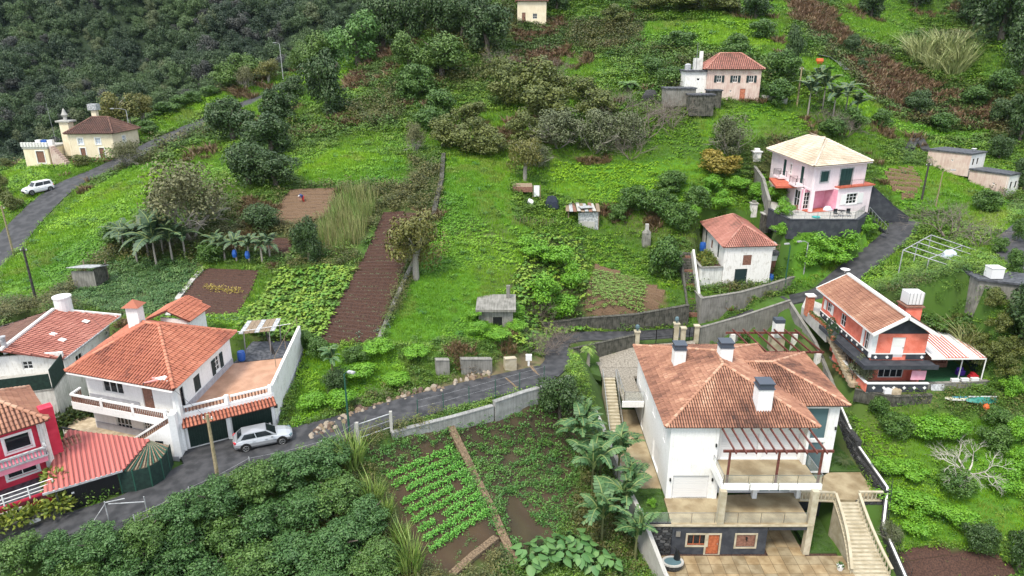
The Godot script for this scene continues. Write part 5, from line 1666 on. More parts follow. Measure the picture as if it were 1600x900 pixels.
func build_long_house() -> void:
	var h := thing("long_house", "long whitewashed building with faded mono-pitch tile roof and rooftop tank base", "house", vx(-41, 7, -55))
	var FR := vx(-37.45, 0, -51.75)
	var BR := vx(-37.95, 0, -60.9)
	var BL := vx(-42.3, 0, -59.4)
	var FL := vx(-41.6, 0, -50.9)
	wall(h, FR, BR, 6.8, 11.4, [[1.6, 3.1, 1.1, 0.95, "win", "", 2, 1], [6.6, 3.7, 0.6, 0.4, "win", "", 2, 1]], M.white_old)
	wall(h, vx(-47, 0, -49.8), FR, 6.8, 12.0, [[6.6, 3.9, 0.8, 0.75, "win", "", 2, 2]], M.white_old)
	wall(h, BR, BL, 6.8, 11.6, [], M.white_old)
	tile_plane(h, [vx(-37.3, 11.5, -51.5), vx(-37.8, 11.5, -61.1), vx(-42.4, 13.0, -58.9), vx(-41.3, 12.8, -50.3)], [Color(0.3, 0.1, 0.075), Color(0.42, 0.16, 0.12), Color(0.5, 0.22, 0.17)], 0.3, "roof", 0.42, 0.05)
	var ver := MB.new()
	ver.bar(vx(-37.7, 11.55, -61.2), vx(-42.4, 13.05, -59.0), 0.25, 0.16)
	ver.bar(vx(-42.4, 13.1, -58.9), vx(-41.3, 12.9, -50.3), 0.25, 0.18)
	part(h, "verge", ver, M.white_old)
	part(h, "gutter", MB.new().bar(vx(-37.2, 11.45, -51.5), vx(-37.7, 11.45, -61.1), 0.16, 0.14), M.zinc)
	tile_plane(h, [vx(-49, 11.2, -55.5), vx(-47.2, 11.2, -48.5), vx(-41.4, 12.8, -50.5), vx(-42.5, 13.0, -58.9)], pal_brown, 0.3, "roof", 0.42, 0.06)
	tile_plane(h, [vx(-42.5, 13.0, -58.9), vx(-44.5, 11.5, -61.0), vx(-50.0, 11.0, -57.0), vx(-49, 11.2, -55.5)], pal_brown, 0.3)
	for q in [vx(-38.9, 12.06, -54.2), vx(-40.0, 12.35, -54.8), vx(-39.2, 12.15, -58.2)]:
		part(h, "skylight", MB.new().box(q, vx(0.5, 0.06, 0.5), Basis(Vector3.BACK, -0.3)), M.white_old)
	# low front block with flat roof and net fence
	var a := vx(-46.5, 0, -45.4)
	var b := vx(-36.55, 0, -48.6)
	wall(h, a, b, 6.8, 10.3, [], M.white_stain, "front_wall")
	wall(h, b, FR, 6.8, 10.3, [], M.white_stain, "front_wall")
	part(h, "flat_roof", MB.new().slab([a, b, FR, vx(-47, 0, -49.8)], 10.1, 10.28), M.concrete_light)
	var nt := thing("net_screen", "dark green shade-net screen on the flat roof edge of the long building", "screen", vx(-40, 10.3, -47.5))
	part(nt, "net", MB.new().bar(a + vx(0, 10.95, 0), b + vx(-0.1, 10.95, 0), 0.05, 1.3), M.green_net)
	part(nt, "net", MB.new().bar(b + vx(0, 11.1, 0), FR + vx(0.05, 11.1, 0.2), 0.05, 1.7), M.green_net)
	var tk := thing("water_tank", "white cylindrical water tank on the roof ridge", "water tank", vx(-41.9, 12.9, -59.6))
	part(tk, "barrel", MB.new().lathe(vx(-41.9, 12.6, -59.6), [[0, 0], [0.72, 0], [0.74, 1.35], [0.8, 1.36], [0.8, 1.5], [0.0, 1.55]], 16), M.plastic_white)
	single("flue_pipe", "short steel flue pipe on the faded tile roof edge", "flue", MB.new().cyl(vx(-41.4, 12.3, -50.9), vx(-41.4, 13.7, -50.9), 0.2, 0.2, 10).cyl(vx(-41.4, 13.7, -50.9), vx(-41.4, 13.8, -50.9), 0.26, 0.26, 10), M.zinc)

func build_yellow_house() -> void:
	var h := thing("yellow_house", "cream yellow two-storey house with brown hipped roof beside the upper road", "house", vx(-70, 17.8, -119))
	var FL := vx(-74.0, 0, -115.6)
	var FR := vx(-66.9, 0, -116.2)
	var BR := vx(-66.4, 0, -123.5)
	var BL := vx(-73.6, 0, -123.0)
	four_walls(h, FL, FR, BR, BL, 17.4, 22.3, M.cream, [
		[[1.6, 0.5, 0.8, 2.0, "door", "wood_brown", "frame"], [4.6, 0.5, 0.8, 2.0, "door", "wood_brown", "frame"], [1.5, 3.1, 0.8, 1.0, "win", "", 2, 2, "frame", "frame", "curtain"], [4.3, 3.1, 0.8, 1.0, "win", "", 2, 2, "frame", "frame", "curtain"]],
		[[2.6, 3.1, 0.8, 1.0, "win", "", 2, 2, "frame", "frame", "curtain"]], [], []])
	part(h, "plinth", MB.new().bar(FL + vx(0, 17.85, 0.03), FR + vx(0, 17.85, 0.03), 0.05, 0.8), M.wood_brown)
	hip(h, vx(-74.4, 22.3, -115.2), vx(-66.5, 22.3, -115.8), vx(-66.0, 22.3, -123.9), vx(-74.0, 22.3, -123.4), vx(-71.6, 24.6, -119.5), vx(-69.0, 24.6, -119.7), false, pal_brown, 0.3)
	part(h, "chimney", MB.new().box(vx(-71.6, 24.9, -120.5), vx(0.8, 1.4, 0.8)), M.cream)
	part(h, "chimney_tank", MB.new().box(vx(-71.6, 26.2, -120.5), vx(1.5, 1.0, 1.3)), M.zinc)
	# annexe with roof terrace, oven tower and outside stairs
	var x := thing("annexe", "low cream annexe with crowded roof terrace and tall oven chimney", "annexe", vx(-77.5, 17.6, -116))
	var A := vx(-80.5, 0, -113.6)
	var B := vx(-76.5, 0, -113.6)
	four_walls(x, A, B, vx(-76.3, 0, -119.0), vx(-80.5, 0, -119.0), 17.0, 20.3, M.cream, [[[2.0, 0.8, 1.3, 1.9, "door", "wood_brown", "frame"]], [], [], []])
	part(x, "roof_slab", MB.new().slab([A + vx(-0.1, 0, 0.1), B + vx(0.1, 0, 0.1), vx(-76.2, 0, -119.1), vx(-80.6, 0, -119.1)], 20.1, 20.4), M.concrete_light)
	for i in 9:
		var u := i / 8.0
		part(x, "merlon", MB.new().box(A.lerp(B, u) + vx(0, 20.75, 0), vx(0.34, 0.7, 0.34)), M.white_old)
	part(x, "tower", MB.new().box(vx(-75.3, 21.2, -118.0), vx(1.5, 5.6, 1.5)), M.cream)
	part(x, "tower_cap", MB.new().box(vx(-75.3, 24.1, -118.0), vx(2.4, 0.25, 2.0)), M.concrete_light)
	part(x, "tower_finial", MB.new().lathe(vx(-75.3, 24.2, -118.0), [[0.3, 0], [0.25, 0.5], [0.5, 0.9], [0.3, 1.3], [0.15, 1.8], [0, 2.0]], 10), M.concrete_light)
	for i in 9:
		part(x, "step", MB.new().box(vx(-76.0 + 0.24 * i, 17.4 + (9 - i) * 0.16, -114.2), vx(0.26, 0.3 + (9 - i) * 0.32, 1.2)), M.pink_old)
	part(x, "antenna", MB.new().cyl(vx(-78.0, 20.3, -118.5), vx(-78.3, 27.0, -118.5), 0.04, 0.03, 5), M.steel)
	for q in [[-79.6, "plastic_white"], [-78.6, "blue"], [-77.6, "plastic_white"]]:
		single("crate", "small storage crate on the annexe roof terrace", "crate", MB.new().box(vx(q[0], 20.75, -116.5), vx(0.8, 0.7, 0.7)).box(vx(q[0], 21.12, -116.5), vx(0.86, 0.06, 0.76)), M[q[1]], "crates on the annexe roof terrace")

# ---------------------------------------------------------------- vehicles: x forward, y up, z to the right
func car(called: String, label: String, at: Vector3, heading: Vector3, body: Material, suv: bool) -> void:
	var L := 2.15 if not suv else 2.05
	var hw := 0.9 if not suv else 0.86
	var yr := 1.45 if not suv else 1.68
	var yb := 0.92 if not suv else 1.02
	var yh := 0.82 if not suv else 0.98
	var t := thing(called, label, "car", Vector3.ZERO)
	var mb := MB.new()
	# stations: x, underside, shoulder height, half width
	var sts := [[-L, 0.42, 0.8, hw * 0.78], [-L + 0.12, 0.3, yb - 0.02, hw * 0.93], [-L + 0.6, 0.24, yb + 0.02, hw], [-0.4, 0.22, yb, hw], [0.75, 0.22, yb - 0.02, hw], [1.1, 0.22, yh + 0.06, hw], [L - 0.45, 0.24, yh - 0.04, hw * 0.95], [L - 0.12, 0.28, yh - 0.16, hw * 0.84], [L, 0.4, 0.6, hw * 0.66]]
	var rings := []
	for s in sts:
		var r := []
		for q in [[-0.86, s[1]], [-1.0, s[1] + 0.2], [-1.0, lerpf(s[1], s[2], 0.65)], [-0.92, s[2] - 0.05], [-0.7, s[2] + 0.01], [0.0, s[2] + 0.05], [0.7, s[2] + 0.01], [0.92, s[2] - 0.05], [1.0, lerpf(s[1], s[2], 0.65)], [1.0, s[1] + 0.2], [0.86, s[1]]]:
			r.append(Vector3(s[0], q[1], q[0] * s[3]))
		rings.append(r)
	for i in rings.size() - 1:
		for j in 10:
			mb.quad(rings[i][j], rings[i][j + 1], rings[i + 1][j + 1], rings[i + 1][j])
	for e in [0, rings.size() - 1]:
		for j in range(1, 10):
			mb.tri(rings[e][0], rings[e][j], rings[e][j + 1])
	# greenhouse
	var f0 := 1.0 if not suv else 0.85
	var f1 := 0.22 if not suv else 0.35
	var r1 := -1.45 if not suv else -1.8
	var r0 := -1.95 if not suv else -1.98
	var b := [Vector3(f0, yb - 0.03, 0.78 * hw), Vector3(r0, yb, 0.8 * hw), Vector3(r0, yb, -0.8 * hw), Vector3(f0, yb - 0.03, -0.78 * hw)]
	var c := [Vector3(f1, yr - 0.04, 0.64 * hw), Vector3(r1, yr - 0.07, 0.64 * hw), Vector3(r1, yr - 0.07, -0.64 * hw), Vector3(f1, yr - 0.04, -0.64 * hw)]
	var w0 := Vector3(lerpf(f0, r0, 0.5), yb, 0.9 * hw)
	for i in 4:
		mb.quad(b[(i + 1) % 4], b[i], c[i], c[(i + 1) % 4])
	var mid := Vector3((f1 + r1) / 2, yr, 0)
	for i in 4:
		mb.tri(c[(i + 1) % 4], c[i], mid)
	var o := part(t, "body", mb, body)
	var pane := func(p: Array, u0: float, u1: float, v0: float, v1: float, called2: String):
		var g := MB.new()
		var at2 := func(u: float, v: float) -> Vector3: return p[0].lerp(p[1], u).lerp(p[3].lerp(p[2], u), v)
		var nn: Vector3 = (p[1] - p[0]).cross(p[3] - p[0]).normalized()
		var k := nn * 0.012
		g.quad(at2.call(u0, v0) + k, at2.call(u1, v0) + k, at2.call(u1, v1) + k, at2.call(u0, v1) + k)
		part(t, called2, g, M.pane)
	pane.call([b[0], b[3], c[3], c[0]], 0.06, 0.94, 0.08, 0.92, "windscreen")
	pane.call([b[2], b[1], c[1], c[2]], 0.08, 0.92, 0.25, 0.9, "rear_window")
	for s in 2:
		var q := [b[1], b[0], c[0], c[1]] if s == 0 else [b[3], b[2], c[2], c[3]]
		var m: float = 0.5
		pane.call(q, 0.1 if s == 0 else 0.06, m - 0.015, 0.12, 0.88, "side_window")
		pane.call(q, m + 0.015, 0.94 if s == 0 else 0.9, 0.12, 0.88, "side_window")
	for x in [-1.32, 1.3]:
		for s in [-1, 1]:
			var z: float = s * (hw - 0.1)
			var arch := MB.new()
			arch.cyl(Vector3(x, 0.36, z), Vector3(x, 0.36, z + s * 0.115), 0.4, 0.4, 18)
			part(t, "wheel_arch", arch, M.black)
			var w := part(t, "wheel", MB.new().cyl(Vector3(x, 0.32, z - s * 0.1), Vector3(x, 0.32, z + s * 0.13), 0.32, 0.31, 18), M.tyre)
			var rim := MB.new()
			rim.cyl(Vector3(x, 0.32, z + s * 0.13), Vector3(x, 0.32, z + s * 0.14), 0.07, 0.06, 8)
			for a in 5:
				var an := TAU * a / 5.0
				rim.bar(Vector3(x, 0.32, z + s * 0.135), Vector3(x + cos(an) * 0.21, 0.32 + sin(an) * 0.21, z + s * 0.135), 0.012, 0.07)
			rim.tube(range(17).map(func(i): return Vector3(x + cos(TAU * i / 16.0) * 0.215, 0.32 + sin(TAU * i / 16.0) * 0.215, z + s * 0.132)), range(17).map(func(_i): return 0.018), 5)
			sub(w, "rim", rim, M.steel)
	for s in [-1, 1]:
		part(t, "headlight", MB.new().box(Vector3(L - 0.2, yh - 0.2, s * hw * 0.68), Vector3(0.22, 0.14, 0.32), Basis(Vector3.UP, s * -0.5)), M.pane_sky)
		part(t, "tail_light", MB.new().box(Vector3(-L + 0.1, yb - 0.12, s * hw * 0.76), Vector3(0.12, 0.16, 0.28), Basis(Vector3.UP, s * 0.4)), M.red)
		part(t, "mirror", MB.new().box(Vector3(0.62, yb + 0.06, s * (hw + 0.07)), Vector3(0.14, 0.12, 0.2)), body)
		for x in [-0.35, 0.55]:
			part(t, "door_handle", MB.new().box(Vector3(x - 0.35, yb - 0.14, s * (hw + 0.005)), Vector3(0.2, 0.03, 0.03)), M.steel)
	part(t, "grille", MB.new().box(Vector3(L - 0.03, 0.52, 0), Vector3(0.1, 0.2, hw * 1.0)), M.black)
	part(t, "number_plate", MB.new().box(Vector3(-L - 0.0, 0.62, 0), Vector3(0.04, 0.11, 0.5)), M.plastic_white)
	part(t, "bumper", MB.new().box(Vector3(-L + 0.04, 0.4, 0), Vector3(0.1, 0.16, hw * 1.3)), M.black)
	part(t, "underbody", MB.new().box(Vector3(0, 0.26, 0), Vector3(2 * L - 0.5, 0.14, hw * 1.75)), M.black)
	var x := heading.normalized()
	var z := x.cross(Vector3.UP).normalized()
	t.transform = Transform3D(Basis(x, z.cross(x).normalized(), z), at)


# ---------------------------------------------------------------- houses on the right
func build_small_house() -> void:
	var h := thing("cottage", "small whitewashed cottage with stained walls and hipped clay roof above the road", "house", vx(28.8, 8.1, -84))
	var FL := vx(25.75, 0, -79.3)
	var FR := vx(31.8, 0, -80.0)
	var BR := vx(32.2, 0, -91.2)
	var BL := vx(26.2, 0, -91.0)
	four_walls(h, FL, FR, BR, BL, 8.0, 13.1, M.white_old, [
		[[1.55, 0.3, 1.6, 2.0, "door", "shutter_dark"], [2.4, 2.75, 1.1, 1.3, "shut", "wood_brown", 1]], [], [],
		[[8.2, 2.9, 0.9, 1.9, "door", "shutter_dark"], [5.0, 3.2, 0.8, 1.1, "shut", "wood_brown"], [1.6, 2.9, 0.9, 1.9, "door", "shutter_dark"]]])
	hip(h, vx(25.4, 13.2, -79.0), vx(32.1, 13.2, -79.7), vx(32.5, 13.2, -91.6), vx(25.9, 13.2, -91.4), vx(28.9, 15.0, -83.0), vx(29.3, 15.0, -88.6), true, pal_old, 0.26)
	part(h, "soffit", MB.new().slab([vx(25.5, 0, -79.1), vx(32.0, 0, -79.8), vx(32.4, 0, -91.5), vx(26.0, 0, -91.3)], 13.0, 13.08), M.white_old)
	# lean-to on the right with a flat roof
	wall(h, vx(32.0, 0, -81.8), vx(35.7, 0, -83.0), 8.0, 11.3, [[0.3, 0.5, 1.3, 2.05, "door", "wood_brown"]], M.white)
	wall(h, vx(35.7, 0, -83.0), vx(35.9, 0, -88.0), 8.0, 11.3, [], M.white_old)
	part(h, "flat_roof", MB.new().slab([vx(31.9, 0, -81.5), vx(36.0, 0, -82.8), vx(36.1, 0, -88.2), vx(32.1, 0, -88.2)], 11.3, 11.75), M.flat_roof)
	railing(h, "roof_railing", [vx(32.4, 11.7, -82.0), vx(35.8, 11.7, -83.1), vx(35.9, 11.7, -87.5)], 0.9, 1.4, [0.5, 1.0], M.wood, 0.035)
	# raised planted terrace on the left
	var t := thing("planter_terrace", "raised white-walled planting terrace left of the cottage", "planter", vx(24.3, 8, -81))
	wall(t, vx(22.85, 0, -78.7), vx(25.7, 0, -79.35), 8.0, 10.7, [], M.white_stain)
	wall(t, vx(22.95, 0, -84.5), vx(22.85, 0, -78.7), 8.0, 10.8, [], M.white_stain)
	part(t, "soil", MB.new().slab([vx(23.0, 0, -78.95), vx(25.7, 0, -79.6), vx(26.0, 0, -85.5), vx(23.1, 0, -84.5)], 10.0, 10.5), M.soil)
	part(t, "coping", MB.new().bar(vx(22.8, 10.78, -78.65), vx(25.7, 10.68, -79.3), 0.34, 0.1).bar(vx(22.9, 10.85, -84.5), vx(22.85, 10.85, -78.65), 0.3, 0.1), M.concrete)
	wall_run("retaining_wall", "tall mossy concrete retaining wall below the cottage along the road", [vx(22.3, 8.0, -78.6), vx(22.4, 8.0, -75.4), vx(27.5, 8.2, -77.0), vx(32.0, 8.7, -78.9), vx(36.4, 9.4, -80.6)], 0.35, 4.2, M.concrete, "wall")
	wall_run("retaining_wall", "dark mossy retaining wall below the terraced vegetable plot beside the road", [vx(3.4, 6.6, -71.0), vx(8.0, 6.3, -73.3), vx(14.5, 6.4, -74.3), vx(20.9, 7.2, -75.3)], 0.4, 2.6, M.concrete_dark, "wall")
	part(t, "lower_bed", MB.new().slab([vx(22.5, 0, -75.6), vx(27.4, 0, -77.2), vx(31.8, 0, -79.1), vx(31.8, 0, -80.0), vx(25.8, 0, -79.3), vx(22.8, 0, -78.7)], 7.0, 7.75), M.soil)
	var st := thing("stone_steps", "steep dark stone steps climbing beside the cottage terrace", "stairs", vx(21.9, 6, -79))
	for i in 22:
		var u := i / 21.0
		part(st, "step", MB.new().box(vx(21.7, 5.6 + 5.8 * u, -76.3 - 5.6 * u), vx(1.15, 0.5, 0.42)), M.wood_brown if i % 5 == 0 else M.concrete_dark)
	part(st, "side_wall", MB.new().bar(vx(22.45, 6.8, -76.5), vx(22.5, 11.8, -81.8), 0.25, 1.3), M.white_stain)
	part(st, "side_wall", MB.new().bar(vx(21.0, 6.5, -76.8), vx(20.95, 11.7, -81.8), 0.25, 0.9), M.concrete_dark)
	for q in [["chimney_stack", "slender white chimney stack standing in the bushes behind the cottage", Vector3(33.24, 13.2, -92.27), 0.8, 2.4, "white_old"], ["chimney_stack", "broad soot-stained chimney stack behind the cottage roof", Vector3(33.83, 12.6, -88.66), 1.2, 2.4, "concrete_dark"]]:
		var c := thing(q[0], q[1], "chimney", q[2])
		part(c, "shaft", MB.new().box(q[2] + vx(0, q[4] / 2, 0), vx(q[3], q[4], q[3])), M[q[5]])
		part(c, "cap", MB.new().box(q[2] + vx(0, q[4] + 0.1, 0), vx(q[3] + 0.2, 0.14, q[3] + 0.2)), M.concrete_light)
		part(c, "vent", MB.new().box(q[2] + vx(0, q[4] + 0.3, 0), vx(q[3] * 0.6, 0.3, q[3] * 0.6)), M.concrete)
	single("barrel", "blue plastic drum beside the cottage side door", "barrel", MB.new().lathe(vx(25.2, 10.5, -86.8), [[0, 0], [0.36, 0], [0.42, 0.4], [0.42, 0.8], [0.36, 1.1], [0, 1.1]], 12), M.blue)
	single("barrel", "blue plastic drum at the cottage front corner", "barrel", MB.new().lathe(vx(32.3, 8.05, -80.9), [[0, 0], [0.36, 0], [0.42, 0.4], [0.42, 0.8], [0.36, 1.1], [0, 1.1]], 12), M.blue)
	single("planter_box", "white tub on the flat roof of the cottage lean-to", "planter", MB.new().box(vx(32.9, 12.15, -83.4), vx(0.8, 0.8, 0.7)).box(vx(32.9, 12.56, -83.4), vx(0.9, 0.07, 0.8)), M.plastic_white)

func build_pink_house() -> void:
	var h := thing("pink_house", "pale pink two-storey house with straw-coloured tile roof and green shutters", "house", vx(41, 15.8, -90))
	var EF := vx(37.3, 22, -84.4)
	var ER := vx(46.6, 22, -88.5)
	var BR := vx(46.8, 22, -99.5)
	var BL := vx(37.0, 22, -100.2)
	hip(h, EF, ER, BR, BL, vx(42.0, 24.3, -92.6), vx(41.2, 24.3, -96.6), true, pal_straw, 0.28, 0.07)
	var a := vx(37.85, 0, -85.3)
	var b := vx(46.0, 0, -88.7)
	var c := vx(46.2, 0, -99.0)
	var d := vx(37.6, 0, -99.4)
	part(h, "soffit", MB.new().slab([EF + vx(0.1, 0, -0.1), ER, BR, BL], 21.8, 21.9), M.pink)
	wall(h, a, b, 18.9, 21.9, [[1.1, 0.9, 1.35, 1.35, "shut", "shutter_green", 2, "zinc"], [4.4, 0.15, 2.1, 2.2, "shut", "shutter_green", 4, "zinc"]], M.pink)
	wall(h, b, c, 15.9, 21.9, [], M.pink)
	wall(h, c, d, 15.9, 21.9, [], M.pink)
	wall(h, d, a, 18.9, 21.9, [[4.4, 0.2, 0.9, 2.2, "shut", "shutter_green", 1], [6.6, 0.8, 0.7, 1.3, "win", "", 2, 3, "frame"], [10.2, 0.2, 0.9, 2.2, "shut", "shutter_green", 1]], M.pink)
	# ground floor: porch on the left half, projecting room on the right
	var m := a.lerp(b, 0.42)
	var inw := vx(-0.38, 0, -0.92)
	wall(h, a + inw * 1.4, m + inw * 1.4, 16.0, 18.75, [[0.3, 0.1, 1.8, 2.2, "win", "", 4, 4]], M.pink_deep)
	wall(h, m + inw * 1.4, m - inw * 0.7, 16.0, 18.75, [], M.pink_deep)
	wall(h, m - inw * 0.7, b - inw * 0.7 + vx(0.7, 0, -0.3), 15.2, 18.75, [[1.6, 1.55, 1.9, 1.35, "win", "frame", 3, 3, "frame"]], M.pink)
	wall(h, b - inw * 0.7 + vx(0.7, 0, -0.3), b + vx(0.6, 0, -1.5), 15.2, 18.75, [], M.pink)
	wall(h, d, a + inw * 1.4, 16.0, 18.75, [[10.0, 0.1, 1.9, 2.2, "win", "", 2, 2]], M.pink)
	part(h, "porch_column", MB.new().box(a + vx(0.15, 17.3, -0.1), vx(0.42, 2.9, 0.42)), M.pink)
	part(h, "first_floor", MB.new().slab([a + vx(-0.05, 0, 0.05), m, m - inw * 0.75, b - inw * 0.75 + vx(0.75, 0, -0.3), b + vx(0.7, 0, -1.5), c, d], 18.7, 18.95), M.pink)
	part(h, "balcony_floor", MB.new().slab([m + vx(0.02, 0, 0), m - inw * 0.95, b - inw * 0.95 + vx(0.9, 0, -0.35), b + vx(0.85, 0, -1.6), b], 18.95, 19.1), M.red_floor)
	railing(h, "balcony_railing", [m - inw * 0.85 + vx(0, 19.1, 0), b - inw * 0.85 + vx(0.8, 19.1, -0.3)], 0.8, 2.0, [1.0], M.iron, 0.02, 0.16)
	part(h, "patio_roof", MB.new().slab([d + vx(0, 0, 4.4), d + vx(-1.7, 0, 4.4), vx(34.6, 0, -88.8), vx(37.5, 0, -88.8)], 18.45, 18.7), M.red_floor)
	for z in [-94.4, -88.6]:
		part(h, "side_balcony", MB.new().box(vx(37.2, 18.95, z), vx(1.3, 0.22, 2.2)), M.pink)
		railing(h, "balcony_railing", [vx(37.6, 19.05, z - 1.05), vx(36.6, 19.05, z - 1.05), vx(36.6, 19.05, z + 1.05), vx(37.6, 19.05, z + 1.05)], 0.85, 2.0, [1.0], M.iron, 0.02, 0.14)
	var t := thing("patio", "grey tiled patio with railing on the dark wall in front of the pink house", "patio", vx(38, 15, -83))
	part(t, "floor", MB.new().slab([vx(34.2, 0, -81.6), vx(42.0, 0, -81.6), vx(45.3, 0, -85.8), vx(38, 0, -88), vx(35.5, 0, -92), vx(33.8, 0, -88)], 15.6, 16.0), M.concrete_light)
	part(t, "porch_step", MB.new().slab([a + vx(-0.1, 0, 0.35), m + vx(0, 0, 0.5), m + inw * 1.2, a + inw * 1.2], 16.0, 16.1), M.red_floor)
	railing(t, "railing", [vx(34.3, 16.0, -84), vx(34.3, 16.0, -81.7), vx(42.0, 16.0, -81.7), vx(45.0, 16.0, -85.5)], 0.9, 1.6, [0.5, 1.0], M.steel, 0.022, 0.2)
	wall_run("retaining_wall", "smooth black retaining wall under the pink house patio", [vx(33.6, 16.0, -87.5), vx(34.0, 16.0, -81.45), vx(42.2, 16.0, -81.45), vx(45.6, 15.8, -85.7)], 0.3, 2.4, M.charcoal, "wall")
	wall_run("retaining_wall", "grey stepped wall down the bank beside the pink house side terrace", [vx(36.2, 19.4, -103.0), vx(34.6, 18.8, -93.5), vx(33.5, 17.0, -87.5)], 0.3, 2.0, M.concrete, "wall")
	wall_run("retaining_wall", "black sloping wall from the pink house down to the gate pillar", [vx(47.2, 18.8, -89.0), vx(50.0, 16.4, -88.4), vx(52.2, 14.8, -87.8)], 0.3, 3.2, M.charcoal, "wall")
	wall_run("retaining_wall", "rough dark wall behind the white flue beyond the pink house", [vx(35.6, 19.6, -104.5), vx(40.5, 20.0, -105.0)], 0.3, 2.2, M.concrete_dark, "wall")
	var fl := thing("chimney_stack", "tall white chimney stack left of the pink house terrace", "chimney", vx(36.3, 17.6, -102.2))
	part(fl, "shaft", MB.new().box(vx(36.3, 19.4, -102.2), vx(1.1, 3.6, 1.0)), M.white_old)
	part(fl, "cap", MB.new().box(vx(36.3, 21.3, -102.2), vx(1.4, 0.15, 1.3)).box(vx(36.3, 21.55, -102.2), vx(0.7, 0.4, 0.6)), M.white_old)
	var ms := thing("iron_stairs", "curved black iron outside stairs beside the pink house", "stairs", vx(46, 13.6, -86))
	for i in 12:
		var u := i / 11.0
		part(ms, "tread", MB.new().box(vx(45.3 + 2.2 * u, 15.9 - 2.3 * u, -85.6 - 0.2 * u + 1.3 * u * u), vx(0.34, 0.06, 1.1), Basis(Vector3.UP, 0.3 * u)), M.iron)
	railing(ms, "handrail", [vx(45.3, 15.9, -84.9), vx(47.5, 13.6, -83.9)], 0.9, 0.6, [1.0], M.steel, 0.025)
	# things on the patio
	var tb := thing("garden_table", "round dark garden table on the pink house patio", "table", vx(41.0, 16.0, -83.3))
	part(tb, "top", MB.new().cyl(vx(41.0, 16.7, -83.3), vx(41.0, 16.74, -83.3), 0.5, 0.5, 16), M.iron)
	for k in 3:
		part(tb, "leg", MB.new().cyl(vx(41.0 + 0.35 * cos(k * 2.1), 16.0, -83.3 + 0.35 * sin(k * 2.1)), vx(41.0, 16.7, -83.3), 0.025, 0.025, 5), M.iron)
	for q in [vx(40.2, 16.0, -83.0), vx(41.9, 16.0, -83.2)]:
		chair("garden_chair", "dark metal chair beside the round garden table", q, M.iron, "chairs round the patio table")
	chair("garden_chair", "dark brown armchair by the porch column of the pink house", vx(36.2, 16.0, -85.2), M.wood_brown, "")
	single("tarpaulin", "crumpled blue and white bundle on the pink house porch step", "bundle", lump(vx(40.7, 16.1, -86.4), 0.7, 0.5), M.curtain)
	single("paddling_pool", "small turquoise basin on the pink house patio", "basin", MB.new().lathe(vx(37.6, 16.0, -82.5), [[0, 0.02], [0.45, 0.02], [0.5, 0.16], [0.42, 0.16], [0.4, 0.08], [0, 0.08]], 14), flat("aqua", Color(0.05, 0.4, 0.38), 0.4))

func lump(p: Vector3, r: float, h: float) -> MB:
	var mb := MB.new()
	var rings := []
	for j in 4:
		var row := []
		for k in 9:
			var a := TAU * k / 9.0
			var f: float = [1.0, 0.85, 0.5, 0.02][j] * rng.randf_range(0.75, 1.15)
			row.append(p + Vector3(cos(a) * r * f, h * [0.0, 0.55, 0.9, 1.0][j] * rng.randf_range(0.85, 1.1), sin(a) * r * f * 0.7))
		rings.append(row)
	for j in 3:
		for k in 9:
			mb.quad(rings[j][(k + 1) % 9], rings[j][k], rings[j + 1][k], rings[j + 1][(k + 1) % 9])
	return mb

func chair(called: String, label: String, p: Vector3, m: Material, group: String) -> void:
	var t := thing(called, label, "chair", p, group)
	part(t, "seat", MB.new().box(p + vx(0, 0.44, 0), vx(0.48, 0.05, 0.46)), m)
	part(t, "backrest", MB.new().box(p + vx(0, 0.72, -0.22), vx(0.48, 0.5, 0.04)), m)
	for x in [-0.2, 0.2]:
		for z in [-0.2, 0.2]:
			part(t, "leg", MB.new().cyl(p + vx(x, 0, z), p + vx(x, 0.43, z), 0.022, 0.022, 5), m)

func build_coral_house() -> void:
	var first := get_child_count()
	coral_parts()
	for i in range(first, get_child_count()):
		get_child(i).position += vx(1.55, -1.18, -2.48)

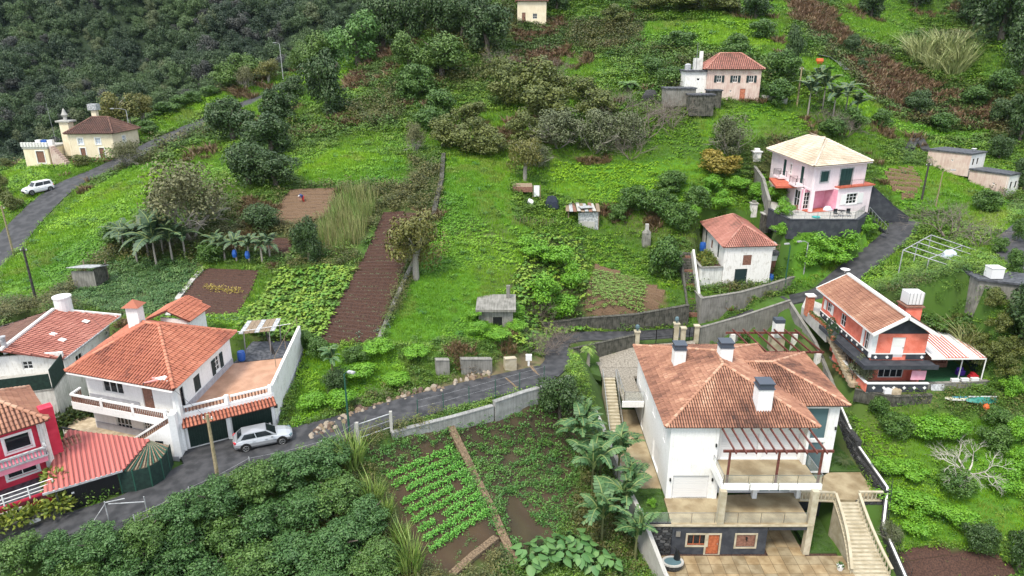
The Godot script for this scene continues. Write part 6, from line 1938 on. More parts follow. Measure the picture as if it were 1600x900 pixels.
func coral_parts() -> void:
	var h := thing("coral_house", "coral house with dark slate gable, long balcony and white diamond tiles", "house", vx(34.5, 6.8, -60))
	var U := 9.7
	var L := 7.0
	var a := vx(32.0, 0, -55.6)
	var b := vx(37.0, 0, -55.6)
	var c := vx(37.1, 0, -66.8)
	var d := vx(32.1, 0, -66.8)
	wall(h, a, b, U - 0.25, 12.2, [[1.75, 0.25, 1.25, 2.05, "door", "frame"]], M.coral)
	wall(h, b, c, L - 0.4, 12.2, [], M.coral)
	wall(h, c, d, U, 12.2, [], M.coral)
	wall(h, d, a, U, 12.2, [[1.2, 0.85, 1.1, 1.05, "win", "frame", 2, 2], [9.6, 0.2, 0.9, 2.0, "win", "frame", 2, 2], [4.5, 0.6, 1.1, 1.3, "win", "", 2, 2]], M.coral)
	# gable
	var gb := MB.new()
	gb.tri(vx(31.9, 12.15, -55.55), vx(37.1, 12.15, -55.55), vx(34.3, 13.85, -55.55))
	gb.tri(vx(37.1, 12.15, -55.75), vx(31.9, 12.15, -55.75), vx(34.3, 13.85, -55.75))
	part(h, "gable", gb, M.charcoal)
	part(h, "corner_trim", MB.new().box(vx(32.05, 11, -55.62), vx(0.55, 2.5, 0.18)), M.white)
	var RF := vx(34.35, 14.0, -54.9)
	var RB := vx(34.6, 14.0, -67.3)
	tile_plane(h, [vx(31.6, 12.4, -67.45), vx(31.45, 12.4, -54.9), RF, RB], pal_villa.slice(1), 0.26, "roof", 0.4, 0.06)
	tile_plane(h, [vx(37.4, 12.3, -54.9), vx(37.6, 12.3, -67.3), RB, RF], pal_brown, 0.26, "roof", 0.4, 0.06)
	var fa := MB.new()
	fa.bar(vx(31.35, 12.32, -54.82), RF + vx(0, 0.03, 0.08), 0.12, 0.3)
	fa.bar(RF + vx(0, 0.03, 0.08), vx(37.5, 12.22, -54.82), 0.12, 0.3)
	part(h, "bargeboard", fa, M.frame)
	part(h, "ridge_cap", MB.new().bar(RF + vx(0, 0.12, 0), RB + vx(0, 0.12, 0), 0.34, 0.2), M.frame)
	part(h, "eave_trim", MB.new().bar(vx(31.4, 12.36, -54.9), vx(31.55, 12.36, -67.45), 0.1, 0.16).bar(vx(31.55, 12.36, -67.5), RB + vx(0, 0, -0.1), 0.1, 0.2), M.frame)
	# chimney hood on the right slope
	part(h, "chimney", MB.new().box(vx(38.1, 12.1, -61.0), vx(1.6, 1.6, 1.5)), M.coral)
	part(h, "chimney_tiles", MB.new().box(vx(38.1, 12.98, -61.0), vx(1.9, 0.14, 1.8)), M.wood_brown)
	# balcony round the front and left
	var bal := [vx(30.9, 0, -64.0), vx(30.9, 0, -54.3), vx(37.6, 0, -54.3), vx(37.6, 0, -55.6), vx(32.0, 0, -55.6), vx(32.05, 0, -64.0)]
	part(h, "balcony_floor", MB.new().slab(bal, U - 0.5, U - 0.28), M.charcoal)
	part(h, "balcony_fascia", MB.new().bar(vx(30.85, U - 0.35, -54.25), vx(37.65, U - 0.35, -54.25), 0.12, 0.42).bar(vx(30.85, U - 0.35, -64.0), vx(30.85, U - 0.35, -54.2), 0.12, 0.42), M.charcoal)
	part(h, "wall_band", MB.new().bar(vx(32.0, U + 0.12, -55.53), vx(34.0, U + 0.12, -55.53), 0.04, 0.55).bar(vx(35.25, U + 0.12, -55.53), vx(37.0, U + 0.12, -55.53), 0.04, 0.55), M.charcoal)
	part(h, "wall_band", MB.new().bar(vx(31.96, U + 0.2, -66.6), vx(31.93, U + 0.2, -55.6), 0.06, 0.5), M.charcoal)
	part(h, "white_trim", MB.new().bar(vx(32.0, U + 0.44, -55.5), vx(37.0, U + 0.44, -55.5), 0.06, 0.09).bar(vx(31.9, U + 0.5, -66.6), vx(31.88, U + 0.5, -55.6), 0.06, 0.1), M.frame)
	var dm := Basis(Vector3.BACK, PI / 4)
	for i in 5:
		if i != 2 and i != 3:
			part(h, "diamond_tile", MB.new().box(vx(32.4 + 1.08 * i, U + 0.1, -55.48), vx(0.24, 0.24, 0.04), dm), M.frame)
	for i in 9:
		part(h, "diamond_tile", MB.new().box(vx(31.9, U + 0.2, -57.0 - 1.1 * i), vx(0.04, 0.24, 0.24), Basis(Vector3.RIGHT, PI / 4)), M.frame)
	# lower floor set back under the balcony
	wall(h, vx(32.6, 0, -56.6), vx(37.0, 0, -56.6), L - 0.4, U - 0.5, [[1.0, 0.5, 2.4, 1.8, "win", "", 4, 2]], M.coral)
	wall(h, vx(32.3, 0, -64.0), vx(32.6, 0, -56.6), L - 0.4, U - 0.5, [[3.0, 0.9, 1.6, 1.1, "win", "", 2, 1]], M.coral)
	part(h, "porch_wall", MB.new().bar(vx(31.6, L + 0.1, -54.6), vx(37.2, L + 0.1, -54.6), 0.2, 0.8), M.charcoal)
	part(h, "porch_wall", MB.new().bar(vx(31.3, L + 0.4, -61.0), vx(31.6, L + 0.1, -54.6), 0.2, 0.9), M.coral)
	part(h, "porch_trim", MB.new().bar(vx(31.5, L + 0.55, -54.6), vx(37.3, L + 0.55, -54.6), 0.28, 0.1).bar(vx(31.2, L + 0.92, -61.0), vx(31.5, L + 0.6, -54.6), 0.28, 0.1), M.frame)
	for i in 6:
		part(h, "diamond_tile", MB.new().box(vx(32.2 + 0.95 * i, L + 0.12, -54.48), vx(0.24, 0.24, 0.04), dm), M.frame)
	part(h, "porch_floor", MB.new().slab([vx(31.4, 0, -62), vx(31.6, 0, -54.6), vx(37.2, 0, -54.6), vx(37.2, 0, -57), vx(33, 0, -62)], L - 0.5, L - 0.2), M.concrete)
	part(h, "red_screen", MB.new().box(vx(36.3, 8.3, -54.75), vx(1.35, 0.95, 0.04)), M.pink_deep)
	# carport on the right with striped sheets and turf floor
	var cp := thing("striped_awning", "red and white striped sheet awning roof beside the coral house", "awning", vx(40.5, 6.9, -58.5))
	var p0 := vx(37.5, 9.85, -55.2)
	var p1 := vx(43.1, 9.55, -55.9)
	var p2 := vx(43.4, 9.75, -61.6)
	var p3 := vx(37.6, 10.5, -61.2)
	var cols := [0, 1, 0, 1, 0, 1, 0, 1, 0, 1, 0, 0, 0, 1, 0, 1]
	var pat := [0, 2, 2, 2, 1, 1, 1, 1, 1, 1, 1, 2, 2, 2, 1, 1]
	for i in 16:
		var u0 := i / 16.0
		var u1 := (i + 0.97) / 16.0
		var mb := MB.new()
		var lift := vx(0, 0.03 * cols[i], 0)
		mb.quad(p0.lerp(p1, u0) + lift, p0.lerp(p1, u1) + lift, p3.lerp(p2, u1) + lift, p3.lerp(p2, u0) + lift)
		mb.quad(p0.lerp(p1, u0) + lift - vx(0, 0.03, 0), p0.lerp(p1, u1) + lift - vx(0, 0.03, 0), p0.lerp(p1, u1) + lift, p0.lerp(p1, u0) + lift)
		part(cp, "sheet", mb, M.frame if pat[i] == 2 or (pat[i] == 0) else (M.red_sheet if i % 2 else M.coral))
		if pat[i] == 1:
			part(cp, "rib", MB.new().bar(p0.lerp(p1, (i + 0.5) / 16.0) + vx(0, 0.06, 0), p3.lerp(p2, (i + 0.5) / 16.0) + vx(0, 0.06, 0), 0.1, 0.05), M.frame)
	part(cp, "front_beam", MB.new().bar(p0 - vx(0, 0.1, 0), p1 - vx(0, 0.1, 0), 0.1, 0.14), M.frame)
	for q in [[p1, 6.9], [p2, 6.9], [vx(41.4, 9.6, -56.6), 6.9]]:
		part(cp, "post", MB.new().cyl(Vector3(q[0].x, q[1], q[0].z), q[0] - vx(0, 0.1, 0), 0.06, 0.06, 6), M.frame)
	single("turf_floor", "bright artificial turf floor under the striped awning", "floor", MB.new().slab([vx(37.3, 0, -55.6), vx(43.6, 0, -56.2), vx(43.8, 0, -62), vx(37.3, 0, -62)], 6.5, 6.92), M.turf)
	single("back_wall", "dark green board wall behind the awning seating", "wall", MB.new().bar(vx(43.6, 8.0, -57.5), vx(43.7, 8.0, -62.0), 0.12, 2.2).bar(vx(43.7, 8.2, -62.1), vx(37.3, 8.2, -61.8), 0.12, 2.6), M.green_net)
	var so := thing("garden_sofa", "brown rattan sofa under the striped awning", "sofa", vx(40.6, 6.92, -59.6))
	part(so, "seat", MB.new().box(vx(40.6, 7.2, -59.5), vx(2.0, 0.45, 0.8)), M.wood_brown)
	part(so, "backrest", MB.new().box(vx(40.6, 7.6, -59.95), vx(2.0, 0.7, 0.2)), M.wood_brown)
	for s in [-1, 1]:
		part(so, "armrest", MB.new().box(vx(40.6 + s * 1.1, 7.35, -59.55), vx(0.2, 0.7, 0.9)), M.wood_brown)
	single("toy_kitchen", "yellow and purple plastic toy unit on the artificial turf", "toy", MB.new().box(vx(42.2, 7.15, -57.6), vx(0.7, 0.5, 0.45)).box(vx(42.2, 7.45, -57.75), vx(0.6, 0.35, 0.12)), M.purple)
	single("toy_car", "red and black ride-on toy by the turf edge", "toy", MB.new().box(vx(42.9, 7.2, -56.7), vx(0.75, 0.3, 0.45)).box(vx(42.8, 7.45, -56.7), vx(0.3, 0.3, 0.4)).cyl(vx(42.65, 7.05, -56.4), vx(42.65, 7.05, -57.0), 0.15, 0.15, 8).cyl(vx(43.15, 7.05, -56.4), vx(43.15, 7.05, -57.0), 0.15, 0.15, 8), M.red)
	wall_run("retaining_wall", "weathered grey retaining wall below the turf terrace", [vx(37.6, 7.2, -55.2), vx(41.0, 7.2, -55.45), vx(44.5, 7.2, -55.9)], 0.3, 1.9, M.concrete, "wall")
	wall_run("retaining_wall", "low dark garden wall below the coral house porch", [vx(30.9, 6.6, -55.2), vx(34.0, 6.5, -53.9), vx(37.5, 6.6, -54.1)], 0.3, 1.2, M.concrete_dark, "wall")
	single("log_pile", "curved edge of weathered timber at the turf terrace corner", "timber", MB.new().cyl(vx(43.9, 7.5, -57.8), vx(44.6, 7.35, -56.0), 0.16, 0.18, 7).cyl(vx(44.2, 7.3, -57.4), vx(45.1, 7.2, -56.3), 0.13, 0.15, 7), M.wood)
	# planters on the wall, board, paddle board, boat, buoy
	for i in 3:
		single("flower_trough", "white flower trough on the grey terrace wall", "planter", MB.new().box(vx(40.3 + 1.0 * i, 7.42, -55.45 - 0.1 * i), vx(0.7, 0.22, 0.26)).box(vx(40.3 + 1.0 * i, 7.55, -55.45 - 0.1 * i), vx(0.74, 0.05, 0.3)), M.plastic_white, "white flower troughs on the terrace wall")
	var bo := thing("leaning_board", "pale square panel leaning against the grey terrace wall", "board", vx(38.6, 5.9, -54.7))
	part(bo, "panel", MB.new().box(vx(38.5, 6.55, -54.85), vx(1.25, 1.4, 0.05), Basis(Vector3.RIGHT, -0.35)), M.zinc)
	var sb := MB.new()
	sb.col = Color(0.7, 0.68, 0.5)
	var q0 := Vector3(40.07, 6.12, -54.11)
	for k in 24:
		var u := TAU * k / 24.0
		var w := TAU * (k + 1) / 24.0
		sb.col = Color(0.75, 0.72, 0.5)
		sb.tri(q0 + vx(0, 0.25, 0), q0 + vx(cos(w) * 1.25, 0.2 + 0.06 * sin(w), sin(w) * 0.42), q0 + vx(cos(u) * 1.25, 0.2 + 0.06 * sin(u), sin(u) * 0.42))
		sb.col = Color(0.1, 0.42, 0.6)
		sb.tri(q0 + vx(0.1, 0.29, 0), q0 + vx(0.1 + cos(w) * 0.75, 0.262, sin(w) * 0.24), q0 + vx(0.1 + cos(u) * 0.75, 0.262, sin(u) * 0.24))
		sb.col = Color(0.7, 0.7, 0.65)
		sb.quad(q0 + vx(cos(u) * 1.25, 0.08, sin(u) * 0.42), q0 + vx(cos(w) * 1.25, 0.08, sin(w) * 0.42), q0 + vx(cos(w) * 1.25, 0.2 + 0.06 * sin(w), sin(w) * 0.42), q0 + vx(cos(u) * 1.25, 0.2 + 0.06 * sin(u), sin(u) * 0.42))
	single("paddle_board", "white paddle board with blue deck lying below the terrace wall", "paddle board", sb, M.painted)
	var bt := thing("rowing_boat", "upturned green boat hull lying below the grey terrace wall", "boat", Vector3(41.99, 6.21, -53.7))
	var hb := MB.new()
	for i in 8:
		for j in 8:
			var f := func(u: float, v: float) -> Vector3: return bt.position + vx((u - 0.5) * 3.0, 0.42 * sin(v * PI) * pow(sin(clampf(u, 0.02, 0.98) * PI), 0.4), (v - 0.5) * 1.1 * pow(sin(clampf(u, 0.02, 0.98) * PI), 0.5))
			hb.quad(f.call(i / 8.0, (j + 1) / 8.0), f.call((i + 1) / 8.0, (j + 1) / 8.0), f.call((i + 1) / 8.0, j / 8.0), f.call(i / 8.0, j / 8.0))
	part(bt, "hull", hb, M.teal)
	part(bt, "keel", MB.new().bar(bt.position + vx(-1.3, 0.42, 0), bt.position + vx(1.3, 0.42, 0), 0.06, 0.1), M.plastic_white)
	single("buoy", "round orange buoy beside the green boat", "buoy", MB.new().lathe(Vector3(42, 5.68, -52.98), [[0, 0], [0.2, 0.06], [0.28, 0.28], [0.2, 0.5], [0.05, 0.56], [0.05, 0.64], [0, 0.64]], 12), M.orange)
	# white tanks against the low wall, gate pillar, iron gate, chimney tank
	for q in [[Vector3(33.53, 6.05, -54.49), 0.7, 1.0], [Vector3(34.26, 6.09, -54.41), 0.85, 0.95]]:
		single("water_cube", "pale plastic container standing below the coral house porch", "container", MB.new().box(q[0] + vx(0, q[2] / 2, 0), vx(q[1], q[2], 0.5)).box(q[0] + vx(0, q[2] + 0.05, 0), vx(0.25, 0.1, 0.25)), M.plastic_white if q[1] < 0.8 else M.tile_beige, "containers below the coral house")
	var pl := thing("brick_pillar", "orange brick gate pillar with white cap at the coral house drive", "pillar", Vector3(31.44, 8.9, -68.28))
	var pp := pl.position
	part(pl, "shaft", MB.new().box(pp + vx(0, 1.15, 0), vx(0.7, 2.3, 0.7)), M.door_red)
	part(pl, "cap", MB.new().box(pp + vx(0, 2.37, 0), vx(0.95, 0.14, 0.95)), M.frame)
	var yd := thing("forecourt", "pale tiled forecourt behind the coral house", "forecourt", vx(33.5, 8.4, -69))
	part(yd, "floor", MB.new().slab([vx(31.0, 0, -62.5), vx(32.0, 0, -62.5), vx(32.2, 0, -67), vx(36, 0, -67), vx(38.2, 0, -72.5), vx(33.8, 0, -74.2), vx(31.3, 0, -69.8)], 8.2, 9.35), M.concrete_light)
	var sg := thing("side_steps", "narrow tiled steps with black gate between the coral house and the grey wall", "stairs", vx(32.2, 6.5, -60))
	for i in 14:
		var u := i / 13.0
		part(sg, "step", MB.new().box(vx(31.55 - 0.3 * u, 9.2 - 2.3 * u - 0.2, -62.6 + 6.5 * u), vx(1.0, 0.5, 0.52)), M.tile_beige)
	railing(sg, "gate", [vx(31.1, 9.3, -63.0), vx(32.2, 9.3, -63.0)], 1.0, 1.1, [0.1, 0.95], M.iron, 0.025, 0.14)
	railing(sg, "handrail", [vx(31.95, 9.3, -63.0), vx(31.0, 7.0, -56.2)], 0.9, 1.2, [0.5, 1.0], M.iron, 0.025)
	for i in 9:
		var u := i / 8.0
		pot("clay_pot", "small terracotta pot in the row along the coral house wall", vx(31.25, 9.36 if u < 0.5 else 9.45, -67.2 + 3.8 * u), 0.2, M.terracotta, "terracotta pots along the coral house")
	for i in 8:
		var u := i / 7.0
		pot("clay_pot", "terracotta pot on the porch step below the coral house balcony", vx(30.95 + 0.3 * u, 6.62 - 0.3 * u, -59.8 + 4.4 * u), 0.22, M.terracotta, "terracotta pots below the balcony")
	single("satellite_dish", "white satellite dish on the gable end of the coral house", "satellite dish", MB.new().lathe(vx(34.4, 14.3, -67.6), [[0.0, 0.0], [0.25, 0.06], [0.5, 0.22]], 16).cyl(vx(34.4, 14.1, -67.6), vx(34.4, 14.3, -67.6), 0.04, 0.04, 5), M.plastic_white)
	var ib := thing("roof_tank", "white cube water tank standing behind the dark coral house roof slope", "water tank", vx(38.2, 12.95, -61.1))
	part(ib, "tank", MB.new().box(vx(38.2, 13.75, -61.1), vx(1.55, 1.2, 1.3)), M.plastic_white)
	for i in 5:
		part(ib, "cage_bar", MB.new().bar(vx(37.5 + 0.35 * i, 13.1, -60.4), vx(37.5 + 0.35 * i, 14.4, -60.4), 0.03, 0.03), M.steel)

func build_top_house() -> void:
	var h := thing("hill_house", "weathered pink and white house with green shutters high on the slope", "house", vx(35, 27.6, -115))
	var FL := vx(30.9, 0, -113.0)
	var FR := vx(39.2, 0, -112.4)
	var BR := vx(39.4, 0, -119.0)
	var BL := vx(31.2, 0, -119.4)
	four_walls(h, FL, FR, BR, BL, 27.2, 32.6, M.pink_old, [
		[[1.5, 3.4, 0.75, 1.05, "win", "shutter_dark", 2, 2], [4.0, 3.4, 0.75, 1.05, "win", "shutter_dark", 2, 2], [6.5, 3.4, 0.75, 1.05, "win", "shutter_dark", 2, 2], [5.3, 0.7, 0.85, 1.75, "door", "door_red"], [3.7, 1.9, 0.25, 0.3, "win", "", 1, 1]],
		[[2.5, 3.4, 0.75, 1.05, "win", "", 2, 2]], [], []])
	hip(h, vx(30.5, 32.6, -112.6), vx(39.6, 32.6, -112.0), vx(39.8, 32.6, -119.4), vx(30.8, 32.6, -119.8), vx(33.4, 34.9, -116.0), vx(36.8, 34.9, -115.8), false, pal_old, 0.3, 0.05)
	wall(h, vx(27.6, 0, -113.8), vx(30.9, 0, -113.4), 27.2, 32.2, [[1.8, 3.6, 0.5, 0.4, "win", "", 1, 1], [2.3, 0.9, 0.6, 0.9, "win", "", 1, 1]], M.white_old)
	wall(h, vx(27.7, 0, -118), vx(27.6, 0, -113.8), 27.2, 32.2, [], M.white_old)
	part(h, "flat_roof", MB.new().slab([vx(27.4, 0, -113.5), vx(30.9, 0, -113.1), vx(31, 0, -118.2), vx(27.5, 0, -118.2)], 32.2, 32.42), M.flat_roof)
	part(h, "chimney", MB.new().box(vx(29.9, 33.3, -115.6), vx(1.3, 1.8, 1.1)), M.white_stain)
	part(h, "chimney", MB.new().box(vx(30.6, 33.8, -116.6), vx(0.5, 2.9, 0.5)), M.white_old)
	part(h, "antenna", MB.new().cyl(vx(29.5, 32.4, -115), vx(29.5, 36.5, -115), 0.04, 0.03, 5), M.steel)
	single("roof_clutter", "small white water tank on the flat roof of the hill house", "water tank", MB.new().lathe(vx(28.1, 32.4, -114.6), [[0, 0], [0.5, 0], [0.52, 0.8], [0.2, 1.0], [0, 1.0]], 12), M.zinc)
	for q in [["shed", "low grey concrete store with flat roof left of the hill house", vx(26.0, 0, -110.6), vx(4.6, 2.3, 3.0), "concrete"], ["shed", "black mossy water cistern below the hill house", vx(28.7, 0, -108.0), vx(3.6, 2.7, 3.0), "concrete_dark"], ["shed", "small dark concrete box between the cistern and the hill house", vx(31.3, 0, -110.0), vx(2.0, 2.3, 2.0), "concrete_dark"]]:
		var g := ground_y(q[2].x, q[2].z)
		var b: Vector3 = vx(q[2].x, g - 0.3, q[2].z)
		var t := thing(q[0], q[1], "shed", b)
		part(t, "wall", MB.new().box(b + vx(0, q[3].y / 2 + 0.15, 0), q[3] + vx(0, 0.3, 0)), M[q[4]])
		part(t, "roof", MB.new().box(b + vx(0, q[3].y + 0.4, 0), vx(q[3].x + 0.3, 0.18, q[3].z + 0.3)), M.flat_roof)
	wall_run("retaining_wall", "pale concrete garden wall right of the hill house", [vx(39.8, 28.6, -112.8), vx(43.8, 28.2, -112.4)], 0.3, 2.2, M.concrete_light, "wall")
	single("pot_dome", "dark stone dog kennel in the grass left of the hill house", "kennel", lump(on(22.3, -114.0), 1.4, 1.6), M.stone)

func build_outbuildings() -> void:
	# two weathered blocks on the right
	for q in [["upper weathered pink outbuilding with black flat roof", vx(62.6, 0, -103.6), vx(65.9, 0, -98.6), vx(69.4, 0, -100.8), vx(66.3, 0, -105.6), 18.2, 21.3], ["lower weathered pink outbuilding with narrow black roof", vx(66.0, 0, -98.4), vx(68.4, 0, -93.6), vx(71.0, 0, -95.0), vx(69.0, 0, -99.6), 15.8, 19.2]]:
		var t := thing("outbuilding", q[0], "outbuilding", vx(q[1].x, q[5], q[1].z))
		wall(t, q[1], q[2], q[5], q[6], [[3.4, 1.9, 0.3, 0.25, "win", "", 1, 1]], M.pink_old)
		wall(t, q[2], q[3], q[5], q[6], [[0.6, 1.6, 0.5, 0.9, "win", "", 1, 1, "", "black"], [1.8, 1.6, 0.5, 0.9, "win", "", 1, 1, "", "black"]], M.white_old)
		wall(t, q[3], q[4], q[5], q[6], [], M.pink_old)
		wall(t, q[4], q[1], q[5], q[6], [], M.pink_old)
		part(t, "roof", MB.new().slab([q[1] + vx(-0.2, 0, 0), q[2] + vx(0, 0, 0.2), q[3] + vx(0.2, 0, 0), q[4] + vx(0, 0, -0.2)], q[6], q[6] + 0.22), M.flat_roof)
	single("satellite_dish", "white satellite dish on the black outbuilding roof", "satellite dish", MB.new().lathe(vx(67.6, 21.7, -100.9), [[0.0, 0.0], [0.2, 0.05], [0.36, 0.2]], 14).cyl(vx(67.6, 21.5, -100.9), vx(67.6, 21.75, -100.9), 0.05, 0.05, 5), M.plastic_white)
	# grey shed by the right-hand road
	var s := thing("shed", "grey breeze-block shed with flat roof below the right-hand road", "shed", Vector3(47.83, 12.22, -61.25))
	var p := s.position
	wall(s, p + vx(-2.3, 0, -1.6), p + vx(2.5, 0, 0.6), p.y - 1.5, p.y + 2.3, [[0.5, 2.2, 1.6, 0.8, "win", "", 1, 1, "", "black"], [3.6, 1.9, 0.9, 1.2, "win", "", 2, 3]], M.concrete)
	wall(s, p + vx(2.5, 0, 0.6), p + vx(3.8, 0, -3.0), p.y - 1.5, p.y + 2.3, [], M.concrete)
	wall(s, p + vx(-2.2, 0, -5.2), p + vx(-2.3, 0, -1.6), p.y - 1.5, p.y + 2.3, [], M.concrete)
	part(s, "roof", MB.new().slab([p + vx(-2.6, 0, -1.5), p + vx(2.7, 0, 0.9), p + vx(4.1, 0, -3.0), p + vx(-2.2, 0, -5.3)], p.y + 2.3, p.y + 2.5), M.flat_roof)
	single("roof_tank", "white plastic cube tank on the grey breeze-block shed", "water tank", MB.new().box(p + vx(-0.9, 3.05, -1.9), vx(1.2, 1.0, 1.1)).box(p + vx(-0.9, 3.58, -1.9), vx(1.28, 0.08, 1.18)), M.plastic_white)
	# steel pergola frame
	var f := thing("steel_frame", "open galvanised steel pergola frame over a garden plot", "pergola", vx(48, 12.5, -73))
	var A := vx(43.5, 14.6, -73.0)
	var B := vx(45.6, 14.6, -66.6)
	var C := vx(52.1, 14.6, -70.3)
	var D := vx(50.4, 14.6, -79.5)
	var bar := func(u: Vector3, w: Vector3): part(f, "rail", MB.new().cyl(u, w, 0.055, 0.055, 6), M.zinc)
	bar.call(A, B); bar.call(B, C); bar.call(C, D); bar.call(D, A)
	bar.call(A.lerp(D, 0.5), B.lerp(C, 0.5)); bar.call(A.lerp(B, 0.5), D.lerp(C, 0.5)); bar.call(A.lerp(D, 0.25), B.lerp(C, 0.25)); bar.call(A.lerp(D, 0.75), B.lerp(C, 0.75))
	for q in [A, B, C, D, A.lerp(B, 0.5), B.lerp(C, 0.5), C.lerp(D, 0.5), D.lerp(A, 0.5)]:
		part(f, "post", MB.new().cyl(Vector3(q.x, ground_y(q.x, q.z) - 0.2, q.z), q, 0.06, 0.06, 6), M.zinc)
	single("tarpaulin", "crumpled blue and white tarpaulin heap under the steel frame", "tarpaulin", lump(on(48.2, -72.0), 1.0, 0.9), M.curtain)
	# shed cluster in the middle field
	var k := thing("shack", "patched grey tin shack with collapsing board roof in the middle field", "shack", vx(8.3, 15.6, -78.6))
	var g := 15.7
	part(k, "front_sheet", MB.new().box(vx(8.9, g + 1.0, -77.7), vx(2.3, 2.1, 0.08), Basis(Vector3.BACK, 0.03)), M.zinc)
	part(k, "front_sheet", MB.new().box(vx(8.7, g + 0.5, -77.62), vx(2.0, 1.0, 0.06), Basis(Vector3.BACK, -0.05)), M.concrete_light)
	part(k, "side_wall", MB.new().box(vx(10.1, g + 1.0, -79.0), vx(0.1, 2.0, 2.6)), M.wood)
	part(k, "back_wall", MB.new().box(vx(8.3, g + 1.1, -80.4), vx(3.6, 2.2, 0.1)), M.wood)
	part(k, "door_post", MB.new().box(vx(6.55, g + 1.0, -77.7), vx(0.14, 2.2, 0.14)), M.wood)
	for i in 9:
		part(k, "roof_board", MB.new().bar(vx(6.4 + 0.45 * i, g + 2.25 + rng.randf_range(-0.05, 0.12), -77.3), vx(6.5 + 0.45 * i + rng.randf_range(-0.2, 0.2), g + 2.5 + rng.randf_range(-0.05, 0.12), -80.6), 0.4, 0.05), [M.wood, M.zinc, M.wood_brown, M.concrete_light][i % 4])
	part(k, "roof_sheet", MB.new().box(vx(8.6, g + 2.55, -78.4), vx(1.5, 0.04, 1.1), Basis(Vector3.UP, 0.3)), M.zinc)
	k.position += vx(1.2, -2.9, -11.4)
	k.scale = Vector3.ONE * 1.14
	var k2 := thing("shack", "low animal pen with grey board roof and white panel in the middle field", "shack", Vector3(2.4, 16.6, -90.26))
	var b2 := k2.position
	part(k2, "roof_board", MB.new().box(b2 + vx(-1.0, 1.7, -1.2), vx(2.6, 0.08, 1.6), Basis(Vector3.RIGHT, 0.15)), M.wood)
	part(k2, "front_board", MB.new().box(b2 + vx(-1.0, 1.3, -0.4), vx(2.6, 0.7, 0.06)), M.wood_brown)
	part(k2, "back_board", MB.new().box(b2 + vx(-0.9, 0.8, -1.9), vx(2.6, 1.6, 0.06)), M.wood_brown)
	part(k2, "white_panel", MB.new().box(b2 + vx(0.9, 1.1, -0.35), vx(0.75, 1.5, 0.06)), M.plastic_white)
	for x in [-2.2, 0.4, 1.4]:
		part(k2, "post", MB.new().cyl(b2 + vx(x, -0.2, -0.4), b2 + vx(x, 1.9, -0.4), 0.06, 0.05, 5), M.wood)
	single("tarpaulin", "dark grey tarpaulin bundle between the two shacks", "tarpaulin", lump(Vector3(5.33, 15.52, -90.02), 1.0, 1.7), M.navy)
	single("barrel", "white plastic barrel lying in the shack yard", "barrel", MB.new().cyl(Vector3(2.13, 16.69, -89.29), Vector3(2.81, 16.38, -89.13), 0.36, 0.36, 12), M.plastic_white)
	var wf := thing("wattle_fence", "rough cane fence enclosing the shack yard", "fence", Vector3(2.47, 14.48, -85.39))
	for i in 26:
		var u := i / 25.0
		var q := (Vector3(0, 14.78, -83.56)).lerp(Vector3(5.71, 13.87, -87.13), u)
		part(wf, "cane", MB.new().cyl(on(q.x, q.z) - vx(0, 0.1, 0), on(q.x, q.z) + vx(rng.randf_range(-0.15, 0.15), rng.randf_range(0.8, 1.3), 0), 0.03, 0.02, 4), M.wood)
	# stone hut with flat roof in the central field
	var hb := thing("stone_hut", "small stone water hut with flat concrete roof and dark hatch", "hut", vx(-1.6, 8.4, -66))
	wall(hb, vx(-3.4, 0, -64.8), vx(0.1, 0, -64.8), 8.0, 10.6, [[1.45, 0.8, 0.95, 1.1, "win", "", 1, 1, "", "black", "black"]], M.concrete)
	wall(hb, vx(0.1, 0, -64.8), vx(0.1, 0, -68.6), 8.0, 10.6, [], M.concrete)
	wall(hb, vx(-3.4, 0, -68.6), vx(-3.4, 0, -64.8), 8.0, 10.6, [], M.concrete)
	part(hb, "roof", MB.new().slab([vx(-3.7, 0, -64.4), vx(0.4, 0, -64.4), vx(0.4, 0, -69), vx(-3.7, 0, -69)], 10.6, 10.85), M.concrete)
	part(hb, "chimney", MB.new().box(vx(-0.4, 11.5, -68.0), vx(0.4, 1.4, 0.4)), M.concrete)
	# little stone shrine-like chimney in the vegetable plot
	var tw := thing("stone_oven", "narrow stone oven chimney standing in the vegetable plot", "oven", Vector3(17.62, 11.21, -86.67))
	var tp := tw.position
	part(tw, "base", MB.new().box(tp + vx(0, 0.85, 0), vx(1.0, 1.9, 0.9)), M.concrete)
	part(tw, "shoulder", MB.new().lathe(tp + vx(0, 1.8, 0), [[0.62, 0], [0.3, 0.4]], 4), M.concrete)
	part(tw, "flue", MB.new().box(tp + vx(0, 2.5, 0), vx(0.42, 0.9, 0.42)), M.concrete_light)
	# grey tin shelter left of the banana grove
	var tn := thing("tin_shelter", "small lean-to shelter with pale tin roof in the vegetable garden", "shelter", Vector3(-46.19, 11.34, -69.65))
	var q2 := tn.position
	part(tn, "roof", MB.new().box(q2 + vx(0.3, 2.2, -0.8), vx(2.8, 0.06, 3.0), Basis(Vector3.RIGHT, -0.2)), M.zinc)
	part(tn, "wall", MB.new().box(q2 + vx(0.3, 1.0, 0.3), vx(2.4, 2.0, 0.08)), M.concrete)
	part(tn, "wall", MB.new().box(q2 + vx(1.5, 1.1, -0.9), vx(0.08, 2.2, 2.4)), M.concrete_dark)
	for x in [-0.9, 1.5]:
		part(tn, "post", MB.new().cyl(q2 + vx(x, -0.2, -2.0), q2 + vx(x, 2.5, -2.0), 0.06, 0.06, 5), M.wood)
